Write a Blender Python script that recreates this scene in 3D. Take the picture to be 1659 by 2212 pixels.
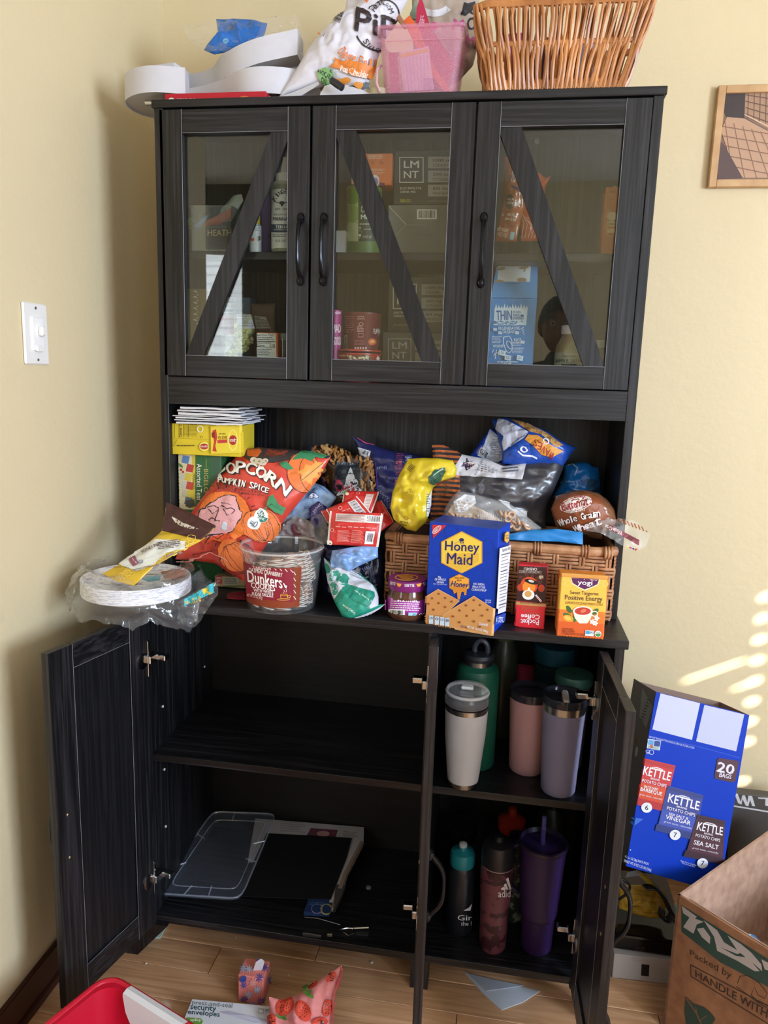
import bpy, bmesh, math, random
from math import sin, cos, pi, radians, sqrt, atan2
from mathutils import Vector, Matrix, Euler, noise
from mathutils.bvhtree import BVHTree
for o in list(bpy.data.objects): bpy.data.objects.remove(o)
SC = bpy.context.scene
COL = SC.collection
random.seed(7)
V = Vector
# ---------------------------------------------------------------- camera
W_, H_ = 1659.0, 2212.0
FPX = 1609.948
CAM = V((0.745569, -1.424344, 1.354789))
MR = Euler((1.38858317, -0.0306845986, 0.161593904), 'XYZ').to_matrix()
cam = bpy.data.objects.new('camera', bpy.data.cameras.new('camera'))
COL.objects.link(cam)
cam.data.sensor_fit = 'HORIZONTAL'; cam.data.sensor_width = 36.0
cam.data.lens = 36.0 * FPX / W_
cam.data.clip_start = 0.01
cam.matrix_world = Matrix.Translation(CAM) @ MR.to_4x4()
SC.camera = cam
# ---------------------------------------------------------------- world, lights, exposure
vs = SC.view_settings
vs.view_transform = 'Standard'; vs.look = 'None'; vs.gamma = 1.0; vs.use_curve_mapping = False
vs.exposure = 0.5
SC.display_settings.display_device = 'sRGB'
wd = bpy.data.worlds.new('world'); SC.world = wd; wd.use_nodes = True
bg = wd.node_tree.nodes['Background']
sky = wd.node_tree.nodes.new('ShaderNodeTexSky')
sky.sky_type = 'HOSEK_WILKIE'; sky.turbidity = 3.0
sky.sun_direction = V((0.69, -0.63, 0.35)).normalized()
wd.node_tree.links.new(sky.outputs['Color'], bg.inputs['Color'])
bg.inputs['Strength'].default_value = 1.2
SUN_DIR = V((-0.69, 0.63, -0.35)).normalized()      # direction the sunlight travels
def lamp(name, kind, loc, energy, color, size=None, size_y=None, aim=None, angle=None):
    d = bpy.data.lights.new(name, kind); d.energy = energy; d.color = color
    if kind == 'AREA':
        d.shape = 'RECTANGLE'; d.size = size; d.size_y = size_y
    if angle is not None: d.angle = angle
    o = bpy.data.objects.new(name, d); COL.objects.link(o); o.location = loc
    if aim is not None: o.rotation_euler = V(aim).to_track_quat('-Z', 'Y').to_euler()
    return o
lamp('sun', 'SUN', (6, -5, 4), 46.0, (1.0, 0.93, 0.80), aim=SUN_DIR, angle=radians(0.53))
# daylight entering by the three windows behind and beside the camera
lamp('window_light_right', 'AREA', (3.45, -2.2, 1.62), 112.0, (0.66, 0.80, 1.0), 1.2, 1.0, aim=(-1, 0.02, -0.12))
lamp('window_light_front', 'AREA', (2.0, -3.16, 1.60), 6.0, (0.62, 0.80, 1.0), 1.0, 1.3, aim=(-0.25, 1, -0.10))
lamp('window_light_left', 'AREA', (-1.37, -3.16, 1.55), 10.0, (0.86, 0.93, 1.0), 0.68, 1.1, aim=(0.3, 1, 0))

def ray(px, py):
    return (MR @ V(((px - W_/2)/FPX, -(py - H_/2)/FPX, -1.0))).normalized()
def at(px, py, x=None, y=None, z=None):
    d = ray(px, py)
    for i, v in enumerate((x, y, z)):
        if v is not None: return CAM + d*((v - CAM[i])/d[i])
def onpl(px, py, p0, n):
    d = ray(px, py); return CAM + d*((p0 - CAM).dot(n)/d.dot(n))
def pix(P):
    q = MR.transposed() @ (P - CAM)
    return (W_/2 + FPX*q.x/-q.z, H_/2 - FPX*q.y/-q.z)

# ---------------------------------------------------------------- materials
def lin(h):
    h = h.lstrip('#')
    c = [int(h[i:i+2], 16)/255 for i in (0, 2, 4)]
    return tuple(x/12.92 if x <= 0.04045 else ((x+0.055)/1.055)**2.4 for x in c) + (1.0,)
MC = {}
def mk(name):
    m = bpy.data.materials.new(name); m.use_nodes = True
    return m, m.node_tree.nodes, m.node_tree.links, m.node_tree.nodes['Principled BSDF']
def mat(hexc, rough=0.5, metal=0.0, var=0.06, vs_=18.0, bump=0.0, bs=60.0, spec=0.5, sc=(1, 1, 1), coat=0.0, sheen=0):
    """plain surface with faint mottling and fine relief"""
    k = (hexc, rough, metal, var, vs_, bump, bs, spec, sc, coat)
    if k in MC: return MC[k]
    m, N, L, P = mk('m_' + hexc.lstrip('#'))
    c = lin(hexc)
    P.inputs['Roughness'].default_value = rough; P.inputs['Metallic'].default_value = metal
    P.inputs['Specular IOR Level'].default_value = spec
    P.inputs['Coat Weight'].default_value = coat; P.inputs['Coat Roughness'].default_value = 0.12
    P.inputs['Base Color'].default_value = c
    if var > 0 or bump > 0:
        tc = N.new('ShaderNodeTexCoord'); mp = N.new('ShaderNodeMapping'); mp.inputs['Scale'].default_value = sc
        L.new(tc.outputs['Object'], mp.inputs['Vector'])
    if var > 0:
        nz = N.new('ShaderNodeTexNoise'); nz.inputs['Scale'].default_value = vs_; nz.inputs['Detail'].default_value = 4
        L.new(mp.outputs['Vector'], nz.inputs['Vector'])
        mx = N.new('ShaderNodeMix'); mx.data_type = 'RGBA'
        mx.inputs[6].default_value = tuple(x*(1-var*1.6) for x in c[:3]) + (1,)
        mx.inputs[7].default_value = tuple(min(1, x*(1+var*1.2)) for x in c[:3]) + (1,)
        L.new(nz.outputs['Fac'], mx.inputs[0]); L.new(mx.outputs[2], P.inputs['Base Color'])
    if bump > 0:
        n2 = N.new('ShaderNodeTexNoise'); n2.inputs['Scale'].default_value = bs; n2.inputs['Detail'].default_value = 3
        L.new(mp.outputs['Vector'], n2.inputs['Vector'])
        b = N.new('ShaderNodeBump'); b.inputs['Strength'].default_value = bump; b.inputs['Distance'].default_value = 0.002 if coat == 0 else .006
        L.new(n2.outputs['Fac'], b.inputs['Height']); L.new(b.outputs['Normal'], P.inputs['Normal'])
    MC[k] = m; return m
def foil(hexc, rough=0.28, bs=22.0, bump=0.5, var=0.05, coat=0.3):
    """crinkled printed film"""
    return mat(hexc, rough, 0, var, 12, bump, bs, 0.5, (1, 1, 1), coat)
def ink(hexc, rough=0.5):
    return mat(hexc, rough, 0, 0.0, 1, 0)
def wood_black(axis, lo='#0b0b0e', hi='#29282c', rough=0.42):
    k = ('wb', axis, lo, hi)
    if k in MC: return MC[k]
    m, N, L, P = mk('black_wood_grain_' + axis)
    s = {'x': (2.2, 90, 90), 'y': (90, 2.2, 90), 'z': (90, 90, 2.2)}[axis]
    tc = N.new('ShaderNodeTexCoord'); mp = N.new('ShaderNodeMapping'); mp.inputs['Scale'].default_value = s
    L.new(tc.outputs['Object'], mp.inputs['Vector'])
    nz = N.new('ShaderNodeTexNoise'); nz.inputs['Scale'].default_value = 1.9; nz.inputs['Detail'].default_value = 3; nz.inputs['Distortion'].default_value = 0.4
    L.new(mp.outputs['Vector'], nz.inputs['Vector'])
    rp = N.new('ShaderNodeValToRGB'); rp.color_ramp.elements[0].position = 0.44; rp.color_ramp.elements[1].position = 0.68
    rp.color_ramp.elements[0].color = lin(lo); rp.color_ramp.elements[1].color = lin(hi)
    L.new(nz.outputs['Fac'], rp.inputs['Fac']); L.new(rp.outputs['Color'], P.inputs['Base Color'])
    b = N.new('ShaderNodeBump'); b.inputs['Strength'].default_value = 0.25; b.inputs['Distance'].default_value = 0.001
    L.new(nz.outputs['Fac'], b.inputs['Height']); L.new(b.outputs['Normal'], P.inputs['Normal'])
    P.inputs['Roughness'].default_value = rough; P.inputs['Specular IOR Level'].default_value = 0.45
    MC[k] = m; return m
def clear(key, tint='#ffffff', opac=0.06, rough=0.05, ior=1.45, gloss=1.0, body='#ffffff', bump=0.0, bs=30):
    """thin clear sheet: mostly transparent, Fresnel gloss, a little milky body"""
    if key in MC: return MC[key]
    m = bpy.data.materials.new(key); m.use_nodes = True
    N, L = m.node_tree.nodes, m.node_tree.links
    N.clear()
    out = N.new('ShaderNodeOutputMaterial'); tr = N.new('ShaderNodeBsdfTransparent'); gl = N.new('ShaderNodeBsdfGlossy')
    df = N.new('ShaderNodeBsdfDiffuse'); m1 = N.new('ShaderNodeMixShader'); m2 = N.new('ShaderNodeMixShader'); lw = N.new('ShaderNodeLayerWeight'); fr = N.new('ShaderNodeMath'); fp = N.new('ShaderNodeMath')
    tr.inputs['Color'].default_value = lin(tint); gl.inputs['Roughness'].default_value = rough
    df.inputs['Color'].default_value = lin(body); m1.inputs[0].default_value = opac
    f0 = ((ior-1)/(ior+1))**2; lw.inputs['Blend'].default_value = .5
    fp.operation = 'POWER'; fp.inputs[1].default_value = 4.5; L.new(lw.outputs['Facing'], fp.inputs[0])
    fr.operation = 'MULTIPLY_ADD'; fr.inputs[1].default_value = 1-f0; fr.inputs[2].default_value = f0; L.new(fp.outputs[0], fr.inputs[0])
    gl.inputs['Color'].default_value = (gloss, gloss, gloss, 1)
    L.new(tr.outputs[0], m1.inputs[1]); L.new(df.outputs[0], m1.inputs[2])
    L.new(fr.outputs[0], m2.inputs[0]); L.new(m1.outputs[0], m2.inputs[1]); L.new(gl.outputs[0], m2.inputs[2])
    if bump:
        tc = N.new('ShaderNodeTexCoord'); nz = N.new('ShaderNodeTexNoise'); nz.inputs['Scale'].default_value = bs
        L.new(tc.outputs['Object'], nz.inputs['Vector'])
        b = N.new('ShaderNodeBump'); b.inputs['Strength'].default_value = bump; b.inputs['Distance'].default_value = 0.004
        L.new(nz.outputs['Fac'], b.inputs['Height']); L.new(b.outputs['Normal'], gl.inputs['Normal']); L.new(b.outputs['Normal'], lw.inputs['Normal'])
    L.new(m2.outputs[0], out.inputs['Surface'])
    MC[key] = m; return m
def two_noise(key, c1, c2, scale=20, lo=.4, hi=.6, rough=.6, sc=(1, 1, 1), bump=0.0, detail=4, metal=0, voronoi=False):
    if key in MC: return MC[key]
    m, N, L, P = mk(key)
    tc = N.new('ShaderNodeTexCoord'); mp = N.new('ShaderNodeMapping'); mp.inputs['Scale'].default_value = sc
    L.new(tc.outputs['Object'], mp.inputs['Vector'])
    if voronoi:
        nz = N.new('ShaderNodeTexVoronoi'); o = nz.outputs['Distance']
    else:
        nz = N.new('ShaderNodeTexNoise'); nz.inputs['Detail'].default_value = detail; o = nz.outputs['Fac']
    nz.inputs['Scale'].default_value = scale
    L.new(mp.outputs['Vector'], nz.inputs['Vector'])
    rp = N.new('ShaderNodeValToRGB'); rp.color_ramp.elements[0].position = lo; rp.color_ramp.elements[1].position = hi
    rp.color_ramp.elements[0].color = lin(c1); rp.color_ramp.elements[1].color = lin(c2)
    L.new(o, rp.inputs['Fac']); L.new(rp.outputs['Color'], P.inputs['Base Color'])
    P.inputs['Roughness'].default_value = rough; P.inputs['Metallic'].default_value = metal
    if bump:
        b = N.new('ShaderNodeBump'); b.inputs['Strength'].default_value = bump; b.inputs['Distance'].default_value = 0.002
        L.new(o, b.inputs['Height']); L.new(b.outputs['Normal'], P.inputs['Normal'])
    MC[key] = m; return m

# ---------------------------------------------------------------- geometry collector (world coordinates)
class G:
    def __init__(s): s.v = []; s.f = []; s.m = []; s.smooth = False
    def add(s, vs, fs, mi=0):
        b = len(s.v); s.v += [V(p) for p in vs]; s.f += [tuple(b+i for i in f) for f in fs]; s.m += [mi]*len(fs); return s
    def box(s, x0, x1, y0, y1, z0, z1, bev=0.0, mi=0, X=None):
        """axis box; X optional 4x4 matrix applied"""
        x0, x1 = min(x0, x1), max(x0, x1); y0, y1 = min(y0, y1), max(y0, y1); z0, z1 = min(z0, z1), max(z0, z1)
        if bev <= 0:
            vs = [(x, y, z) for z in (z0, z1) for y in (y0, y1) for x in (x0, x1)]
            fs = [(0, 2, 3, 1), (4, 5, 7, 6), (0, 1, 5, 4), (2, 6, 7, 3), (0, 4, 6, 2), (1, 3, 7, 5)]
        else:
            bm = bmesh.new(); bmesh.ops.create_cube(bm, size=1.0)
            for v in bm.verts:
                v.co = V(((x0+x1)/2 + v.co.x*(x1-x0), (y0+y1)/2 + v.co.y*(y1-y0), (z0+z1)/2 + v.co.z*(z1-z0)))
            bmesh.ops.bevel(bm, geom=list(bm.edges), offset=min(bev, .45*min(x1-x0, y1-y0, z1-z0)), segments=2 if bev > .004 else 1, affect='EDGES', profile=.5)
            bm.verts.index_update()
            vs = [v.co.copy() for v in bm.verts]; fs = [tuple(v.index for v in f.verts) for f in bm.faces]; bm.free()
        if X is not None: vs = [X @ V(p) for p in vs]
        return s.add(vs, fs, mi)
    def tube(s, pts, r, n=8, mi=0, closed=False, flat=1.0, caps=True):
        pts = [V(p) for p in pts]; k = len(pts)
        rs = r if isinstance(r, (list, tuple)) else [r]*k
        rings = []; up = None
        for i, p in enumerate(pts):
            a = pts[(i-1) % k] if (closed or i > 0) else p
            b = pts[(i+1) % k] if (closed or i < k-1) else p
            t = (b-a)
            t = t.normalized() if t.length > 1e-9 else V((0, 0, 1))
            if up is None: up = V((0, 0, 1)) if abs(t.z) < .9 else V((1, 0, 0))
            sx = t.cross(up)
            if sx.length < 1e-4: sx = t.cross(V((0, 1, 0)))
            sx.normalize(); sy = sx.cross(t).normalized(); up = sy
            rings.append([p + sx*rs[i]*cos(2*pi*j/n) + sy*rs[i]*flat*sin(2*pi*j/n) for j in range(n)])
        vs = [q for rg in rings for q in rg]; fs = []
        for i in range(k if closed else k-1):
            i2 = (i+1) % k
            for j in range(n):
                j2 = (j+1) % n; fs.append((i*n+j, i2*n+j, i2*n+j2, i*n+j2))
        if caps and not closed: fs += [tuple(range(n)), tuple((k-1)*n+j for j in reversed(range(n)))]
        return s.add(vs, fs, mi)
    def lathe(s, prof, c, n=32, mi=0, X=None):
        """prof: list of (r,z[,mi]) from bottom up, around vertical axis at c"""
        c = V(c); vs = []; fs = []; ms = []
        for (r, z, *_) in prof:
            for j in range(n):
                a = 2*pi*j/n; vs.append(V((r*cos(a), r*sin(a), z)))
        for i in range(len(prof)-1):
            for j in range(n):
                j2 = (j+1) % n; fs.append((i*n+j, i*n+j2, (i+1)*n+j2, (i+1)*n+j))
        if prof[0][0] > 1e-6: fs.append(tuple(reversed(range(n))))
        if prof[-1][0] > 1e-6: fs.append(tuple((len(prof)-1)*n+j for j in range(n)))
        vs = [(X @ p if X is not None else p) + c for p in vs]
        return s.add(vs, fs, mi)
    def prism(s, poly, d, mi=0):
        """polygon (3D pts, ordered) extruded by vector d"""
        poly = [V(p) for p in poly]; d = V(d); n = len(poly)
        vs = poly + [p+d for p in poly]
        fs = [tuple(range(n)), tuple(reversed(range(n, 2*n)))] + [(i, i+n, (i+1) % n+n, (i+1) % n) for i in range(n)]
        return s.add(vs, fs, mi)
    def grid(s, P, mi=0, flip=False):
        nu = len(P); nv = len(P[0]); vs = [p for row in P for p in row]; fs = []
        for i in range(nu-1):
            for j in range(nv-1):
                f = (i*nv+j, (i+1)*nv+j, (i+1)*nv+j+1, i*nv+j+1); fs.append(f if not flip else tuple(reversed(f)))
        return s.add(vs, fs, mi)
    def bvh(s): return BVHTree.FromPolygons(s.v, s.f)

def _base(o):
    b = V((0, 0, 0))
    while o is not None: b += o.location; o = o.parent
    return b
def setp(o, label=None, cat=None, group=None, kind=None):
    if label: o['label'] = label
    if cat: o['category'] = cat
    if group: o['group'] = group
    if kind: o['kind'] = kind
    return o
def thing(name, label, cat, base, group=None, kind=None):
    o = bpy.data.objects.new(name, None); COL.objects.link(o); o.location = base; o.empty_display_size = .02
    return setp(o, label, cat, group, kind)
def put(name, g, mats, parent=None, label=None, cat=None, group=None, kind=None, base=None, smooth=None, angle=35, fixn=True):
    """link collected geometry as ONE mesh object"""
    if not isinstance(mats, (list, tuple)): mats = [mats]
    if base is None:
        if parent is not None: base = _base(parent)
        else:
            lo = [min(v[i] for v in g.v) for i in range(3)]; hi = [max(v[i] for v in g.v) for i in range(3)]
            base = V(((lo[0]+hi[0])/2, (lo[1]+hi[1])/2, lo[2]))
    me = bpy.data.meshes.new(name)
    me.from_pydata([tuple(v - base) for v in g.v], [], g.f)
    for m in mats: me.materials.append(m)
    me.polygons.foreach_set('material_index', g.m)
    if fixn:
        bm = bmesh.new(); bm.from_mesh(me)
        bmesh.ops.recalc_face_normals(bm, faces=bm.faces); bm.to_mesh(me); bm.free()
    if smooth is None: smooth = g.smooth
    if smooth:
        me.polygons.foreach_set('use_smooth', [True]*len(me.polygons))
        try: me.set_sharp_from_angle(angle=radians(angle))
        except Exception: pass
    me.update()
    o = bpy.data.objects.new(name, me); COL.objects.link(o)
    if parent is not None: o.parent = parent; o.location = base - _base(parent)
    else: o.location = base
    return setp(o, label, cat, group, kind)

# ---------------------------------------------------------------- print: flat lettering and shapes laid on a surface
_tx = {}
def text_mesh(s, bold=0.0, italic=0.0, res=2):
    k = (s, bold, italic)
    if k in _tx: return _tx[k]
    cu = bpy.data.curves.new('t', 'FONT'); cu.body = s; cu.resolution_u = res; cu.offset = bold; cu.shear = italic
    cu.space_line = .92; cu.align_x = 'CENTER'
    ob = bpy.data.objects.new('t', cu); COL.objects.link(ob)
    me = bpy.data.meshes.new_from_object(ob)
    me.calc_loop_triangles()
    vs = [(v.co.x, v.co.y) for v in me.vertices]; ts = [tuple(t.vertices) for t in me.loop_triangles]
    bpy.data.objects.remove(ob); bpy.data.curves.remove(cu); bpy.data.meshes.remove(me)
    if vs:
        x0 = min(v[0] for v in vs); x1 = max(v[0] for v in vs); y0 = min(v[1] for v in vs); y1 = max(v[1] for v in vs)
        vs = [((x-x0)/max(x1-x0, 1e-6), 1-(y-y0)/max(y1-y0, 1e-6)) for x, y in vs]
    _tx[k] = (vs, ts); return _tx[k]
class Print:
    """2-D artwork given on the photograph's face of a thing, carried onto the real surface of it"""
    def __init__(s, zx=0, zy=0, zs=1.0, L=7.0, eps=0.0005):
        s.z = (zx, zy, zs); s.items = []; s.L = L; s.eps = eps; s.cols = []; s.step = 0.00005
    def _c(s, c):
        if c not in s.cols: s.cols.append(c)
        return s.cols.index(c)
    def tri(s, vs, ts, c):
        s.items.append(([(s.z[0]+x/s.z[2], s.z[1]+y/s.z[2]) for x, y in vs], ts, s._c(c))); return s
    def quad(s, q, c): return s.tri(q, [(0, 1, 2), (0, 2, 3)], c)
    def poly(s, pts, c):
        from mathutils.geometry import tessellate_polygon
        ts = tessellate_polygon([[V((x, y, 0)) for x, y in pts]])
        return s.tri(pts, [tuple(t) for t in ts], c)
    def rect(s, x0, y0, x1, y1, c, ang=0):
        cx, cy = (x0+x1)/2, (y0+y1)/2; a = radians(ang)
        q = [(cx+(x-cx)*cos(a)-(y-cy)*sin(a), cy+(x-cx)*sin(a)+(y-cy)*cos(a)) for x, y in ((x0, y0), (x1, y0), (x1, y1), (x0, y1))]
        return s.quad(q, c)
    def ell(s, cx, cy, rx, ry, c, ang=0, n=24, a0=0, a1=360, ring=0):
        a = radians(ang); P = []
        for i in range(n+1):
            t = radians(a0 + (a1-a0)*i/n); x, y = rx*cos(t), ry*sin(t); P.append((x, y))
        R = lambda x, y: (cx+x*cos(a)-y*sin(a), cy+x*sin(a)+y*cos(a))
        if ring:
            vs = [R(x, y) for x, y in P] + [R(x*(1-ring/rx), y*(1-ring/ry)) for x, y in P]
            return s.tri(vs, [t for i in range(n) for t in ((i, i+1, n+1+i), (i+1, n+2+i, n+1+i))], c)
        return s.tri([R(0, 0)] + [R(x, y) for x, y in P], [(0, i+1, i+2) for i in range(n)], c)
    def line(s, pts, w, c, closed=False):
        k = len(pts); Lp = []; Rp = []
        for i, (x, y) in enumerate(pts):
            a = pts[(i-1) % k] if closed or i > 0 else pts[i]; b = pts[(i+1) % k] if closed or i < k-1 else pts[i]
            dx, dy = b[0]-a[0], b[1]-a[1]; l = max(1e-6, sqrt(dx*dx+dy*dy)); nx, ny = -dy/l*w/2, dx/l*w/2
            Lp.append((x+nx, y+ny)); Rp.append((x-nx, y-ny))
        ts = []
        for i in range(k if closed else k-1):
            j = (i+1) % k; ts += [(i, j, k+j), (i, k+j, k+i)]
        return s.tri(Lp+Rp, ts, c)
    def text(s, t, x0, y0, x1, y1, c, bold=0.0, ang=0, skew=None, italic=0.0):
        """fit the string to a box (or rotated box by ang degrees clockwise) ; skew: 4 corners TL TR BR BL"""
        vs, ts = text_mesh(t, 0.0, italic)
        if skew: q = skew
        else:
            cx, cy = (x0+x1)/2, (y0+y1)/2; a = radians(ang)
            q = [(cx+(x-cx)*cos(a)-(y-cy)*sin(a), cy+(x-cx)*sin(a)+(y-cy)*cos(a)) for x, y in ((x0, y0), (x1, y0), (x1, y1), (x0, y1))]
        P = [((1-u)*(1-v)*q[0][0]+u*(1-v)*q[1][0]+u*v*q[2][0]+(1-u)*v*q[3][0], (1-u)*(1-v)*q[0][1]+u*(1-v)*q[1][1]+u*v*q[2][1]+(1-u)*v*q[3][1]) for u, v in vs]
        s.tri(P, ts, c)
        if bold > .015:                                             # heavier strokes: the same letters again, a hair aside
            nl = max(len(l) for l in t.split('\n')); ex = ((q[1][0]-q[0][0])/nl*(bold*.8+.004), (q[1][1]-q[0][1])/nl*(bold*.8+.004))
            ey = ((q[3][0]-q[0][0])*bold*.5/(1+t.count('\n')), (q[3][1]-q[0][1])*bold*.5/(1+t.count('\n')))
            for sx, sy in ((1, 1), (-1, -1)): s.tri([(x+ex[0]*sx+ey[0]*sy, y+ex[1]*sx+ey[1]*sy) for x, y in P], ts, c)
        return s
    def word(s, t, P, h, c, bold=.03, shade=None, wd=.8):
        """letters one by one along a curve through 3 points (letter centres), height h"""
        a, b, d = [V(q).to_2d() if len(q) == 2 else V(q) for q in [(*P[0], 0), (*P[1], 0), (*P[2], 0)]]
        n = len(t)
        for pas in ((shade, 3.0, 5.0), (c, 0, 0)):
            if pas[0] is None: continue
            for i, ch in enumerate(t):
                if ch == ' ': continue
                u = (i+.5)/n; q = a*(1-u)*(1-2*u) + b*4*u*(1-u) + d*u*(2*u-1); tg = a*(4*u-3) + b*(4-8*u) + d*(4*u-1)
                w = tg.length/n*wd*(.45 if ch in "Il'1.!" else 1.22 if ch in 'MW' else 1); ang = math.degrees(atan2(tg.y, tg.x))
                x, y = q.x+pas[1], q.y+pas[2]
                hh, dy_ = (h*.72, h*.14) if ch in 'aceimnorsuvwxz' and (t != t.upper()) else (h*.95, h*.30) if ch in 'gpqy' else (h, 0)
                x -= dy_*sin(radians(ang)); y += dy_*cos(radians(ang))
                s.text(ch, x-w/2, y-hh/2, x+w/2, y+hh/2, pas[0], bold+(.03 if pas[1] else 0), ang)
        return s
    def lines(s, x0, y0, x1, y1, n, c, fill=.55, ang=0, jit=.25):
        """rows of small print too fine to read"""
        rn = random.Random(int(x0*7+y0)); cx, cy = (x0+x1)/2, (y0+y1)/2; a = radians(ang)
        h = (y1-y0)/n
        R = lambda x, y: (cx+(x-cx)*cos(a)-(y-cy)*sin(a), cy+(x-cx)*sin(a)+(y-cy)*cos(a))
        for i in range(n):
            x = x0; xe = x1 - rn.random()*jit*(x1-x0)
            while x < xe:
                w = min((0.6+rn.random()*2.2)*h, xe-x); y = y0+i*h
                s.quad([R(x, y), R(x+w, y), R(x+w, y+h*fill), R(x, y+h*fill)], c); x += w+h*.35
        return s
    def bars(s, x0, y0, x1, y1, n=18, c='#151515', bgc='#f0f0ee', ang=0):
        if bgc: s.rect(x0, y0, x1, y1, bgc, ang)
        rn = random.Random(int(x0+y1)); cx, cy = (x0+x1)/2, (y0+y1)/2; a = radians(ang)
        R = lambda x, y: (cx+(x-cx)*cos(a)-(y-cy)*sin(a), cy+(x-cx)*sin(a)+(y-cy)*cos(a))
        x0 += (x1-x0)*.08; x1 -= (x1-x0)*.08; w = (x1-x0)/n; y0 += (y1-y0)*.1; y1 -= (y1-y0)*.12
        for i in range(n):
            ww = w*(.3+.45*rn.random()); x = x0+i*w
            s.quad([R(x, y0), R(x+ww, y0), R(x+ww, y1), R(x, y1)], c)
        return s
    def build(s, g, parent, name='printing', rough=.5, bvh=None, label=None, coat=False):
        bv = bvh or g.bvh(); out = G(); last = None
        def split(vs, tr, L):
            mid = {}
            for _ in range(12):                                    # conforming split of long edges
                nt = []; ch = False
                for t in tr:
                    e = [(vs[t[i]][0]-vs[t[(i+1) % 3]][0])**2+(vs[t[i]][1]-vs[t[(i+1) % 3]][1])**2 for i in range(3)]
                    i = e.index(max(e))
                    if e[i] > L*L:
                        a, b, c = t[i], t[(i+1) % 3], t[(i+2) % 3]; kk = (min(a, b), max(a, b))
                        if kk not in mid:
                            mid[kk] = len(vs); vs.append(((vs[a][0]+vs[b][0])/2, (vs[a][1]+vs[b][1])/2))
                        m = mid[kk]; nt += [(a, m, c), (m, b, c)]; ch = True
                    else: nt.append(t)
                tr = nt
                if not ch: break
            return tr
        nl = []
        def cast(vs, k):
            P = []; nl.clear()
            for (x, y) in vs:
                d = ray(x, y); h, n, _, _ = bv.ray_cast(CAM, d)
                if h is None: P.append(None); nl.append(None); continue
                if n.dot(d) > 0: n = -n
                nl.append(n)
                P.append(h + n*(s.eps + s.step*k) if n.dot(d) < -0.05 else None)
            return P
        for k, (vs, ts, ci) in enumerate(s.items):
            vs = list(vs); tr = split(vs, list(ts), s.L); P = cast(vs, k)
            bend = s.L > 9 and any(nl[t[0]] and nl[t[j]] and nl[t[0]].dot(nl[t[j]]) < .9 for t in tr for j in (1, 2))
            if s.L > 3 and (bend or any(q is None for q in P)) and any(q is not None for q in P): tr = split(vs, tr, 2.5); P = cast(vs, k)
            keep = [t for t in tr if all(P[i] is not None for i in t) and max((P[t[0]]-P[t[1]]).length, (P[t[1]]-P[t[2]]).length) < .15]
            if keep: out.add([p if p is not None else V((0, 0, 0)) for p in P], keep, ci)
        if not out.f: return None
        used = sorted({i for f in out.f for i in f}); mp = {i: j for j, i in enumerate(used)}
        out.v = [out.v[i] for i in used]; out.f = [tuple(mp[i] for i in f) for f in out.f]
        return put(name, out, [ink(c, rough) for c in s.cols], parent, fixn=False, label=label)
# ================================================================ the room
def wall_paint(key, c):
    m, N, L, P = mk(key)
    tc = N.new('ShaderNodeTexCoord'); nz = N.new('ShaderNodeTexNoise'); nz.inputs['Scale'].default_value = 1.6; nz.inputs['Detail'].default_value = 3
    n2 = N.new('ShaderNodeTexNoise'); n2.inputs['Scale'].default_value = 45; n2.inputs['Detail'].default_value = 6; n2.inputs['Roughness'].default_value = .6
    L.new(tc.outputs['Object'], nz.inputs['Vector']); L.new(tc.outputs['Object'], n2.inputs['Vector'])
    mx = N.new('ShaderNodeMix'); mx.data_type = 'RGBA'; cc = lin(c)
    mx.inputs[6].default_value = tuple(x*.95 for x in cc[:3])+(1,); mx.inputs[7].default_value = tuple(min(1, x*1.04) for x in cc[:3])+(1,)
    L.new(nz.outputs['Fac'], mx.inputs[0]); L.new(mx.outputs[2], P.inputs['Base Color'])
    b = N.new('ShaderNodeBump'); b.inputs['Strength'].default_value = .35; b.inputs['Distance'].default_value = .003
    L.new(n2.outputs['Fac'], b.inputs['Height']); L.new(b.outputs['Normal'], P.inputs['Normal'])
    P.inputs['Roughness'].default_value = .55; P.inputs['Specular IOR Level'].default_value = .35
    return m
PAINT = wall_paint('yellow_wall_paint', '#dfcea8')
XL, YB, XR, YF, ZC = -0.18, 0.56, 3.60, -3.25, 2.55
YO = -0.55          # where the left wall ends
XF = -2.0
def struct(name, g, m, **k): return put(name, g, m, kind='structure', base=V((0, 0, 0)), **k)
struct('wall_back', G().box(XL-.12, XR+.1, YB, YB+.1, 0, ZC), PAINT)
struct('wall_left', G().box(XL-.12, XL, YO, YB, 0, ZC), PAINT)
struct('wall_return', G().box(XF, XL-.12, YO, YO+.12, 0, ZC), PAINT)
struct('wall_far_left', G().box(XF-.1, XF, YF-.1, YO+.12, 0, ZC), PAINT)
# right wall with a window opening
wy0, wy1, wz0, wz1 = -2.35, -0.85, 0.95, 2.06
struct('wall_right', G().box(XR, XR+.1, YF-.1, wy0, 0, ZC).box(XR, XR+.1, wy1, YB, 0, ZC).box(XR, XR+.1, wy0, wy1, 0, wz0).box(XR, XR+.1, wy0, wy1, wz1, ZC), PAINT)
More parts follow.
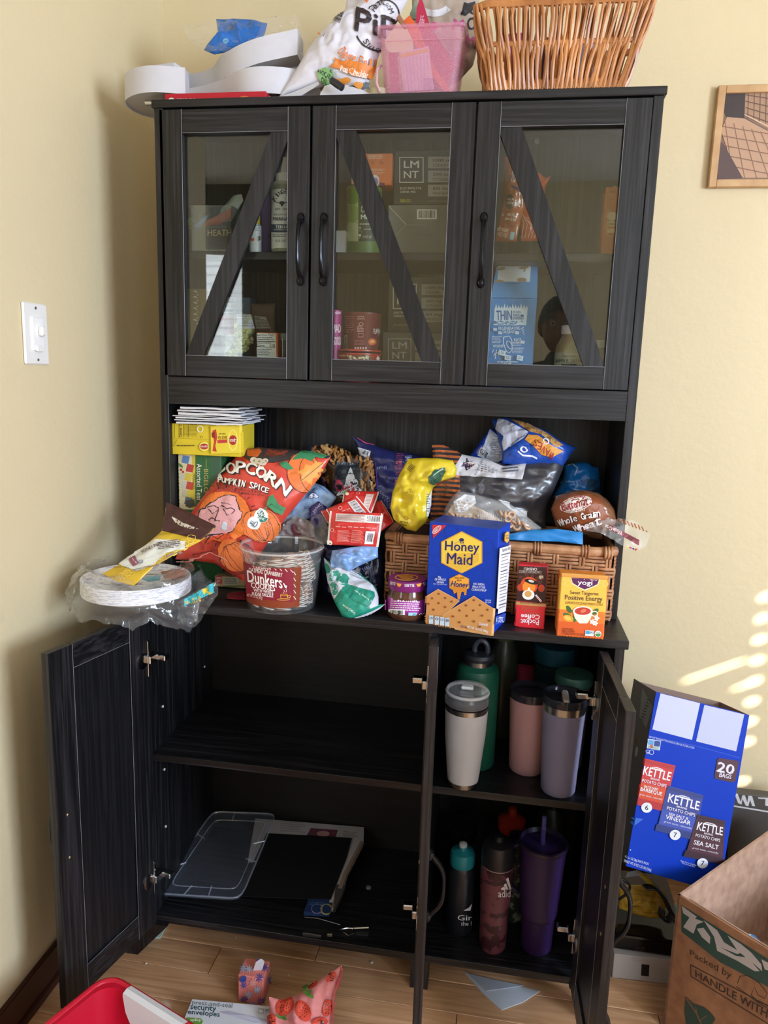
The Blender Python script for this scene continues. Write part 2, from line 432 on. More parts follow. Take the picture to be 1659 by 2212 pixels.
# front wall (behind the camera) with two window openings
fa0, fa1, fz0, fz1 = -1.72, -1.03, 1.0, 2.14
fb0, fb1, gz0, gz1 = 1.45, 2.5, 0.95, 2.25
XD = -.50
struct('wall_front_left', G().box(XF-.1, fa0, YF-.1, YF, 0, ZC).box(fa1, XD, YF-.1, YF, 0, ZC).box(fa0, fa1, YF-.1, YF, 0, fz0).box(fa0, fa1, YF-.1, YF, fz1, ZC), wall_paint('wall_darkened_for_reflection', '#4b433c'))  # dark colour made up so the left glass door reflects dark
struct('wall_front', G().box(XD, fb0, YF-.1, YF, 0, ZC).box(fb1, XR+.1, YF-.1, YF, 0, ZC)
       .box(fb0, fb1, YF-.1, YF, 0, gz0).box(fb0, fb1, YF-.1, YF, gz1, ZC), PAINT)
CEIL = mat('#e9e4d6', .8)
struct('ceiling', G().box(XF-.1, XR+.1, YF-.1, YB+.1, ZC, ZC+.08), CEIL)
WHITE_PAINT = mat('#efece4', .4)
def window(n, horizontal, a0, a1, z0, z1, at_):
    """frame, sash bars and pane as parts; a0..a1 along the wall"""
    t = .045
    def bx(g, p0, p1, q0, q1, r0, r1):
        return g.box(p0, p1, at_+q0, at_+q1, r0, r1) if horizontal else g.box(at_-q1, at_-q0, p0, p1, r0, r1)
    f = G()
    for (p0, p1, r0, r1) in ((a0, a0+t, z0, z1), (a1-t, a1, z0, z1), (a0+t, a1-t, z0, z0+t), (a0+t, a1-t, z1-t, z1), (a0+t, a1-t, (z0+z1)/2-.015, (z0+z1)/2+.015)):
        bx(f, p0, p1, -.08, -.045, r0, r1)
    fr = struct('window_%d' % n, f, WHITE_PAINT)
    g = G(); bx(g, a0+t, a1-t, -.064, -.06, z0+t, z1-t)
    put('pane', g, clear('window_glass', opac=.0, rough=.02), fr)
    s = G(); bx(s, a0-.03, a1+.03, -.01, .035, z0-.03, z0)
    put('window_sill', s, WHITE_PAINT, fr)
window(1, True, fa0, fa1, fz0, fz1, YF)
window(2, True, fb0, fb1, gz0, gz1, YF)
window(3, False, wy0, wy1, wz0, wz1, XR)
# venetian blind in window_1: closed slats, translucent, each with its cord hole
m, N, L, P = mk('blind_slat_vinyl')
P.inputs['Base Color'].default_value = lin('#f2f4fb'); P.inputs['Roughness'].default_value = .4
tl = N.new('ShaderNodeBsdfTranslucent'); tl.inputs['Color'].default_value = (.66, .78, 1.0, 1)
ms = N.new('ShaderNodeMixShader'); ms.inputs[0].default_value = .16
L.new(P.outputs[0], ms.inputs[1]); L.new(tl.outputs[0], ms.inputs[2]); L.new(ms.outputs[0], N['Material Output'].inputs['Surface'])
SLAT = m
SLAT_SHADE = mat('#3c4150', .7)  # colour of the painted shade lines between slats
def venetian(horizontal, a0, a1, z0, z1, w0, label, hole=None, sp=.0575, first=None, slits=()):
    """closed slats in a window; w0 = inner wall face, window recess goes outwards; optional column of cord holes"""
    def Q(p, y, z): return V((p, w0-y, z)) if horizontal else V((w0+y, p, z))
    b = thing('window_blind', label, 'blind', Q((a0+a1)/2, .025, z0))
    def bx(p0, p1, q0, q1, r0, r1):
        A, B = Q(p0, q0, r0), Q(p1, q1, r1); return G().box(A.x, B.x, A.y, B.y, r0, r1)
    put('headrail', bx(a0+.004, a1-.004, .004, .045, z1-.045, z1-.002), WHITE_PAINT, b)
    zz = first if first else z1-.045
    while zz-sp-.006 > z0+.02:
        g = G(); h = .0058; cells = [(a0+.006, a1-.006, 0, 1)]
        if hole: cells = [(a0+.006, hole-h, 0, 1), (hole+h, a1-.006, 0, 1), (hole-h, hole+h, 0, .38), (hole-h, hole+h, .56, 1)]
        for (s0, s1, zs_) in slits:
            if zz-sp < zs_ <= zz:
                c0 = [c for c in cells if c[2] == 0 and c[3] == 1]; qs = (zz-zs_)/(sp+.005); hq = .024
                for c in c0:
                    a_, b_ = max(c[0], s0), min(c[1], s1)
                    if b_ > a_: cells.remove(c); cells += [(c[0], a_, 0, 1), (b_, c[1], 0, 1), (a_, b_, 0, max(.02, qs-hq)), (a_, b_, min(.98, qs+hq), 1)]
        for (p0, p1, q0, q1) in cells:
            f = lambda q: (.020+.010*q, zz-q*(sp+.005))
            (ya_, za_), (yb_, zb2) = f(q0), f(q1)
            g.add([Q(p0, ya_, za_), Q(p1, ya_, za_), Q(p1, yb_, zb2), Q(p0, yb_, zb2)], [(0, 1, 2, 3)])
        s_ = put('slat', g, SLAT, b, fixn=False)
        put('slat_shade_line', bx(a0+.006, a1-.006, .012, .019, zz-.0065, zz+.0055), SLAT_SHADE, s_)  # dark strip added to paint the shaded line where slats overlap
        zz -= sp
    put('bottom_rail', bx(a0+.006, a1-.006, .012, .04, z0+.001, zz), WHITE_PAINT, b)
venetian(True, fa0, fa1, fz0, fz1, YF, 'narrow white slatted blind in the front wall window, reflected in the left glass door')
venetian(True, fb0, fb1, gz0, gz1, YF, 'wide white slatted blind closed over the front wall window behind the camera')
def back_to(px, py):
    q = at(px, py, y=YB); t = (XR-.0-q.x)/.69; return (YB-.63*t, q.z+.35*t)
sl = []
for (a, b) in (((1460, 1478), (1592, 1388)), ((1562, 1510), (1606, 1482))):
    (ya_, za_), (yb_, zb2) = back_to(*a), back_to(*b); sl.append((min(ya_, yb_), max(ya_, yb_), (za_+zb2)/2+(-.018 if not sl else .022)))

venetian(False, wy0, wy1, wz0, wz1, XR, 'white slatted blind on the right wall whose holes throw light spots', hole=-1.44, first=1.963, slits=sl)
put('sun_leak_stop', G().box(XR+.002, XR+.012, wy0+.004, wy1-.004, 1.950, wz1-.04), WHITE_PAINT, [o for o in bpy.data.objects if o.name.startswith('window_blind')][-1])  # added strip, blocks sun leaking between headrail and top slat
# floor: honey oak boards, each a piece
def oak(key, c1, c2):
    m, N, L, P = mk(key)
    tc = N.new('ShaderNodeTexCoord'); mp = N.new('ShaderNodeMapping'); mp.inputs['Scale'].default_value = (1.5, 26, 26)
    oi = N.new('ShaderNodeObjectInfo'); ad = N.new('ShaderNodeVectorMath'); ad.operation = 'ADD'
    L.new(tc.outputs['Object'], ad.inputs[0]); L.new(oi.outputs['Random'], ad.inputs[1]); L.new(ad.outputs[0], mp.inputs['Vector'])
    nz = N.new('ShaderNodeTexNoise'); nz.inputs['Scale'].default_value = 2.2; nz.inputs['Detail'].default_value = 8; nz.inputs['Distortion'].default_value = 1.2
    L.new(mp.outputs['Vector'], nz.inputs['Vector'])
    rp = N.new('ShaderNodeValToRGB'); rp.color_ramp.elements[0].position = .3; rp.color_ramp.elements[1].position = .72
    rp.color_ramp.elements[0].color = lin(c1); rp.color_ramp.elements[1].color = lin(c2)
    L.new(nz.outputs['Fac'], rp.inputs['Fac'])
    hs = N.new('ShaderNodeHueSaturation'); ma = N.new('ShaderNodeMapRange'); ma.inputs[3].default_value = .82; ma.inputs[4].default_value = 1.12
    L.new(oi.outputs['Random'], ma.inputs[0]); L.new(ma.outputs[0], hs.inputs['Value']); L.new(rp.outputs['Color'], hs.inputs['Color'])
    L.new(hs.outputs['Color'], P.inputs['Base Color'])
    P.inputs['Roughness'].default_value = .33; P.inputs['Coat Weight'].default_value = .25; P.inputs['Coat Roughness'].default_value = .2
    b = N.new('ShaderNodeBump'); b.inputs['Strength'].default_value = .08; L.new(nz.outputs['Fac'], b.inputs['Height']); L.new(b.outputs['Normal'], P.inputs['Normal'])
    return m
OAK = oak('honey_oak', '#b08058', '#dcae86')
fl = struct('floor', G().box(XF-.1, XR+.1, YF-.1, YB+.1, -.06, -.012), mat('#2b1a10', .8))
pw = .083; rn = random.Random(3); base_me = {}
rows = int((YB+1.15)/pw)+1
for r in range(rows):
    y1 = YB - r*pw; y0 = y1-pw+.0012; x = XL - rn.random()*.6
    while x < XR-.3:
        ln = rn.choice((.45, .62, .8, 1.0)); xa, xb = max(x, XL), min(x+ln-.0014, XR)
        if xb-xa > .02: put('floorboard', G().box(xa, xb, y0, y1, -.012, 0, .0010), OAK, fl)
        x += ln
put('far_floorboards', G().box(XF, XR, YF, YB-rows*pw, -.012, 0).box(XF, XL-.12, YB-rows*pw, YO, -.012, 0), OAK, fl, kind='stuff')
# dark stained baseboards
DK = mat('#3a1c14', .35, var=.25, vs_=6, sc=(1, 1, 6))
bs = G().box(XL, XL+.013, YO, YB, 0, .088, .002).box(XL, XL+.019, YO, YB, 0, .02, .003)
struct('baseboard_left', bs, DK)
struct('baseboard_back', G().box(XL+.013, XR, YB-.013, YB, 0, .088, .002), DK)
# light switch on the left wall
q1 = at(47, 650, x=XL); q2 = at(98, 790, x=XL); q3 = at(99, 660, x=XL); q0 = at(46, 785, x=XL)
ya, yb = (q1.y+q0.y)/2, (q2.y+q3.y)/2; za, zb_ = (q0.z+q2.z)/2, (q1.z+q3.z)/2
SW = mat('#efece9', .35, var=.02)
sw = thing('light_switch', 'white dimmer light switch plate on the yellow left wall', 'light switch', V((XL, (ya+yb)/2, za)))
yc, zc = (ya+yb)/2, (za+zb_)/2; hh = zb_-za; ww = yb-ya
put('plate', G().box(XL, XL+.006, ya, yb, za, zb_, .003), SW, sw)
put('rocker', G().box(XL+.005, XL+.010, yc-ww*.22, yc+ww*.22, zc-hh*.27, zc+hh*.27, .001), mat('#f6f4f2', .3, var=0), sw)
put('dimmer_slider', G().box(XL+.009, XL+.020, yc-.002, yc+.012, zc-.004, zc+.016, .003), SW, sw)
put('rocker_button', G().box(XL+.009, XL+.013, yc-.009, yc+.009, zc-.034, zc-.022, .001), SW, sw)
for zq in (zc+hh*.42, zc-hh*.42):
    put('screw', G().lathe([(.0028, 0), (.0028, .0012), (.001, .0016)], (XL+.006, yc, zq), 10, X=Matrix.Rotation(pi/2, 4, 'Y')), mat('#b5b2ac', .3, 1), sw)
# ================================================================ the black hutch
WX, WZ, WY = wood_black('x'), wood_black('z'), wood_black('y')
IN_ = wood_black('x', '#0e0e10', '#18181b', .5)
T = .018; H = 1.891; U = .124; D = .362; ZCT = .867; XP = .619
EDGE = mat('#8b8b90', .4, var=.2)
cab = thing('kitchen_hutch', 'tall black wooden hutch cabinet with three glass doors above and three open doors below', 'cabinet', V((.5, .2, 0)))
def P_(name, g, m, parent=cab, **k): return put(name, g, m, parent, **k)
P_('top_board', G().box(-.004, 1.004, U-.004, D, 1.876, H, .0012), WX)
for x in (0, 1-T): P_('upper_side_panel', G().box(x, x+T, U, D, ZCT, 1.876, .0008), WZ)
# upper back board has pale khaki light put into its colour, nook back is black
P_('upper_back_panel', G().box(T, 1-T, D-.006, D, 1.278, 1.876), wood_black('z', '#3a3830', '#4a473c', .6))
P_('nook_back_panel', G().box(T, 1-T, D-.006, D, ZCT, 1.278), WZ)
P_('fascia_rail', G().box(T, 1-T, U, U+T, 1.278, 1.337, .0008), WX)
P_('upper_floor_board', G().box(T, 1-T, U+T, D-.006, 1.322, 1.337), WX)
P_('nook_ceiling_board', G().box(T, 1-T, U+T, D-.006, 1.278, 1.290), WX)
for x in (.331, .658): P_('upper_divider', G().box(x-.008, x+.008, U+.022, D-.006, 1.337, 1.876), WZ)
for (a, b) in ((T, .323), (.339, .650), (.666, 1-T)): P_('upper_shelf', G().box(a, b, U+.035, D-.006, 1.586, 1.602, .0008), WX)
P_('countertop', G().box(-.006, 1.006, -.004, D, ZCT-.018, ZCT, .0012), WX)
# lower carcass
for x in (0, 1-T): P_('lower_side_panel', G().box(x, x+T, 0.002, D, .095, ZCT-.018, .0008), WZ)
P_('partition', G().box(XP, XP+T, .002, D-.006, .111, ZCT-.018, .0008), WZ)
P_('lower_back_panel', G().box(T, 1-T, D-.006, D, .095, ZCT-.018), IN_)
P_('bottom_board', G().box(T, 1-T, .002, D-.006, .094, .111, .0008), WX)
P_('lower_shelf', G().box(T, XP, .004, D-.006, .497, .513, .0008), WX)
P_('lower_shelf', G().box(XP+T, 1-T, .004, D-.006, .497, .513, .0008), WX)
# tapered splayed legs
for (x, sx) in ((0.0, -1), (1.0, 1)):
    for (y, sy) in ((.03, -1), (D-.05, 1)):
        xa = x if sx < 0 else x-.05; y0 = y-.038
        top = [(xa, y0, .095), (xa+.05, y0, .095), (xa+.05, y0+.045, .095), (xa, y0+.045, .095)]
        bx_ = xa-.060 if sx < 0 else xa+.066
        bot = [(bx_, y0+.008, 0), (bx_+.03, y0+.008, 0), (bx_+.03, y0+.038, 0), (bx_, y0+.038, 0)]
        P_('leg', G().add(bot+top, [(3, 2, 1, 0), (4, 5, 6, 7), (0, 1, 5, 4), (1, 2, 6, 5), (2, 3, 7, 6), (3, 0, 4, 7)]), WZ)
P_('leg', G().box(XP-.01, XP+.03, .03, .07, 0, .095), WZ)
# white cam covers and shelf pin holes
PIN = mat('#cfcfcb', .5, var=0)
for (x, y, z) in ((T, .06, .60), (T, .30, .60), (T, .06, .445), (T, .30, .445), (T, .06, .30)):
    P_('shelf_pin', G().lathe([(.003, 0), (.003, .002), (.001, .003)], (x, y, z), 10, X=Matrix.Rotation(pi/2, 4, 'Y')), PIN)
for (px, py) in ((1160, 305), (1328, 407), (404, 357)):
    q = at(px, py, y=D-.008); P_('cam_cover', G().lathe([(.0055, 0), (.0055, .002), (.004, .003)], (q.x, D-.006, q.z), 14, X=Matrix.Rotation(pi/2, 4, 'X')), PIN)

METAL = mat('#2a2b2e', .25, .9, var=.05)
CHROME = mat('#c9cacc', .18, 1, var=.05)
def edge_line(g, a, b, r=.0006): g.tube([a, b], r, 4)
def bow_handle(parent, p, up, out, length=.125):
    """curved bow pull with two oval feet"""
    p, up, out = V(p), V(up), V(out); h = length/2; pts = []
    for i in range(13):
        s = -1 + 2*i/12; pts.append(p + up*(h*.80*s) + out*(.008 + .020*(1-abs(s)**3)))
    g = G().tube(pts, [.0034 + .0016*abs(-1+2*i/12) for i in range(13)], 10); g.smooth = True
    side = up.cross(out)
    for sg in (-1, 1):
        c = p + up*(h*.90*sg); n = 14
        ring = lambda r, o: [c + out*o + up*(r*1.35*cos(2*pi*j/n)) + side*(r*sin(2*pi*j/n)) for j in range(n)]
        vs = ring(.0082, 0) + ring(.0082, .003) + ring(.005, .0075) + [c+out*.009]
        fs = [tuple(range(n))]
        for k in range(2):
            for j in range(n): fs.append((k*n+j, k*n+(j+1) % n, (k+1)*n+(j+1) % n, (k+1)*n+j))
        fs += [(2*n+j, 2*n+(j+1) % n, 3*n) for j in range(n)]
        g.add(vs, fs)
        g.tube([c+out*.004, p+up*(h*.80*sg)+out*.008], [.005, .005], 8)
    return put('handle', g, METAL, parent, smooth=True)
GLASS = clear('door_glass', tint='#f1f4f0', opac=.004, rough=.015, ior=1.55, body='#c8c8b0')
def glass_door(x0, x1, ox0, ox1, brace, hx):
    """framed glass door in the upper part, front face at y=U"""
    z0, z1, a0, a1 = 1.339, 1.873, 1.383, 1.828; yb = U+.017
    d = put('glass_door', G().box(x0, ox0, U, yb, z0, z1, .0007).box(ox1, x1, U, yb, z0, z1, .0007), WZ, cab)
    for (p, q) in ((z0, a0), (a1, z1)): put('rail', G().box(ox0+.0004, ox1-.0004, U+.0012, yb-.001, p, q, .0007), WX, d)
    w = .040
    if brace > 0: b = [(ox0, a0), (ox0+w, a0), (ox1, a1-.012), (ox1, a1), (ox1-w+.004, a1)]
    else: b = [(ox1-w, a0), (ox1, a0), (ox0+w, a1), (ox0, a1), (ox0, a1-.012)]
    put('diagonal_brace', G().prism([(x, U+.003, z) for x, z in b], (0, .009, 0)), wood_black('z'), d)
    put('glass_pane', G().box(ox0-.004, ox1+.004, U+.0125, U+.0150, a0-.004, a1+.004), GLASS, d)
    e = G()
    for (a, b_) in (((ox0, U, z0), (ox0, U, z1)), ((ox1, U, z0), (ox1, U, z1)), ((ox0, U, a0), (ox1, U, a0)), ((ox0, U, a1), (ox1, U, a1))): edge_line(e, a, b_, .0005)
    put('frame_joint', e, EDGE, d)
    if hx: bow_handle(d, (hx, U, 1.601), (0, 0, 1), (0, -1, 0), .135)
    return d
glass_door(.011, .329, .059, .284, 1, .313)
glass_door(.334, .656, .382, .610, -1, .361)
glass_door(.660, .981, .704, .934, -1, .682)
# lower doors (open), inner faces panelled
def hinge(parent, Xm, x, z, swing=1):
    g = G(); X_ = Xm
    g.box(x-.003, x+.004, .0165, .020, z-.040, z+.040, .0008, X=X_)
    g.lathe([(.0175, 0), (.0175, .003), (.015, .004)], (0, 0, 0), 16, X=X_ @ Matrix.Translation((x+.019, .0165, z)) @ Matrix.Rotation(-pi/2, 4, 'X'))
    g.box(x-.020, x+.010, .019, .030, z-.009, z+.009, .002, X=X_)
    g.box(x-.030, x-.012, .022, .050, z-.006, z+.006, .002, X=X_)
    return put('hinge', g, CHROME, parent, smooth=True)
def lower_door(hx, hy, ang, width, mirror, zt=.845, zb=.105):
    """local x runs from hinge (0) to free edge (width), local y = thickness outwards-in, ang is the direction of the free edge"""
    a = radians(ang); X_ = Matrix.Translation((hx, hy, 0)) @ Matrix.Rotation(a, 4, 'Z') @ Matrix.Diagonal((1, mirror, 1, 1))
    th = .0165; sw_ = .058
    g = G().box(0, sw_, 0, th, zb, zt, .0008, X=X_).box(width-sw_, width, 0, th, zb, zt, .0008, X=X_)
    d = put('lower_door', g, WZ, cab)
    for (p, q) in ((zb, zb+sw_), (zt-sw_*.8, zt)): put('rail', G().box(sw_+.0004, width-sw_-.0004, .001, th-.001, p, q, .0007, X=X_), WY, d)
    put('door_panel', G().box(sw_-.003, width-sw_+.003, .004, th-.005, zb+sw_-.003, zt-sw_*.8+.003, X=X_), wood_black('z', '#101013', '#1d1d21', .38), d)
    e = G()
    for yy in (th-.0002, .0002):
        for (p, q) in (((sw_, zb), (sw_, zt)), ((width-sw_, zb), (width-sw_, zt)), ((sw_, zb+sw_), (width-sw_, zb+sw_)), ((sw_, zt-sw_*.8), (width-sw_, zt-sw_*.8))):
            edge_line(e, X_ @ V((p[0], yy, p[1])), X_ @ V((q[0], yy, q[1])), .0004)
    put('frame_joint', e, EDGE, d)
    R3 = X_.to_3x3()
    bow_handle(d, X_ @ V((width-.027, 0, .470)), R3 @ V((0, 0, 1)), R3 @ V((0, -1, 0)), .135)
    for z in (.515, .425):
        put('screw', G().lathe([(.0035, 0), (.0035, .0012), (.0015, .0022)], (0, 0, 0), 10, X=X_ @ Matrix.Translation((width-.027, th, z)) @ Matrix.Rotation(-pi/2, 4, 'X')), mat('#b9a98a', .3, 1), d)
    for z in (zt-.10, zb+.12): hinge(d, X_, .004, z)
    return d
import math as _m
def door_from(hx, hy, fx, fy, mirror):
    return lower_door(hx, hy, _m.degrees(atan2(fy-hy, fx-hx)), sqrt((fx-hx)**2+(fy-hy)**2), mirror)
door_from(.010, -.008, -.052, -.268, 1)      # left door
door_from(.641, -.008, .662, -.274, -1)      # middle door, hinged on the partition
door_from(.967, -.010, .977, -.276, -1)      # right door
# ================================================================ builders for packaging
PXW = lambda P, w: w*((P-CAM).dot(-(MR @ V((0, 0, 1)))))/FPX      # photo pixels at P -> metres
def face_dir(a, b):
    d = V((b.x-a.x, b.y-a.y, 0)).normalized(); n = V((-d.y, d.x, 0))
    if n.dot(a-CAM) < 0: n = -n
    return d, n                                                     # along the front, and away from the camera
class Carton:
    """box standing on plane z (or with its front bottom edge at y): A,B front bottom corners, top = px of the front top left corner"""
    def __init__(s, A, B, top, z=None, y=None, depth=.05, back=None, h=None, zb=None):
        if z is not None: p0, p1 = at(*A, z=z), at(*B, z=z)
        else: p0, p1 = at(*A, y=y), at(*B, y=y); zz = zb if zb is not None else (p0.z+p1.z)/2; p0.z = p1.z = zz
        s.dx, s.dy = face_dir(p0, p1); s.w = (p1-p0).length; s.p = p0
        if back is not None:
            q = at(*back, z=p0.z); depth = max(.01, (q-p0).dot(s.dy))
        s.d = depth
        s.h = h if h else onpl(top[0], top[1], p0, s.dy).z - p0.z
        s.X = Matrix(((s.dx.x, s.dy.x, 0, p0.x), (s.dx.y, s.dy.y, 0, p0.y), (0, 0, 1, p0.z), (0, 0, 0, 1)))
        s.c = p0 + s.dx*s.w/2 + s.dy*depth/2
    def g(s, bev=.0012): return G().box(0, s.w, 0, s.d, 0, s.h, bev, X=s.X)
    def sub(s, x0, x1, y0, y1, z0, z1, bev=0): return G().box(x0*s.w, x1*s.w, y0, y1, z0*s.h, z1*s.h, bev, X=s.X)
def carton(name, label, cat, C, col, pr=None, group=None, rough=.45, bev=.0012, part='carton', extra=None):
    t = thing(name, label, cat, C.c.copy(), group)
    g = C.g(bev); m = col if not isinstance(col, str) else mat(col, rough, var=.04, bump=.1, bs=8, spec=.3)
    put(part, g, m, t)
    if pr: pr.build(g, t)
    return t, g
class Cyl:
    """upright round thing: cx, by = px of the front foot point, w = px width there"""
    def __init__(s, cx, by, w, z, top=None, h=None):
        f = at(cx, by, z=z); dr = V((f.x-CAM.x, f.y-CAM.y, 0)).normalized(); r = PXW(f, w)/2
        s.r = r; s.c = f + dr*r; s.dr = dr
        s.h = h if h else onpl(cx, top, s.c, dr).z - z
    def zat(s, py, cx=None): return onpl(pix(s.c)[0] if cx is None else cx, py, s.c, s.dr).z - s.c.z
def lathe_thing(name, label, cat, c, parts, group=None, n=36):
    """parts: (part name, profile, material)"""
    t = thing(name, label, cat, V(c), group); out = {}
    for (nm, prof, m) in parts:
        g = G().lathe(prof, c, n); out[nm] = g
        out[nm+'_o'] = put(nm, g, m, t, smooth=True)
    return t, out
def PL(px, py, y=None, z=None, tilt=0, yaw=0):
    p0 = at(px, py, y=y, z=z); a, b = radians(tilt), radians(yaw)
    n = V((sin(b)*cos(a), -cos(b)*cos(a), sin(a)))
    return p0, n
def resamp(P, n):
    P = [V(p) for p in P]; d = [0]
    for i in range(1, len(P)): d.append(d[-1] + (P[i]-P[i-1]).length)
    out = []
    for k in range(n):
        t = d[-1]*k/(n-1); i = 1
        while i < len(P)-1 and d[i] < t: i += 1
        s = (t-d[i-1])/max(1e-9, d[i]-d[i-1]); out.append(P[i-1].lerp(P[i], max(0, min(1, s))))
    return out
def smoothcurve(P, n):
    """catmull-rom through the points"""
    P = [V(p) for p in P]
    if len(P) < 3: return resamp(P, n)
    out = []; Q = [P[0]*2-P[1]] + P + [P[-1]*2-P[-2]]
    for i in range(1, len(Q)-2):
        for k in range(8):
            t = k/8; a, b, c, d = Q[i-1], Q[i], Q[i+1], Q[i+2]
            out.append(.5*((2*b)+(c-a)*t+(2*a-5*b+4*c-d)*t*t+(3*b-a-3*c+d)*t**3))
    out.append(P[-1]); return resamp(out, n)
def coons(top, right, bottom, left, pl, z=(0, 0, 1.0), nu=30, nv=30, curve=False):
    f = lambda L: [onpl(z[0]+x/z[2], z[1]+y/z[2], *pl) for x, y in L]
    rs = smoothcurve if curve else resamp
    t, b = rs(f(top), nu), rs(f(bottom), nu); l, r = rs(f(left), nv), rs(f(right), nv)
    P = []
    for i in range(nu):
        u = i/(nu-1); row = []
        for j in range(nv):
            v = j/(nv-1)
            row.append((1-v)*t[i]+v*b[i]+(1-u)*l[j]+u*r[j]-((1-u)*(1-v)*t[0]+u*(1-v)*t[-1]+u*v*b[-1]+(1-u)*v*b[0]))
        P.append(row)
    return P
def pillow(P, n, T, back=.6, wr=.004, fr=18, seed=0, e=.5, crease=.0):
    """puffed bag: front sheet and back sheet over the same outline"""
    nu, nv = len(P), len(P[0]); F = []; B = []; off = V((seed*3.1, seed*1.7, seed*.9))
    for i in range(nu):
        u = i/(nu-1); fr_, br_ = [], []
        for j in range(nv):
            v = j/(nv-1); k = max(0, sin(pi*u))**e*max(0, sin(pi*v))**e; p = P[i][j]
            w = noise.noise(p*fr+off)*wr*1.3 + noise.noise(p*fr*2.7+off)*wr*.5 - abs(noise.noise(p*fr*1.5+off*2))*wr*2.0 + abs(noise.noise(p*fr*3.3+off))*wr*.9 - abs(noise.noise(V((p.x*fr*.8, p.y*fr, p.z*fr*3))+off))*wr*.8
            edge = min(1, 6*min(u, 1-u, v, 1-v))
            cr = crease*(sin(u*40+4*noise.noise(p*12+off))*max(0, 1-5*min(v, 1-v)))
            fr_.append(p + n*(T*k + (w+cr)*edge + .0006)); br_.append(p - n*(T*back*k + w*edge*.5 + .0006))
        F.append(fr_); B.append(br_)
    g = G(); g.grid(F); g.grid(B, flip=True)
    nuv = nu*nv
    for i in range(nu-1):
        for j in (0, nv-1): g.f.append((i*nv+j, (i+1)*nv+j, nuv+(i+1)*nv+j, nuv+i*nv+j)); g.m.append(0)
    for j in range(nv-1):
        for i in (0, nu-1): g.f.append((i*nv+j, i*nv+j+1, nuv+i*nv+j+1, nuv+i*nv+j)); g.m.append(0)
    g.smooth = True; return g
def film(P, n, amp=.012, fr=22, seed=0, sharp=True):
    """crumpled single sheet"""
    off = V((seed*2.3, seed*5.1, seed*1.1)); R = []
    for row in P:
        r = []
        for p in row:
            a = noise.noise(p*fr+off); b = abs(noise.noise(p*fr*1.9+off)); c = abs(noise.noise(p*fr*4.1+off))
            r.append(p + n*(amp*a - amp*1.1*b + amp*.45*c))
        R.append(r)
    g = G().grid(R); g.smooth = True; return g
def bag(name, label, top, right, bottom, left, pl, T, m, z=(0, 0, 1.0), cat='bag', part='pouch', pr=None, group=None, nu=32, nv=32, curve=False, parent=None, back=.6, **k):
    P = coons(top, right, bottom, left, pl, z, nu, nv, curve); g = pillow(P, pl[1], T, back, **k)
    t = parent or thing(name, label, cat, g_base(g), group)
    put(part, g, m, t, angle=60)
    if pr: pr.L = min(pr.L, 5.5); pr.eps = .0011; pr.build(g, t)
    return t, g
def g_base(g):
    lo = [min(v[i] for v in g.v) for i in range(3)]; hi = [max(v[i] for v in g.v) for i in range(3)]
    return V(((lo[0]+hi[0])/2, (lo[1]+hi[1])/2, lo[2]))
FILM = clear('clear_film', opac=.07, rough=.10, ior=1.5, body='#e9edf2', bump=.6, bs=60)
FILM2 = clear('milky_film', opac=.20, rough=.18, ior=1.5, body='#e4e4e6', bump=.6, bs=50)
PET = clear('clear_plastic_tub', opac=.05, rough=.06, ior=1.55, body='#dfe3e8')
Z1 = (340, 850, 3.19); Z2 = (130, 1050, 2.765); Z3 = (650, 900, 4.1475); Z4 = (900, 880, 3.19); Z5 = (80, 1300, 1.885); Z6 = (900, 1360, 2.596); Z7 = (1300, 1400, 2.724); Z8 = (0, 1950, 1.843)
Y4 = (320, 220, 3.5675); Y5 = (660, 200, 3.455); Y6 = (1000, 180, 2.989); T1 = (250, 0, 2.765); T2 = (600, 0, 3.318); T3 = (950, 0, 2.34)
def zp(Z, x, y): return (Z[0]+x/Z[2], Z[1]+y/Z[2])
ZC_ = .867
# ================================================================ counter: the boxes and jars in front
# graham cracker box
C = Carton(zp(Z4, 60, 1485), zp(Z4, 525, 1565), zp(Z4, 90, 790), z=ZC_, back=zp(Z4, 600, 1478))
p = Print(*Z4, L=60)
for (hx, hy) in ((150, 830), (430, 840), (490, 960), (120, 980), (500, 1150), (110, 1130), (240, 860), (330, 850)):
    p.line([(hx+48*cos(radians(a)), hy+52*sin(radians(a))) for a in range(30, 390, 60)], 3, '#123c9c', True)
p.poly([(108, 808), (207, 812), (115, 903)], '#c8202c'); p.ell(140, 842, 38, 17, '#f3eef0', -42, ring=4); p.text('NABISCO', 112, 834, 168, 850, '#f3eef0', .02, -42)
hexa = lambda cx, cy, rx, ry: [(cx+rx*sin(radians(a))*1.16, cy-ry*cos(radians(a))) for a in range(0, 360, 60)]
p.poly(hexa(312, 998, 142, 146), '#d9a136'); p.poly(hexa(312, 998, 134, 137), '#f3d04c'); p.poly([(196, 1010), (430, 1000), (430, 1060), (312, 1133), (196, 1068)], '#e9bb42')
p.ell(311, 912, 17, 12, '#20205e'); p.ell(304, 930, 3, 8, '#20205e'); p.ell(314, 932, 3, 8, '#20205e'); p.ell(324, 930, 3, 8, '#20205e'); p.line([(262, 938), (285, 926), (303, 922)], 2, '#20205e')
p.text('Honey', 198, 925, 432, 1010, '#1d1f6a', .03, 3); p.text('Maid', 212, 1005, 386, 1082, '#1d1f6a', .03, 3)
p.poly(hexa(296, 1212, 68, 66), '#d28d2c'); p.poly(hexa(296, 1212, 62, 60), '#efa93c')
p.text('MADE WITH', 265, 1168, 330, 1180, '#5a3413', .02, 0); p.text('REAL', 282, 1184, 314, 1196, '#5a3413', .02); p.text('Honey', 237, 1198, 360, 1250, '#1d1f6a', .035, 4, italic=.3)
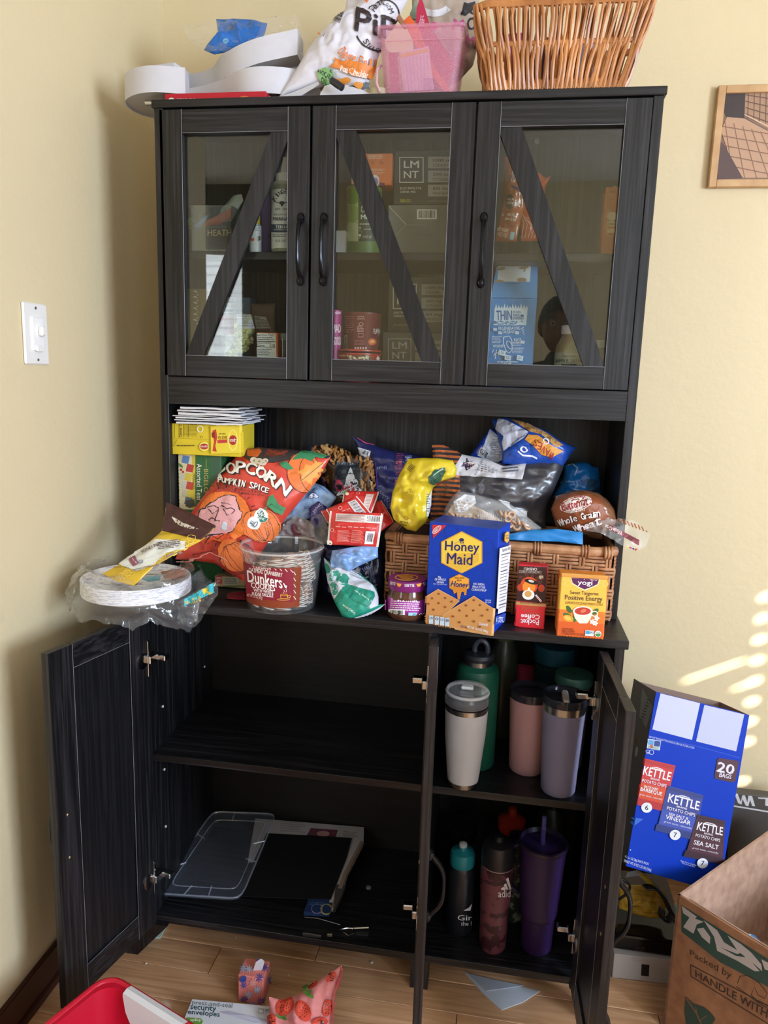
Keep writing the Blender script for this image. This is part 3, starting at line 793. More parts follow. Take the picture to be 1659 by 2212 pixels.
p.poly([(240, 1235), (350, 1240), (345, 1290), (332, 1292), (328, 1268), (312, 1270), (300, 1322), (286, 1322), (280, 1270), (262, 1284), (254, 1262)], '#d68b2f')
for i, s in enumerate(('8g', 'OF WHOLE', 'GRAIN')): p.text(s, *((150, 1160, 172, 1176) if i == 0 else (128, 1176+i*0, 205, 1192) if i == 1 else (142, 1196, 190, 1210)), '#dfe6f5', .03, 3)
p.text('PER 31g SERVING', 118, 1212, 212, 1224, '#b9c8ea', .0, 3)
for i, s in enumerate(('NO HIGH', 'FRUCTOSE', 'CORN SYRUP')): p.text(s, 395-i*6, 1208+i*20, 468+i*8, 1223+i*20, '#dfe6f5', .03, 4)
def cracker(pts, c, holes):
    p.poly(pts, c); p.line(pts, 4, '#e6b47b', True)
    for (x, y) in holes: p.ell(x, y, 7, 6, '#7e431b'); p.ell(x, y, 11, 9, '#b8753a', ring=4)
cracker([(70, 1300), (152, 1250), (300, 1330), (170, 1450), (62, 1440)], '#cf9255', [(155, 1282), (200, 1310), (110, 1312), (245, 1335), (155, 1345), (85, 1350), (200, 1372), (120, 1390)])
p.poly([(62, 1430), (180, 1430), (250, 1470), (250, 1520), (60, 1488)], '#c48747')
cracker([(185, 1425), (400, 1296), (533, 1382), (522, 1560), (300, 1522), (200, 1500)], '#d29657', [(398, 1325), (440, 1358), (345, 1360), (492, 1390), (395, 1395), (300, 1395), (455, 1430), (350, 1432), (255, 1435), (505, 1465), (400, 1470), (300, 1475), (440, 1505), (350, 1510)])
p.text('GRAHAMS', 435, 1480, 498, 1500, '#eef2fb', .02, 8); p.text('NET WT 14.4 OZ (408g)', 352, 1500, 496, 1540, '#eef2fb', .03, skew=[(352, 1497), (496, 1530), (496, 1552), (352, 1517)])
for x, s in ((92, '130'), (132, '0'), (168, '135'), (203, '8')):
    p.rect(x, 1428+(x-92)*.15, x+30, 1485+(x-92)*.15, '#c9dcec'); p.text(s, x+4, 1436+(x-92)*.15, x+26, 1454+(x-92)*.15, '#22406e', .03)
p.ell(320, 1502, 9, 8, '#2a3f86', ring=3); p.text('MADE WITH\nREAL GRAIN', 480, 1318, 520, 1342, '#dfe6f5', .01, 6)
# right side panel
p.poly([(583, 870), (600, 852), (614, 858), (612, 915), (598, 932), (581, 915)], '#efb63e'); p.text('Honey\nMaid', 585, 872, 611, 905, '#1d1f6a', .02, -12)
sd = [(560, 965), (626, 945), (590, 1400), (535, 1420)]
p.quad(sd, '#ecebf2')
p.text('Nutrition Facts', 0, 0, 0, 0, '#20202c', .03, skew=[(565, 970), (622, 950), (621, 975), (564, 995)])
for i in range(17): y = 1010+i*23; k = (y-965)/440; x0 = 562-k*25; x1 = 622-k*32; p.quad([(x0, y), (x1*.8+x0*.2 if i % 3 else x1, y-15), (x1*.8+x0*.2 if i % 3 else x1, y-15+(4 if i % 5 else 8)), (x0, y+(4 if i % 5 else 8))], '#6a6a78')
p.quad([(532, 1430), (588, 1412), (580, 1470), (526, 1490)], '#2a50b5'); p.lines(532, 1440, 575, 1480, 4, '#dfe6f5')
hm, gm = carton('cracker_box', 'tall blue cracker box with yellow honeycomb badge and two crackers, in front of wicker basket', 'box', C, '#0c3cb4', p)
put('top_flap', C.sub(.004, .996, .001, C.d*.97, 1.0, 1.004), mat('#2447a8', .4), hm)
# small red and brown coffee chocolate box, printed upside down
C = Carton(zp(Z4, 675, 1508), zp(Z4, 876, 1527), zp(Z4, 700, 1082), z=ZC_, depth=.028)
p = Print(*Z4, L=60)
p.quad([(698, 1090), (902, 1098), (888, 1350), (682, 1330)], '#35130f'); p.quad([(700, 1080), (903, 1090), (902, 1100), (699, 1092)], '#c8202a')
p.text('CREDELI', 740, 1105, 830, 1122, '#e8dfd6', .02, 182); p.text('CONCENTRATO E FRESCO', 706, 1124, 860, 1142, '#c8b8a8', .0, 182)
for (x, y) in ((725, 1175), (760, 1160), (795, 1170), (830, 1180), (740, 1200), (848, 1205)): p.ell(x, y, 22, 13, '#5a2a1c', 30+x); p.line([(x-12, y+6), (x+10, y-6)], 3, '#2a0d0a')
p.ell(775, 1225, 60, 58, '#d14a17'); p.ell(775, 1235, 44, 42, '#f28a2a'); p.ell(860, 1245, 22, 26, '#b53a16'); p.ell(712, 1240, 18, 24, '#b53a16')
p.ell(790, 1200, 48, 16, '#14100f', 15); p.ell(790, 1196, 20, 8, '#d9d2c8', 15)
p.poly([(768, 1240), (780, 1240), (788, 1275), (760, 1275)], '#f6e7d4'); p.ell(770, 1290, 42, 34, '#efe9e2'); p.ell(768, 1284, 24, 22, '#d39a52'); p.ell(858, 1168, 18, 17, '#8c6a4a'); p.text('x5', 846, 1160, 870, 1178, '#f2e9dc', .02, 182)
p.quad([(683, 1335), (888, 1352), (887, 1372), (682, 1358)], '#b88a50'); p.text('SUMMER EDITION', 712, 1341, 860, 1352, '#3a1010', .02, 183)
p.quad([(682, 1358), (887, 1372), (878, 1524), (676, 1504)], '#d5202b')
p.text('oGO', 720, 1368, 840, 1400, '#8c5c30', .03, 183); p.text('espresso', 742, 1404, 846, 1424, '#8c5c30', .0, 183)
p.text('Coffee', 720, 1424, 848, 1456, '#f3eef0', .035, 183); p.text('Pocket', 718, 1458, 842, 1494, '#f3eef0', .035, 183)
p.line([(820, 1290), (858, 1335)], 12, '#e9e4e0'); p.line([(824, 1296), (862, 1340)], 4, '#c8202a')
carton('coffee_chocolate_box', 'narrow red and brown chocolate box standing upside down between blue and orange boxes', 'box', C, '#c4222c', p)
# orange tea box
C = Carton(zp(Z4, 967, 1572), zp(Z4, 1286, 1597), zp(Z4, 986, 1168), z=ZC_, depth=.062)
p = Print(*Z4, L=60)
p.quad([(984, 1166), (1312, 1190), (1300, 1410), (972, 1390)], '#eebd4c')
for i in range(9): p.ell(1010+i*36, 1200+i*2+(10 if i % 2 else 0), 20, 20, '#f3cf74', ring=3, n=14)
p.poly([(1062, 1174), (1262, 1186), (1252, 1222), (1200, 1246), (1156, 1262), (1110, 1240), (1070, 1212)], '#f6e4c0'); p.poly([(1066, 1174), (1256, 1186), (1246, 1218), (1196, 1240), (1156, 1254), (1114, 1234), (1074, 1208)], '#5a1d50')
p.text('yogi', 1110, 1192, 1210, 1232, '#f7f2f4', .04, 3)
p.text('Sweet Tangerine', 1056, 1266, 1254, 1298, '#3c1a26', .0, 3); p.text('Positive Energy', 1022, 1296, 1280, 1340, '#2c1430', .012, 3); p.text('SUPPORTS FOCUS AND ENERGY LEVELS', 1024, 1342, 1282, 1360, '#7a3d1a', .0, 3)
p.poly([(974, 1385), (1020, 1400), (1060, 1440), (1300, 1430), (1286, 1597), (967, 1572)], '#e87a2e'); p.poly([(968, 1470), (1290, 1490), (1286, 1597), (967, 1572)], '#dd5f25')
for (x, y, a) in ((1050, 1390, 60), (1035, 1430, 20), (1090, 1450, 100), (1230, 1405, -40)): p.ell(x, y, 28, 14, '#3d6a33', a)
p.ell(1045, 1452, 36, 22, '#f6a431', 20); p.ell(1040, 1450, 24, 12, '#f9c45c', 20)
p.ell(1225, 1420, 24, 20, '#f0ead2', ring=7); p.poly([(1075, 1400), (1212, 1404), (1200, 1450), (1175, 1486), (1120, 1486), (1090, 1450)], '#f0ead2'); p.ell(1144, 1402, 68, 34, '#f3eedd'); p.ell(1144, 1402, 56, 26, '#c43c28'); p.ell(1148, 1400, 20, 12, '#e27a5a', -20)
for (x, y) in ((1210, 1475), (1240, 1450), (1230, 1485)):
    for a in range(0, 360, 72): p.ell(x+10*cos(radians(a)), y+10*sin(radians(a)), 10, 6, '#f7f5f3', a, n=10)
    p.ell(x, y, 4, 4, '#e8c64a')
p.text('CONTAINS CAFFEINE', 1000, 1518, 1080, 1530, '#5e2412', .0, 4); p.text('HERBAL SUPPLEMENT', 1000, 1532, 1090, 1546, '#5e2412', .0, 4); p.text('16 TEA BAGS NET WT 1.02 OZ (29g)', 998, 1550, 1154, 1572, '#5e2412', .01, 4)
p.quad([(1162, 1532), (1220, 1536), (1218, 1574), (1160, 1570)], '#dceaf2'); p.quad([(1164, 1535), (1190, 1537), (1189, 1560), (1163, 1558)], '#4f9ecf'); p.text('GMO', 1190, 1540, 1216, 1556, '#2b5b88', .03, 4)
p.ell(1248, 1557, 23, 22, '#f2f5ef'); p.ell(1248, 1557, 20, 19, '#3f8f4b', a0=0, a1=180); p.text('USDA', 1232, 1542, 1264, 1556, '#2f6b3a', .03)
t, g = carton('tea_box', 'orange and yellow tea box with purple badge and a cup, right end of counter', 'box', C, '#e58a34', p)
put('open_flap', C.sub(.01, .99, .004, .008, 1.0, 1.06), mat('#d89a4a', .5), t)
# purple-lidded dip jar
cy = Cyl(zp(Z3, 942, 0)[0], zp(Z3, 0, 1836)[1], 352/4.1475, ZC_, top=zp(Z3, 0, 1440)[1])
r, h = cy.r, cy.h; c = cy.c
lz = h-.021
t = thing('dip_jar', 'glass jar of brown dip with purple lid and pink label, left of blue cracker box', 'jar', c)
g0 = G().lathe([(r*.90, 0), (r*.98, .004), (r, .012), (r, lz-.016), (r*.93, lz-.006), (r*.90, lz)], c, 40); put('glass_jar', g0, two_noise('brown_dip', '#4a2a1c', '#6a4330', 60, .3, .7, .12), t, smooth=True)
gb = G().lathe([(r*1.006, .014), (r*1.008, .018), (r*1.008, lz-.020), (r*1.006, lz-.018)], c, 40); put('paper_label', gb, mat('#b13aa4', .4, var=.03), t, smooth=True)
gl = G().lathe([(r*.99, lz), (r*1.01, lz+.002), (r*1.01, h-.002), (r*.97, h), (r*.90, h-.0005), (0, h-.0005)], c, 44); put('lid', gl, mat('#7d1f6c', .35, var=.04), t, smooth=True)
p = Print(*Z3, L=12)
p.ell(945, 1442, 105, 30, '#d8a23e', ring=9); p.ell(950, 1442, 60, 17, '#c98f35', ring=6); p.poly([(870, 1430), (905, 1412), (950, 1420), (990, 1412), (1010, 1440), (960, 1465), (900, 1455)], '#b8742e')
p.text('SIETE', 928, 1500, 1014, 1524, '#f4ecf4', .04); p.text('SIETE', 800, 1480, 850, 1506, '#f4ecf4', .03, 12); p.poly([(858, 1490), (905, 1498), (890, 1525), (870, 1520)], '#e8a032'); p.poly([(1032, 1498), (1082, 1490), (1068, 1520), (1045, 1524)], '#e8a032'); p.text('SI', 1092, 1484, 1115, 1510, '#f4ecf4', .04, -10)
p.build(gl, t)
p = Print(*Z3, L=12)
for i in range(8): p.lines(812, 1596+i*18, 1060, 1608+i*18, 1, '#f3d9f0', .75, 2, .08)
p.bars(802, 1722, 932, 1800, 16); p.rect(960, 1748, 1028, 1790, '#9fd3e0'); p.text('GMO', 994, 1756, 1024, 1776, '#235a70', .03); p.ell(1060, 1770, 14, 14, '#f3d9f0', ring=4); p.ell(1085, 1765, 12, 14, '#f3d9f0', ring=4)
p.rect(770, 1640, 786, 1760, '#c85abb')
p.build(gb, t)
# clear tub of drizzled cookies
cy = Cyl(zp(Z1, 856, 0)[0], zp(Z1, 0, 1527)[1], 492/3.19, ZC_, top=zp(Z1, 0, 1030)[1]); c = cy.c; r0 = cy.r; h = cy.h; r1 = r0*1.17
t = thing('cookie_tub', 'open clear plastic tub with maroon cookie label on the counter', 'tub', c)
gt = G().lathe([(0, .002), (r0*.93, .002), (r0*.97, 0), (r0, .006), (r0*1.02, .02), (r1*.985, h-.018), (r1*.99, h-.014), (r1*1.03, h-.012), (r1*1.035, h-.003), (r1*1.01, h), (r1*.99, h-.004), (r1*.965, h-.02), (r0*.99, .02), (r0*.96, .008), (0, .006)], c, 64)
put('tub_wall', gt, PET, t, smooth=True)
gr = G(); gr.tube([c + V((r1*1.02*cos(a), r1*1.02*sin(a), h-.006)) for a in [2*pi*i/48 for i in range(48)]], .0022, 6, closed=True); put('rim', gr, clear('tub_rim', opac=.25, rough=.1, ior=1.6), t, smooth=True)
# label band: arc facing the camera and left
gl = G(); P = []; a_c = atan2(-cy.dr.y, -cy.dr.x)
for i in range(25):
    a = a_c - radians(71) + radians(99)*i/24; row = []
    for j in range(6):
        zz = .016 + (h*.76-.016)*j/5; rr = r0*1.01 + (r1-r0)*(zz/h) + .0012; row.append(c + V((rr*cos(a), rr*sin(a), zz)))
    P.append(row)
gl.grid(P); put('paper_label', gl, mat('#8a3c22', .4), t, smooth=True, fixn=False)
p = Print(*Z1, L=12)
p.quad([(600, 1150), (640, 1160), (655, 1420), (618, 1405)], '#8a1c34'); p.quad([(606, 1165), (938, 1213), (936, 1438), (625, 1410)], '#8a1830')
for i in range(8): p.line([(650+i*38, 1178+i*5), (668+i*38, 1198+i*5)], 5, '#e9dccb')
for i in range(5): p.line([(938, 1228+i*42), (952, 1250+i*42)], 5, '#e9dccb')
p.text("TRADER JOE'S", 670, 1192, 780, 1226, '#f2e4dc', .03, 9); p.text('OATMEAL CRANBERRY', 634, 1202, 860, 1262, '#f2e4dc', .04, skew=[(634, 1198), (862, 1236), (858, 1264), (634, 1226)])
p.text('Dunkers', 0, 0, 0, 0, '#fbf3ee', .045, skew=[(622, 1218), (856, 1262), (862, 1342), (628, 1296)]); p.text('COOKIES', 0, 0, 0, 0, '#fbf3ee', .05, skew=[(650, 1298), (812, 1322), (812, 1360), (652, 1336)])
p.text('WITH WHITE', 0, 0, 0, 0, '#fbf3ee', .04, skew=[(668, 1342), (800, 1358), (800, 1378), (668, 1362)]); p.text('FUDGE DRIZZLE', 0, 0, 0, 0, '#fbf3ee', .04, skew=[(658, 1366), (800, 1380), (800, 1402), (660, 1388)])
p.text('NET WT 17.6 OZ (499g)', 622, 1386, 728, 1412, '#e8c8c0', .02, 12)
p.ell(872, 1385, 24, 8, '#e0b23c', ring=4); p.line([(848, 1386), (852, 1410), (892, 1412), (896, 1386)], 4, '#e0b23c'); p.ell(906, 1396, 12, 9, '#e0b23c', ring=4); p.ell(868, 1416, 44, 7, '#e0b23c', ring=3); p.line([(868, 1370), (876, 1358), (868, 1350)], 3, '#f2e4dc'); p.line([(884, 1368), (890, 1356), (884, 1346)], 3, '#f2e4dc'); p.line([(868, 1305), (884, 1330)], 8, '#fbf3ee'); p.poly([(872, 1328), (892, 1318), (888, 1342)], '#fbf3ee')
p.build(gl, t, bvh=gl.bvh())
# cookies
CK = two_noise('oat_cookie', '#5d3a26', '#a87a58', 55, .35, .7, .8, bump=.8)
ICE = mat('#eee8e0', .45, var=.03)
def cookie_mesh(seed):
    rn = random.Random(seed); g = G(); n = 18; R = .033; prof = [(0, -.006), (.8, -.0055), (1, 0), (.86, .005), (.45, .0075), (0, .008)]
    vs = []; fs = []
    for k, (rr, zz) in enumerate(prof):
        for j in range(n):
            a = 2*pi*j/n; q = 1+.08*sin(3*a+seed)+.05*sin(7*a+seed*2); vs.append(V((R*rr*q*cos(a), R*rr*q*sin(a), zz + .0012*sin(5*a+k*2+seed)*(rr > .2))))
    for k in range(len(prof)-1):
        for j in range(n): fs.append((k*n+j, k*n+(j+1) % n, (k+1)*n+(j+1) % n, (k+1)*n+j))
    g.add(vs, fs)
    z = G(); pts = []
    for i in range(17):
        x = -R*.94 + R*1.88*i/16; w = sqrt(max(0, R*R-x*x))*.98; s = 1 if i % 2 else -1
        pts.append(V((x, s*w, .0045 if i % 2 else .0045))); pts.append(V((x+R*.05, 0, .0092)))
    z.tube(pts[:-1], .00125, 5); return g, z
def ghost(name, g, m, fixn=True):
    me = bpy.data.meshes.new(name); me.from_pydata([tuple(v) for v in g.v], [], g.f); me.materials.append(m); me.polygons.foreach_set('use_smooth', [True]*len(me.polygons)); me.update(); return me
cks = []
for s_ in range(3):
    a, b = cookie_mesh(s_); cks.append((ghost('cookie', a, CK), ghost('drizzle', b, ICE)))
rn = random.Random(11); spots = []
for (rr, cnt, lean, zz, ph) in ((r0*.73, 11, 80, .038, 0), (r0*.76, 11, 78, .080, .28), (r0*.36, 5, 60, .040, .1), (r0*.40, 5, 40, .080, .6)):
    for i in range(cnt): spots.append((2*pi*i/cnt+ph, rr, zz, lean+rn.uniform(-8, 8)))
for k, (a, rr, zz, lean) in enumerate(spots):
    dx = cos(a)*rr; dy = sin(a)*rr; right = (dx*.9 - dy*.4)
    if zz > .06: zz += right*.30-.008
    if zz > .06 and dx < -.03: continue
    me, mi = cks[k % 3]
    o = bpy.data.objects.new('cookie', me); COL.objects.link(o); o.location = c + V((dx, dy, zz))
    nrm = V((cos(a)*sin(radians(lean)), sin(a)*sin(radians(lean)), cos(radians(lean))))
    o.rotation_mode = 'QUATERNION'; o.rotation_quaternion = nrm.to_track_quat('Z', 'X')
    setp(o, 'oatmeal cookie with white icing drizzle inside the clear tub', 'cookie', 'cookies in the clear tub')
    d = bpy.data.objects.new('drizzle', mi); COL.objects.link(d); d.parent = o
# ================================================================ counter: bags, baskets and clutter
# --- popcorn bag leaning back on the left
p = Print(*Z1, L=14)
p.poly([(600, 382), (740, 374), (900, 384), (1060, 400), (1192, 434), (1180, 450), (1040, 430), (930, 455), (800, 480), (640, 470), (585, 430)], '#3a3234')
p.poly([(620, 380), (700, 376), (720, 400), (690, 440), (620, 430)], '#d8632f'); p.poly([(760, 380), (900, 390), (880, 420), (780, 440), (740, 410)], '#6a3224'); p.line([(760, 390), (830, 420), (900, 400)], 7, '#a8432c'); p.line([(740, 430), (820, 395), (880, 430)], 7, '#8f3a28')
for (x, y, r) in ((665, 460, 26), (700, 470, 30), (730, 480, 24), (690, 490, 24), (745, 465, 20), (660, 485, 16)): p.ell(x, y, r, r*.75, '#ded2bd'); p.ell(x+4, y+3, r*.4, r*.3, '#a08462')
p.ell(1010, 545, 118, 140, '#e9793c', -8); p.ell(965, 530, 62, 110, '#ee8a4a', -4, ring=5); p.ell(1045, 560, 64, 120, '#2f211e', -10, ring=4); p.ell(1010, 545, 118, 140, '#2f211e', -8, ring=4)
p.poly([(990, 400), (1090, 395), (1185, 425), (1140, 450), (1090, 440), (1060, 470), (1010, 450), (930, 460), (960, 425)], '#3f8a5c')
p.poly([(1150, 480), (1120, 510), (1150, 530), (1100, 545), (1120, 580), (1070, 580), (1060, 630), (1020, 600), (985, 610), (1000, 560), (960, 545), (1010, 520), (1020, 490), (1060, 500), (1090, 470)], '#e9a24a'); p.line([(1140, 480), (1060, 545), (985, 605)], 4, '#5a2f1e')
p.poly([(840, 480), (890, 470), (940, 520), (900, 530), (860, 510)], '#3f8a5c')
p.word('POPCORN', [(418, 560), (648, 522), (908, 682)], 76, '#f4efe6', .07, '#2a3a3a', .92)
p.word('PUMPKIN SPICE', [(425, 606), (600, 628), (772, 672)], 38, '#f4efe6', .06, '#2a3a3a', .85)
p.text('INDULGENTLY MINIMALLY PROCESSED', 0, 0, 0, 0, '#33201e', .0, skew=[(420, 634), (718, 684), (716, 696), (420, 646)]); p.text('WITH ORGANIC COCONUT OIL + HIMALAYAN PINK SALT', 0, 0, 0, 0, '#33201e', .0, skew=[(378, 640), (750, 708), (748, 722), (378, 652)])
p.ell(475, 850, 175, 172, '#e9792f', -20)
for a in range(-150, 150, 16): p.line([(475+192*cos(radians(a)), 850+186*sin(radians(a))), (475+214*cos(radians(a)), 850+206*sin(radians(a)))], 6, '#2f1f22')
face = [(385, 760), (430, 722), (490, 706), (545, 722), (570, 770), (574, 810), (592, 820), (584, 860), (560, 880), (535, 940), (500, 966), (430, 985), (350, 1010), (330, 1020), (300, 960), (330, 890), (300, 860), (312, 810), (350, 790)]
p.poly(face, '#e3a6a8'); p.line(face[:12], 7, '#2f2530'); p.line(face[13:]+[face[0]], 7, '#2f2530')
p.line([(372, 800), (395, 830), (430, 815), (432, 790)], 6, '#2f2530'); p.line([(470, 805), (490, 835), (520, 830), (536, 812)], 6, '#2f2530'); p.line([(362, 790), (400, 782), (434, 800)], 6, '#2f2530'); p.line([(468, 800), (510, 795), (545, 815)], 6, '#2f2530')
p.line([(452, 760), (515, 772)], 6, '#2f2530'); p.line([(455, 782), (490, 788)], 5, '#2f2530'); p.line([(436, 810), (420, 850), (405, 880), (430, 882)], 6, '#2f2530'); p.line([(368, 878), (400, 868), (440, 890)], 7, '#2f2530'); p.ell(472, 912, 17, 19, '#c9d3dd'); p.line([(330, 985), (420, 965), (470, 960)], 8, '#2f2530')
p.poly([(300, 1000), (420, 975), (500, 960), (530, 1000), (470, 1010), (400, 1000), (340, 1030)], '#e0562e'); p.line([(345, 1020), (380, 975), (430, 1005), (480, 965), (520, 1000)], 7, '#2f2530')
p.ell(715, 905, 122, 110, '#e97a3c', -15); 
for k_ in (-70, -35, 0, 35, 70): p.ell(715+k_*.4, 905, 20+abs(k_)*.9, 108, '#3a201c', -15, ring=3)
p.poly([(770, 720), (800, 700), (830, 760), (880, 780), (850, 830), (800, 810), (760, 770)], '#3f8a5c'); p.line([(740, 800), (790, 760), (850, 800)], 5, '#24503a'); p.line([(740, 810), (760, 780)], 10, '#3f8a5c')
p.ell(717, 842, 48, 49, '#f0f2ec'); p.ell(717, 842, 46, 47, '#2d7d6d', a0=10, a1=170); p.text('USDA', 694, 812, 744, 852, '#1f5f58', .04, 50); p.text('ORGANIC', 690, 852, 742, 868, '#e8f2ea', .02, 25)
p.ell(666, 894, 43, 42, '#eef0ee'); p.lines(640, 880, 678, 900, 3, '#3a5a6a', .5, 25); p.ell(684, 902, 11, 11, '#3a5a6a', ring=4); p.lines(650, 904, 690, 916, 2, '#3a5a6a', .5, 25)
p.ell(540, 1110, 120, 90, '#e8793a', 50)
for k_ in (30, 60, 90, 115): p.ell(560, 1130, 110, k_, '#3a201c', 55, n=30, ring=3)
p.ell(328, 1060, 14, 14, '#3a2024', ring=3); p.lines(260, 1082, 470, 1094, 1, '#5a2024', .6, -10); p.line([(150, 1140), (300, 1120), (380, 1088), (440, 1110), (500, 1150)], 6, '#e0a29a')
tp, gp = bag('popcorn_bag', 'large red-orange popcorn bag with meditating man in a sun and pumpkins', [(585, 385), (730, 374), (900, 385), (1060, 402), (1195, 434)], [(1195, 434), (1120, 570), (1000, 720), (880, 865), (800, 970), (700, 1120), (600, 1298)],
  [(125, 1142), (250, 1150), (400, 1172), (500, 1240), (600, 1298)], [(585, 385), (440, 555), (330, 700), (235, 835), (170, 1000), (125, 1142)], PL(*zp(Z1, 560, 1240), y=.085, tilt=22, yaw=-4), .048, foil('#d9493a'), Z1, pr=p, wr=.0034, seed=2, nu=44, nv=44)
# --- pretzel bag behind it
P1_ = PL(*zp(Z1, 1280, 650), y=.245, tilt=14, yaw=5)
pz = Print(*Z1, L=14); rn = random.Random(5)
for _ in range(240):
    x, y = rn.uniform(1075, 1490), rn.uniform(372, 690)
    if 1185 < x < 1400 and y > 470: continue
    a = rn.uniform(20, 160) if x < 1240 else rn.uniform(60, 130); l = rn.uniform(26, 60)
    pz.line([(x-l/2*cos(radians(a)), y-l/2*sin(radians(a))), (x, y+3), (x+l/2*cos(radians(a)), y+l/2*sin(radians(a)))], 13, rn.choice(('#a8743c', '#7d4d25', '#bd8a50', '#8f5d2e', '#c79a62')))
pz.poly([(1235, 480), (1395, 490), (1385, 700), (1200, 690), (1225, 560)], '#1c2630'); pz.text('SWEET & SALTY', 1240, 482, 1390, 500, '#8d93a0', .0, 4)
pz.poly([(1305, 525), (1330, 515), (1350, 540), (1370, 610), (1405, 675), (1330, 705), (1230, 700), (1290, 600)], '#d9dbe4'); pz.text("Dot's", 1236, 610, 1372, 668, '#b3324a', .05, 6); pz.line([(1064, 372), (1140, 540), (1200, 700)], 8, '#5b3a8a'); pz.line([(1484, 460), (1494, 660)], 8, '#5b3a8a')
bag('pretzel_bag', 'brown pretzel stick bag with purple edges and torn top, behind the popcorn bag', [(1062, 370), (1180, 362), (1260, 372), (1290, 410), (1370, 432), (1484, 452)], [(1484, 452), (1492, 560), (1498, 700)], [(1205, 770), (1340, 760), (1498, 740)], [(1062, 370), (1130, 520), (1205, 770)],
    P1_, .022, foil('#4a3020'), Z1, pr=pz, wr=.006, seed=4, nu=28, nv=28)
# --- navy bag
pn = Print(*Z3, L=20)
pn.poly([(500, 270), (630, 310), (610, 380), (560, 355), (530, 340)], '#dfe3ee'); pn.bars(545, 300, 615, 345, 10, ang=20, bgc='#dfe3ee'); pn.line([(500, 190), (580, 240), (660, 258)], 7, '#d0526a'); pn.line([(462, 182), (520, 340)], 9, '#15151c')
for i in range(7): pn.lines(670+i*20, 640+i*14, 684+i*20, 820, 10, '#7a7a92', .4, 0)
pn.lines(705, 410, 745, 500, 6, '#8a8fb8', .45, 85); pn.lines(850, 345, 915, 610, 18, '#a0435a', .3, 4); pn.lines(935, 370, 1000, 470, 9, '#b8bcd8', .35, 0)
bag('crisp_bag', 'dark navy blue crisp bag standing behind the crumpled yellow bag', [(462, 176), (560, 210), (680, 265), (800, 305), (1000, 330), (1170, 370)], [(1170, 370), (1160, 600), (1100, 850)], [(640, 840), (850, 880), (1100, 850)], [(462, 176), (530, 340), (620, 560), (640, 840)],
    PL(*zp(Z3, 800, 600), y=.275, tilt=6), .03, foil('#262a5c', .35), Z3, pr=pn, wr=.006, seed=6)
# --- halloween bag: dark with striped end and white paper label
ph = Print(*Z4, L=14)
stripes = [(255, 275), (290, 315), (330, 352), (500, 523), (547, 570), (595, 612), (640, 660), (688, 708), (730, 750)]
for i in range(16):
    y = 262+i*33; ph.poly([(100, y), (160, y-2), (300, y+10), (300, y+26), (160, y+14), (100, y+15)], '#c06a38')
ph.poly([(310, 330), (480, 360), (600, 412), (700, 395), (762, 375), (724, 500), (600, 492), (450, 480), (272, 468), (268, 400)], '#cfccd0')
ph.poly([(300, 410), (330, 380), (345, 350), (360, 375), (395, 372), (400, 395), (375, 420), (340, 440), (330, 410)], '#3a2440'); ph.rect(345, 380, 352, 395, '#e07a30'); ph.rect(372, 385, 380, 400, '#e07a30'); ph.poly([(318, 395), (322, 365), (330, 392)], '#3a2440')
ph.text('Frightfully', 0, 0, 0, 0, '#5a565e', .0, skew=[(398, 462), (440, 362), (462, 366), (420, 466)])
for i in range(5): ph.lines(445+i*24, 380+i*14, 460+i*24, 450+i*4, 5, '#7a767e', .4)
ph.rect(590, 420, 700, 430, '#5a565e', -8); ph.rect(600, 440, 705, 448, '#6a666e', -6); ph.line([(588, 425), (712, 400), (700, 450), (596, 452)], 2.5, '#5a565e', True)
ph.poly([(560, 640), (640, 650), (640, 700), (760, 715), (752, 755), (700, 745)], '#d6d4d6')
bag('halloween_bag', 'big dark grey snack bag with orange and black striped end and white label', [(105, 255), (180, 258), (320, 325), (500, 365), (640, 400), (780, 372), (930, 330), (1040, 270)], [(1040, 270), (1010, 420), (950, 560), (900, 680), (890, 830)], [(88, 760), (250, 800), (500, 850), (700, 860), (890, 840)], [(105, 255), (120, 420), (100, 600), (88, 760)],
    PL(*zp(Z4, 600, 600), y=.215, tilt=12), .045, foil('#3b393f', .32), Z4, pr=ph, wr=.007, seed=9, nu=44, nv=36, crease=.0)
# --- wavy chip bag on top
pw = Print(*Z4, L=14)
pw.poly([(560, 75), (620, 90), (775, 170), (740, 210), (650, 270), (600, 300), (590, 240), (600, 200), (545, 150)], '#c9cbdc'); pw.line([(775, 175), (700, 220), (622, 290)], 6, '#1d3f9a')
pw.poly([(640, 80), (760, 110), (900, 180), (1010, 262), (960, 275), (860, 190), (780, 165), (690, 110)], '#c08c50')
for (x, y) in ((720, 108), (770, 130), (830, 160), (880, 190), (940, 230)): pw.ell(x, y, 22, 13, '#dcb070', 30); pw.ell(x+6, y+4, 18, 8, '#a87038', 30, ring=3)
pw.poly([(770, 190), (840, 195), (940, 270), (1010, 300), (930, 345), (860, 325), (800, 260), (745, 225)], '#e29a3c'); pw.poly([(620, 300), (740, 225), (800, 265), (860, 328), (925, 350), (860, 362), (740, 352), (660, 330)], '#1e4db0')
for i, ch in enumerate('SEVAW'): pw.text(ch, 806+i*27, 220+i*22, 834+i*27, 268+i*22, '#a8282e', .03, 198)
pw.ell(740, 290, 26, 20, '#e8ebf4', 20, ring=9); pw.line([(700, 300), (730, 330), (800, 335), (830, 350)], 11, '#e8ebf4'); pw.ell(890, 235, 22, 18, '#e8ebf4', 30, ring=7)
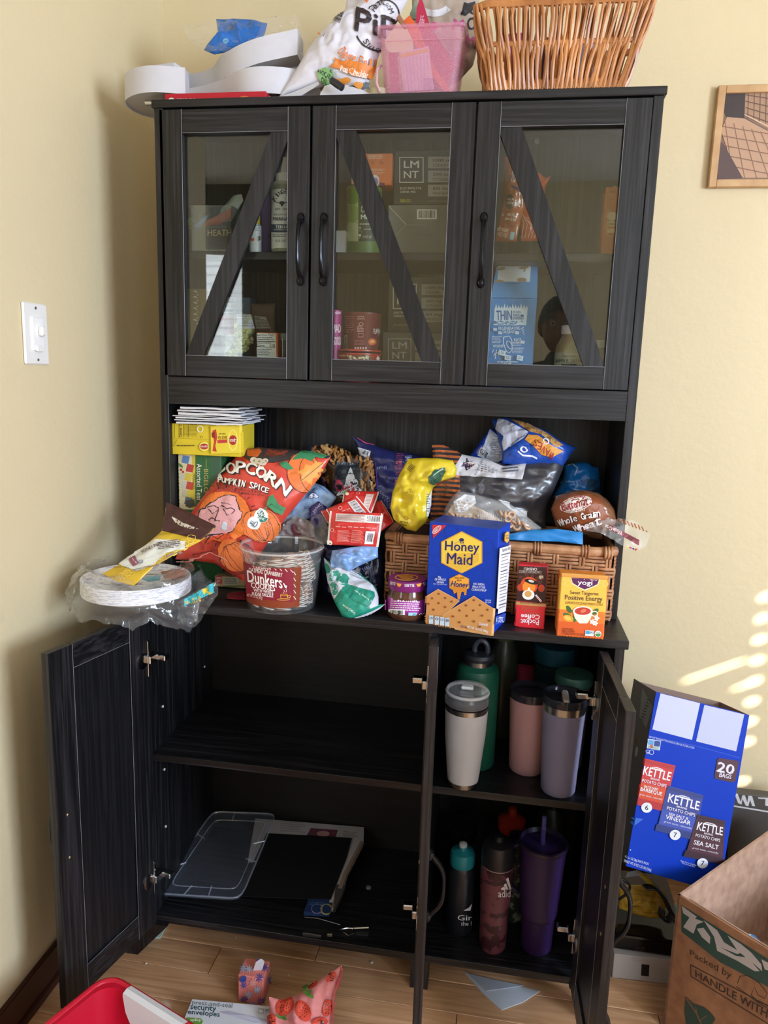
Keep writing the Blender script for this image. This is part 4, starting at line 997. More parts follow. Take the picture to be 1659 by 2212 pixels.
bag('wavy_chip_bag', 'blue, white and orange wavy chip bag lying on top of the dark striped bag', [(520, 85), (600, 70), (680, 88), (780, 120), (900, 175), (1000, 240), (1104, 278)], [(1104, 278), (1060, 330), (1010, 400)], [(590, 385), (700, 400), (850, 395), (1010, 400)], [(520, 85), (560, 200), (585, 300), (590, 385)],
    PL(*zp(Z4, 800, 300), y=.235, tilt=28), .040, foil('#2450b4'), Z4, pr=pw, wr=.007, seed=12, back=.25)
pv = Print(*Z4, L=20)
pv.poly([(505, 150), (580, 215), (590, 360), (540, 390), (420, 330), (460, 270)], '#b4b8c6'); pv.lines(515, 200, 585, 330, 12, '#5a607a', .4, 8); pv.bars(432, 290, 500, 335, 10, ang=30, bgc='#c4c8d4')
bag('foil_chip_bag', 'grey-backed royal blue foil bag slumped left of the wavy chip bag', [(505, 140), (560, 160), (600, 230)], [(600, 230), (660, 330), (760, 400)], [(370, 330), (480, 385), (640, 420), (760, 400)], [(505, 140), (440, 230), (370, 330)],
    PL(*zp(Z4, 540, 350), y=.262, tilt=8), .02, foil('#1d3a9c'), Z4, pr=pv, wr=.006, seed=13)
# --- bright blue bag in the back right
pb = Print(*Z4, L=20)
pb.line([(1040, 400), (1075, 390), (1110, 420), (1090, 470)], 10, '#9db8d8'); pb.text('pillow', 1030, 505, 1090, 522, '#cfe0f0', 0, 4); pb.lines(1130, 500, 1210, 540, 4, '#123f7a', .5); pb.poly([(1170, 490), (1240, 500), (1250, 580), (1180, 570)], '#1b4468'); pb.lines(985, 500, 1010, 530, 3, '#a8c8e8', .5)
bag('blue_snack_bag', 'bright blue snack bag tucked in the back right corner behind the bread', [(1020, 400), (1110, 378), (1180, 378), (1210, 405), (1256, 412)], [(1256, 412), (1270, 520), (1272, 640)], [(940, 620), (1100, 660), (1272, 640)], [(1020, 400), (1010, 480), (940, 620)],
    PL(*zp(Z4, 1130, 520), y=.285, tilt=6), .03, foil('#1767b0'), Z4, pr=pb, wr=.007, seed=14)
# --- crumpled yellow bag over the basket rim
py_ = Print(*Z3, L=14)
py_.lines(960, 430, 1015, 500, 5, '#5a4c1c', .4, 40); py_.poly([(1130, 740), (1165, 660), (1158, 880), (1120, 900)], '#cfd0c8'); py_.lines(1125, 690, 1160, 860, 8, '#5a6a9a', .4); py_.text('20', 970, 650, 1000, 690, '#8a6a20', .0, -10); py_.lines(890, 940, 960, 980, 2, '#6a5418', .5, 10); py_.ell(945, 905, 22, 16, '#8a3a1c', 40, ring=5)
py_.poly([(1140, 540), (1200, 480), (1290, 455), (1300, 500), (1240, 580), (1180, 610), (1150, 590)], '#2c5038'); py_.line([(1200, 600), (1330, 560)], 14, '#8c2a24'); py_.line([(1180, 530), (1270, 470)], 12, '#9db8a8')
ty, gy = bag('yellow_chip_bag', 'crumpled bright yellow chip bag folded over the left end of the wicker basket', [(960, 380), (1080, 368), (1230, 372), (1360, 392)], [(1360, 392), (1400, 470), (1385, 540), (1250, 590), (1180, 640), (1165, 780), (1130, 940), (1030, 1028)], [(880, 960), (950, 1010), (1030, 1028)], [(960, 380), (880, 520), (820, 680), (800, 820), (830, 920), (880, 960)],
    PL(*zp(Z3, 1000, 700), y=.095, tilt=10), .040, foil('#d8bf2c', .25, 18, .8), Z3, pr=py_, wr=.011, seed=16, nu=40, nv=40)
# --- bread loaf bag
pr_ = Print(*Z4, L=14)
pr_.poly([(935, 700), (990, 640), (1090, 600), (1200, 600), (1270, 640), (1320, 760), (1200, 800), (1130, 870), (1000, 830)], '#8a4a28')
pr_.ell(1098, 668, 112, 52, '#e9e2e0', -14); pr_.ell(1098, 668, 104, 46, '#a8202e', -14, ring=4); pr_.text('Butternut', 1000, 640, 1180, 694, '#a8202e', .045, -13, italic=.2); pr_.text('Since 1893', 1054, 702, 1160, 722, '#efe6e0', .02, -10)
pr_.word('Whole Grain', [(985, 796), (1120, 752), (1256, 728)], 42, '#f2ece8', .04, '#3a1c12', .95); pr_.word('Wheat', [(1090, 830), (1170, 802), (1262, 775)], 44, '#f2ece8', .04, '#7a1c1c', .95)
bag('bread_bag', 'clear bag of wholegrain bread with brown label and red oval, right end of the basket', [(960, 610), (1060, 580), (1150, 572), (1240, 592), (1320, 640)], [(1320, 640), (1370, 720), (1390, 800), (1380, 850)], [(960, 820), (1100, 870), (1250, 870), (1380, 850)], [(960, 610), (925, 700), (960, 820)],
    PL(*zp(Z4, 1150, 740), y=.150, tilt=22), .055, foil('#7d5238', .22), Z4, pr=pr_, wr=.004, seed=18, cat='bread')
P = coons([(1180, 790), (1300, 770), (1430, 760), (1540, 800), (1610, 880)], [(1610, 880), (1580, 960), (1510, 985)], [(1150, 830), (1300, 880), (1420, 950), (1510, 985)], [(1180, 790), (1150, 830)], PL(*zp(Z4, 1400, 870), y=.085, tilt=40), Z4, 36, 16)
g = film(P, PL(0, 0, y=.1, tilt=40)[1], .010, 26, 3); tl_ = thing('bread_bag_tail', 'twisted clear tail of the bread bag sticking out past the cabinet side', 'plastic bag', g_base(g)); put('twisted_film', g, FILM2, tl_, fixn=False)
q = Print(*Z4, L=12); q.quad([(1290, 820), (1330, 808), (1535, 915), (1532, 952)], '#8a4650'); q.text('Whole Grain', 0, 0, 0, 0, '#f2ece8', .03, skew=[(1412, 885), (1290, 830), (1300, 806), (1420, 852)])
for i in range(9): q.line([(1380+i*24, 762+i*8), (1396+i*24, 790+i*9)], 9, '#a4603c')
for i, cc in enumerate(('#e8c040', '#b03050', '#40308a', '#c04030')): q.ell(1452+i*20, 966+i*5, 9, 8, cc)
q.quad([(1535, 992), (1560, 996), (1558, 1030), (1536, 1026)], '#8088b8'); q.build(g, tl_)
# --- clear bag of ring-shaped cereal
pc_ = coons([(190, 700), (240, 620), (290, 575), (380, 590), (560, 640), (640, 660), (720, 720), (860, 830)], [(860, 830), (850, 860), (800, 870)], [(180, 780), (350, 800), (560, 850), (800, 870)], [(190, 700), (180, 780)], PL(*zp(Z4, 450, 760), y=.135, tilt=22), Z4, 40, 22)
gc = pillow(pc_, PL(0, 0, y=.1, tilt=22)[1], .035, .3, .006, 20, 21); tc_ = thing('cereal_bag', 'clear bag of pale ring cereal lying in the basket behind the blue box', 'bag', g_base(gc)); put('film', gc, FILM2, tc_, angle=60)
pp = Print(*Z4, L=8); rn = random.Random(8)
pp.poly([(240, 680), (290, 640), (360, 620), (400, 680), (560, 760), (600, 800), (560, 830), (300, 780), (200, 750)], '#c9b5a2')
pp.poly([(255, 650), (330, 600), (400, 610), (410, 660), (330, 720), (270, 720)], '#e3e4ea'); pp.line([(270, 640), (330, 660), (390, 620)], 4, '#b8bcc8')
for i in range(26): pp.line([(430+i*14, 700+i*5), (425+i*14, 775+i*2)], 3, '#d9d9dc')
pp.build(gc, tc_)
RING = mat('#cfa98a', .6, bump=.3); rn = random.Random(2); base_ring = None
for i, (x, y) in enumerate([(630, 770), (668, 800), (700, 790), (640, 806), (735, 812), (610, 745), (690, 825), (760, 825), (580, 735), (655, 745), (310, 765), (345, 775), (270, 755), (395, 785), (440, 790), (240, 745), (500, 800)]):
    h_, n_, _, _ = gc.bvh().ray_cast(CAM, ray(*zp(Z4, x, y)))
    if h_ is None: continue
    if base_ring is None:
        gg = G().tube([V((.0065*cos(2*pi*k/12), .0065*sin(2*pi*k/12), 0)) for k in range(12)], .0026, 6, closed=True)
        base_ring = put('cereal_ring', gg, RING, base=V((0, 0, 0)), smooth=True); o = base_ring
    else: o = base_ring.copy(); COL.objects.link(o)
    o.location = h_ - ray(*zp(Z4, x, y))*.0015 + V((0, 0, .001)); o.rotation_euler = (rn.uniform(.6, 1.5), rn.uniform(-.5, .5), rn.uniform(0, 3))
    setp(o, 'small beige cereal ring showing in the clear bag behind the blue box', 'cereal', 'cereal rings in the clear bag')
# --- folded blue bag strip along the basket rim
bag('folded_blue_bag', 'flat bright blue bag strip lying along the basket rim under the bread', [(640, 870), (800, 845), (960, 838), (1145, 860)], [(1145, 860), (1145, 945)], [(640, 912), (800, 920), (980, 925), (1145, 945)], [(640, 870), (640, 912)], PL(*zp(Z4, 900, 900), y=.098, tilt=30), .006, foil('#2080c8'), Z4, wr=.003, seed=22, nu=24, nv=8)
# --- large wicker basket on the counter
BA, BB = zp(Z3, 742, 1640), zp(Z4, 1372, 1510)
b0, b1 = V((.512, .112, ZCT)), V((.982, .100, ZCT)); bz = .155; fl_ = .012; bd = .19
WK = two_noise('wicker_strip', '#935c38', '#c9956a', 40, .3, .7, .5, (1, 1, 1), .3); WKD = mat('#4a2c18', .8)
bk = thing('wicker_basket', 'long brown basket of flat woven strips holding snack bags on the counter', 'basket', (b0+b1)/2 + V((0, bd/2, 0)))
dx = (b1-b0); Lb = dx.length; dx.normalize(); dy = V((-dx.y, dx.x, 0))
core = G()
def bxm(g, u0, u1, v0, v1, z0, z1, bev=0): g.box(u0, u1, v0, v1, z0, z1, bev, X=Matrix(((dx.x, dy.x, 0, b0.x), (dx.y, dy.y, 0, b0.y), (0, 0, 1, b0.z), (0, 0, 0, 1))))
bxm(core, .004, Lb-.004, .004, .010, 0, bz-.004); bxm(core, .004, Lb-.004, bd-.010, bd-.004, 0, bz-.004); bxm(core, .004, .010, .01, bd-.01, 0, bz-.004); bxm(core, Lb-.010, Lb-.004, .01, bd-.01, 0, bz-.004); bxm(core, .004, Lb-.004, .004, bd-.004, 0, .005)
put('basket_core', core, WKD, bk)
MB_ = Matrix(((dx.x, dy.x, 0, b0.x), (dx.y, dy.y, 0, b0.y), (0, 0, 1, b0.z), (0, 0, 0, 1)))
def strip(u0, u1, z0, z1, vert, face, g=None):
    """one rattan strip, slightly bowed outwards; face 0 front, 1 right side, 2 left side, 3 back"""
    g = g if g is not None else G(); n = 6; pts = []
    for i in range(n+1):
        t = i/n; o = .0035+.0028*sin(pi*t)
        if vert: a, z = (u0+u1)/2, z0+(z1-z0)*t
        else: a, z = u0+(u1-u0)*t, (z0+z1)/2
        P3 = {0: (a, .004-o, z), 1: (Lb-.004+o, a, z), 2: (.004-o, a, z), 3: (a, bd-.004+o, z)}[face]
        pts.append(MB_ @ V(P3))
    w = (u1-u0)/2 if vert else (z1-z0)/2
    k = len(pts); rs = [w*.94]*k
    # flattened section: build by tube then squash through two passes
    ax = V((0, 0, 1)) if not vert else (dx if face in (0, 3) else dy); nr = {0: -dy, 1: dx, 2: -dx, 3: dy}[face]
    vs = []; fs = []
    for p in pts:
        vs += [p-ax*w*.95-nr*.001, p-ax*w*.7+nr*.0018, p+nr*.0026, p+ax*w*.7+nr*.0018, p+ax*w*.95-nr*.001]
    for i in range(k-1):
        for j in range(4): fs.append((i*5+j, (i+1)*5+j, (i+1)*5+j+1, i*5+j+1))
    fs += [(0, 1, 2, 3, 4), tuple((k-1)*5+j for j in (4, 3, 2, 1, 0))]
    g.add(vs, fs); return g
rows_, pitch = 6, .0262; ncol = int(Lb/pitch); rz0, rh = .004, (bz-.020)/rows_
hs = 0
for face, L_ in ((0, Lb), (1, bd), (2, bd), (3, Lb)):
    other = G(); nc = max(2, int(round(L_/pitch))); pt = L_/nc
    for r_ in range(rows_):
        for c_ in range(nc):
            z0 = rz0+r_*rh
            if (r_+c_) % 2 == 0:
                for k_ in range(2):
                    a = (c_+.28+.26*k_)*pt
                    if face == 0: put('weave_strip', strip(a, a+.24*pt, z0-rh*.12, z0+rh*1.12, True, 0), WK, bk, smooth=True, angle=50)
                    else: strip(a, a+.24*pt, z0-rh*.12, z0+rh*1.12, True, face, other)
            else:
                for k_ in range(3):
                    z = z0+rh*(k_/3+.03)
                    if face == 0: put('weave_strip', strip((c_-.35)*pt if c_ else 0, min(L_, (c_+1.35)*pt), z, z+rh*.30, False, 0), WK, bk, smooth=True, angle=50)
                    else: strip(max(0, (c_-.35)*pt), min(L_, (c_+1.35)*pt), z, z+rh*.30, False, face, other)
    if face: put('side_weave', other, WK, bk, smooth=True, angle=50, kind='stuff')
rim = G(); cr = [V((0, 0, bz-.008)), V((Lb, 0, bz-.008)), V((Lb, bd, bz-.008)), V((0, bd, bz-.008))]; pts = []
for i in range(4):
    a, b = cr[i], cr[(i+1) % 4]
    for k_ in range(1, 12): pts.append(MB_ @ a.lerp(b, k_/12))
rim.tube(pts, .0105, 10, closed=True); put('rim', rim, WK, bk, smooth=True)
for u in (.02, .12, .215, .31, .405, Lb-.02):
    g = G()
    for k_ in range(3):
        uu = u+.006*k_; g.tube([MB_ @ V((uu, .010*cos(a)*1.15, bz-.008+.0115*sin(a))) for a in [2*pi*j/12 for j in range(12)]], .0024, 6, closed=True)
    put('rim_binding', g, WK, bk, smooth=True)
# ================================================================ counter: left pile, packets
# tea boxes in the back left corner
C = Carton(zp(Z1, 148, 800), zp(Z1, 440, 800), zp(Z1, 125, 412), y=.158, zb=.90, depth=.085); C.h = 1.131-C.p.z-.0
C.h = onpl(*zp(Z1, 125, 415), C.p, C.dy).z-C.p.z; C.h += C.p.z-.868; C.p.z = .868; C.X[2][3] = .868
p = Print(*Z1, L=60)
p.quad([(125, 410), (258, 414), (248, 800), (140, 796)], '#d9cfa6'); p.quad([(240, 412), (262, 413), (262, 800), (240, 800)], '#cdbb3e'); p.quad([(262, 413), (445, 415), (445, 800), (262, 800)], '#2e6238')
p.quad([(370, 416), (445, 416), (445, 660), (370, 640)], '#3c5c46')
for (x, y, cc) in ((195, 455, '#5b86b8'), (225, 515, '#b8403c'), (185, 570, '#c8c4ae'), (215, 575, '#d4bd4a'), (190, 630, '#c8c4b0'), (225, 635, '#c04a3c'), (195, 690, '#c4bc98'), (232, 690, '#d2c04a'), (215, 740, '#5a6a7a')): p.rect(x-24, y-26, x+24, y+26, cc, 12)
p.ell(165, 525, 8, 8, '#b02a34'); p.ell(178, 540, 8, 8, '#b02a34'); p.ell(160, 495, 22, 9, '#5f8a4a', 40); p.poly([(200, 735), (255, 728), (262, 775), (225, 790), (195, 775)], '#4a4a44')
p.text('Assorted Teas', 0, 0, 0, 0, '#efece0', .01, skew=[(308, 484), (308, 735), (272, 735), (272, 484)]); p.text('BIGELOW', 0, 0, 0, 0, '#c3b06a', .015, skew=[(352, 520), (352, 735), (322, 735), (322, 520)])
p.line([(338, 450), (338, 515)], 3, '#c3b06a'); p.text('HERBAL TEA', 0, 0, 0, 0, '#6a6420', 0, skew=[(262, 550), (262, 660), (248, 660), (248, 550)])
carton('herbal_tea_box', 'green and cream box of assorted teas standing on end in the back left corner', 'box', C, '#2e6238', p)
C2 = Carton(zp(Z1, 450, 800), zp(Z1, 522, 800), zp(Z1, 446, 430), y=.250, zb=.868, depth=.05); C2.p.z = .868; C2.X[2][3] = .868; C2.h = 1.125-.868
p = Print(*Z1, L=60); p.rect(450, 445, 516, 458, '#6a5a40'); p.rect(470, 470, 505, 520, '#b86a3a'); p.lines(455, 440, 515, 520, 8, '#7a6a54', .4)
carton('brown_tea_box', 'tan and brown tea box behind the popcorn bag beside the green tea box', 'box', C2, '#8c7a5c', p)
# upside-down yellow tea box on top
zt = C.p.z + C.h + .001
C3 = Carton(zp(Z1, 88, 395), zp(Z1, 372, 412), zp(Z1, 85, 205), y=.140, zb=zt, depth=.115)
C3.p.z = zt; C3.X[2][3] = zt; C3.p.x -= 0
gy0 = at(*zp(Z1, 85, 205), y=.140); C3.h = gy0.z - zt
p0 = at(*zp(Z1, 88, 395), y=.140); p1 = at(*zp(Z1, 576, 412), y=.146)
C3.dx, C3.dy = face_dir(p0, V((p1.x, p1.y, p0.z))); C3.w = (V((p1.x, p1.y, 0))-V((p0.x, p0.y, 0))).length; C3.p = V((p0.x, p0.y, zt)); C3.d = .10
C3.X = Matrix(((C3.dx.x, C3.dy.x, 0, C3.p.x), (C3.dx.y, C3.dy.y, 0, C3.p.y), (0, 0, 1, zt), (0, 0, 0, 1))); C3.c = C3.p + C3.dx*C3.w/2 + C3.dy*.05
p = Print(*Z1, L=60)
p.text('Nutrition Facts', 0, 0, 0, 0, '#3a3420', .02, skew=[(92, 305), (92, 212), (104, 212), (104, 305)])
for i in range(4): p.line([(118+i*32, 212), (118+i*32, 302)], 2.5, '#3a3420')
p.text('Calories  0', 0, 0, 0, 0, '#3a3420', .02, skew=[(150, 300), (150, 214), (170, 214), (170, 300)])
for i in range(7): p.lines(182+i*14, 215, 192+i*14, 300, 9, '#6a6024', .35)
p.ell(300, 244, 22, 24, '#e8e4d6', ring=6); p.text('U', 300, 290, 316, 308, '#3a3420', .02, 180); p.line([(90, 306), (370, 316)], 2, '#a8962c'); p.line([(105, 375), (140, 318)], 3, '#8a7a20')
p.lines(140, 354, 286, 362, 1, '#4a4020', .9); p.ell(328, 364, 34, 32, '#efe06a'); p.ell(328, 364, 30, 20, '#b02a2c'); p.text('Lipton', 302, 354, 354, 374, '#f4eee0', .03, 180)
p.quad([(372, 226), (576, 206), (578, 408), (374, 414)], '#e3cc3a'); p.poly([(385, 255), (410, 245), (418, 300), (405, 360), (415, 400), (385, 395), (395, 330)], '#c23a2e'); p.poly([(378, 270), (400, 262), (404, 310), (380, 300)], '#8e2620')
p.ell(526, 320, 34, 74, '#f0e070', ring=8); p.ell(526, 320, 27, 34, '#a8242c'); p.text('Lipton', 503, 305, 550, 338, '#f4eee0', .035, 180); p.text('BLACK TEA', 424, 292, 484, 314, '#8a3a1c', .02, 178); p.rect(420, 318, 486, 340, '#c23a3a', -4); p.lines(430, 272, 486, 282, 1, '#8a7a24', .9)
carton('yellow_tea_box', 'yellow tea box lying upside down on the green tea box', 'box', C3, '#dcc332', p)
# sheets of foam and mailers on it
base = C3.c.copy(); zt2 = zt+C3.h+.001; rn = random.Random(4)
for i, (hh, w0, nm) in enumerate(((.006, .150, 0), (.004, .160, 1), (.005, .150, 0), (.003, .172, 1), (.008, .140, 0), (.006, .15, 1), (.006, .135, 0))):
    P = [[V((base.x+.016+(u-.5)*w0+rn.uniform(-.004, .004)*(i > 0), base.y+(v-.5)*.13, zt2+.0016*abs(sin(u*5+i*2))*(.3+u) + .0008*sin(v*9+i))) for v in [k/8 for k in range(9)]] for u in [k/16 for k in range(17)]]
    g = G().grid(P); g.grid([[q+V((0, 0, hh*.62)) for q in r] for r in P], flip=True); nb = 17*9
    for a in range(16):
        for b in (0, 8): g.f.append((a*9+b, (a+1)*9+b, nb+(a+1)*9+b, nb+a*9+b)); g.m.append(0)
    for b in range(8):
        for a in (0, 16): g.f.append((a*9+b, a*9+b+1, nb+a*9+b+1, nb+a*9+b)); g.m.append(0)
    put('foam_mailer', g, mat(('#d9d9de', '#c9c9d0')[nm], .45), smooth=True, label=('bottom', 'sixth from top', 'fifth from top', 'fourth from top', 'third from top', 'second from top', 'topmost')[i]+' white padded mailer of the stack on the yellow tea box', cat='mailer', group='white mailers on the yellow tea box'); zt2 += hh*.62+.0022
# flat boxes under the popcorn bag
C4 = Carton(zp(Z1, 395, 1338), zp(Z1, 603, 1340), zp(Z1, 395, 1255), y=.135, depth=.10, zb=.8685); C4.p.z = .8685; C4.X[2][3] = .8685
p = Print(*Z1, L=60); p.rect(400, 1258, 445, 1310, '#b8323c'); p.text('ORANGE\nSPICE', 404, 1265, 442, 1300, '#f0e8e0', .02); p.rect(458, 1268, 560, 1318, '#d9d4c4'); p.lines(462, 1272, 556, 1314, 6, '#4a4a40', .5); p.rect(458, 1322, 600, 1330, '#4a8a4c')
carton('flat_tea_box', 'flat tan tea box lying under the popcorn bag', 'box', C4, '#c0a87c', p)
bag('red_sachet', 'small dark red sachet lying flat on the counter left of the cookie tub', [(478, 1378), (540, 1366), (606, 1366)], [(606, 1366), (610, 1420)], [(480, 1412), (540, 1418), (610, 1420)], [(478, 1378), (480, 1412)], PL(*zp(Z1, 540, 1412), z=.870, tilt=84), .004, foil('#7a2030'), Z1, nu=16, nv=8, wr=.002, cat='packet')
# light blue cloud bag, purple wrapper, clear crinkles behind tub
pq = Print(*Z1, L=16); pq.ell(1075, 700, 26, 18, '#3a5a94'); pq.ell(1062, 712, 22, 14, '#3a5a94'); pq.ell(1095, 712, 18, 12, '#3a5a94'); pq.ell(1075, 703, 21, 13, '#dfe6f2'); pq.ell(1062, 712, 17, 10, '#dfe6f2'); pq.ell(1095, 712, 13, 8, '#dfe6f2'); pq.text('NON-GMO', 905, 765, 965, 782, '#3a5a94', 0, -12); pq.ell(920, 812, 14, 14, '#3a5a94', ring=3); pq.line([(1075, 612), (1130, 650), (1180, 690)], 3, '#5a7ab0'); pq.lines(1010, 775, 1050, 800, 3, '#3a5a94', .4, -10)
bag('cloud_bag', 'pale blue snack bag with small white cloud, between popcorn and pretzel bags', [(1075, 612), (1150, 640), (1235, 715)], [(1235, 715), (1180, 800), (1060, 860)], [(830, 870), (950, 880), (1060, 860)], [(1075, 612), (960, 710), (880, 790), (830, 870)], PL(*zp(Z1, 1000, 800), y=.175, tilt=24), .022, foil('#8fb1dc', .3), Z1, pr=pq, wr=.007, seed=31)
pq = Print(*Z1, L=16); pq.text('velvety', 1060, 770, 1150, 800, '#b8b4e0', .02, -48, italic=.3); pq.line([(1050, 850), (1140, 780)], 4, '#6a64b0')
bag('purple_wrapper', 'small dark purple wrapper tucked behind the red fruit packets', [(1040, 790), (1110, 740), (1165, 780)], [(1165, 780), (1180, 860), (1120, 930)], [(1050, 900), (1120, 930)], [(1040, 790), (1050, 900)], PL(*zp(Z1, 1100, 850), y=.150, tilt=20), .018, foil('#2b2668', .22), Z1, pr=pq, wr=.008, seed=33, cat='wrapper', nu=20, nv=20)
for i, (nm, lb, T_, R_, B_, L_, y_, m_, sd) in enumerate((
    ('clear_wrapper', 'crinkled clear wrapper with dark red print behind the cookie tub rim', [(850, 850), (930, 835), (1020, 860), (1080, 900)], [(1080, 900), (1090, 980), (1060, 1010)], [(800, 980), (900, 970), (1060, 1010)], [(850, 850), (800, 980)], .135, FILM2, 35),
    ('clear_wrapper', 'crinkled glassy wrapper standing between cookie tub and red packets', [(1060, 850), (1120, 825), (1170, 880)], [(1170, 880), (1180, 980), (1160, 1040)], [(1060, 1000), (1100, 1020), (1160, 1040)], [(1060, 850), (1045, 920), (1060, 1000)], .115, FILM2, 36))):
    P = coons(T_, R_, B_, L_, PL(*zp(Z1, 950, 930), y=y_, tilt=20), Z1, 24, 20); g = film(P, PL(0, 0, y=.1, tilt=20)[1], .016, 30, sd)
    put(nm, g, m_, label=lb, cat='wrapper', fixn=False)
bag('brown_wrapper', 'crumpled dark red and brown wrapper beneath the clear one behind the tub', [(880, 880), (960, 850), (1060, 890)], [(1060, 890), (1090, 990)], [(820, 990), (950, 1000), (1090, 990)], [(880, 880), (820, 990)], PL(*zp(Z1, 950, 930), y=.150, tilt=20), .018, foil('#5e3038', .3), Z1, wr=.009, seed=38, cat='wrapper', nu=20, nv=16)
bag('navy_wrapper', 'dark navy crumpled bag lying behind the light blue film', [(1060, 1000), (1160, 1040), (1240, 1050), (1520, 1060)], [(1520, 1060), (1560, 1130), (1550, 1340)], [(1140, 1400), (1300, 1420), (1430, 1400), (1550, 1340)], [(1060, 1000), (1120, 1150), (1140, 1400)], PL(*zp(Z1, 1300, 1200), y=.150, tilt=15), .030, foil('#1b2242', .25), Z1, wr=.010, seed=39,
    pr=Print(*Z3, L=16).text('OASIS', 0, 0, 0, 0, '#8f9cc4', .02, skew=[(600, 1340), (640, 1320), (670, 1490), (620, 1500)]).lines(560, 1330, 600, 1400, 4, '#8f9cc4', .4, 60))
# red fruit snack packets
def packet(lb, q, y, tilt, yaw=0, seed=0, extra=None, T_=.010):
    """q: TL TR BR BL in zoom Z3"""
    TL, TR, BR, BL = q
    def L2(u, v): return tuple((1-u)*(1-v)*TL[i]+u*(1-v)*TR[i]+u*v*BR[i]+(1-u)*v*BL[i] for i in (0, 1))
    p = Print(*Z3, L=14)
    def qd(u0, v0, u1, v1, c): p.quad([L2(u0, v0), L2(u1, v0), L2(u1, v1), L2(u0, v1)], c)
    qd(-.0, -.0, .035, 1, '#e8d8d0'); qd(.965, 0, 1, 1, '#e8d8d0')
    if extra == 'front':
        qd(.12, .07, .98, .30, '#e6dcd6'); qd(.70, .07, .97, .30, '#f0ecec')
        for i in range(16): qd(.715+i*.0155, .09, .715+i*.0155+(.004 if i % 3 else .009), .26, '#24242e')
        for i in range(7): qd(.14, .095+i*.027, .66-(.06 if i % 3 == 2 else 0), .105+i*.027, '#9a4a44')
        for i in range(7): qd(.14+i*.115, .44, .14+i*.115+.085, .455, '#f0c8c0')
        qd(.72, .54, .90, .93, '#e8e4e6'); [qd(.76+.02*i, .60+.01*(i % 2), .772+.02*i, .86, '#4a4a5a') for i in range(6)]
        for j in range(12): qd(.18, .55+j*.03, .40+.02*(j % 3), .558+j*.03, '#f0b0a8'); qd(.46, .55+j*.03, .64+.02*(j % 3), .558+j*.03, '#f0b0a8')
        a, b = L2(.09, .56); p.ell(a, b, 17, 17, '#f0b0a8', ring=4); a, b = L2(.045, .93); p.ell(a, b, 26, 22, '#efe6da'); p.ell(a+8, b+6, 10, 6, '#5a8a40')
    elif extra == 'bar':
        qd(.66, .12, .90, .92, '#e6dcdc'); [qd(.69, .16+i*.05, .87, .16+i*.05+(.014 if i % 3 else .03), '#3a3a48') for i in range(15)]
        for j in range(3): qd(.2+j*.15, .42, .31+j*.15, .45, '#f0b0a8')
        a, b = L2(.38, .25); p.ell(a, b, 16, 15, '#f0b0a8', ring=4)
    elif extra == 'top':
        a, b = L2(.06, .10); p.ell(a, b, 24, 16, '#5a8a40', 20); p.ell(a+12, b+10, 16, 14, '#efe6da'); qd(.66, .14, .88, .96, '#e2d0cc')
        for i in range(12): qd(.69, .17+i*.065, .85, .185+i*.065, '#8a3a34')
        a, b = L2(.42, .12); p.ell(a, b, 14, 12, '#f0b0a8', ring=3)
    else:
        for j in range(3): qd(.3+j*.17, .5, .42+j*.17, .54, '#f0b0a8')
    return bag('fruit_packet', lb, [TL, TR], [TR, BR], [BL, BR], [TL, BL], PL(*zp(Z3, (TL[0]+BR[0])/2, (TL[1]+BR[1])/2), y=y, tilt=tilt, yaw=yaw), T_, foil('#cf2f2c', .3, 30, .4), Z3, pr=p, wr=.003, seed=seed, nu=22, nv=22, cat='packet', group='red fruit snack packets', e=.6)
packet('red fruit packet at the back of the pile, its right corner sticking out', [(600, 770), (720, 752), (832, 945), (700, 1040)], .128, 38, 0, 41)
packet('red fruit packet with white stripe and green leaf, topmost at the back', [(388, 665), (700, 672), (628, 870), (360, 850)], .118, 36, 0, 42, 'top')
packet('red fruit packet tilted, with a barcode strip, in the middle of the pile', [(225, 830), (500, 712), (640, 880), (300, 960)], .098, 30, 0, 43, 'bar')
packet('red fruit packet lying frontmost with barcode and white text panel', [(262, 845), (735, 868), (690, 1168), (238, 1145)], .075, 12, 0, 44, 'front')
packet('pale edged red fruit packet sticking out left behind the others', [(180, 850), (330, 790), (350, 900), (250, 960)], .110, 30, 0, 45)
# pale blue film and green folded bag
P = coons([(280, 1200), (420, 1175), (560, 1155), (690, 1160)], [(690, 1160), (690, 1260), (560, 1320), (430, 1385)], [(275, 1350), (360, 1350), (430, 1385)], [(280, 1200), (262, 1290), (275, 1350)], PL(*zp(Z3, 480, 1260), y=.058, tilt=25), Z3, 34, 24)
g = pillow(P, PL(0, 0, y=.1, tilt=25)[1], .018, .5, .011, 26, 51)
put('light_blue_film', g, mat('#7fa6dc', .22, bump=.5, bs=50, coat=.4, spec=.7), label='crumpled light blue plastic film on the green folded bag', cat='plastic bag', smooth=True, angle=70)
pg = Print(*Z3, L=14)
pg.poly([(210, 1270), (270, 1330), (420, 1360), (520, 1420), (640, 1510), (690, 1600), (690, 1690), (620, 1720), (610, 1700), (660, 1610), (655, 1570), (550, 1540), (410, 1500), (350, 1560), (300, 1640), (250, 1520)], '#c9ccd8')
for (x, y, a, w_) in ((270, 1440, 70, 40), (310, 1400, 20, 50), (300, 1540, 80, 60), (370, 1470, 30, 60), (230, 1360, 60, 50), (400, 1440, 50, 40)): pg.ell(x, y, w_, w_*.62, '#2f8f78', a)
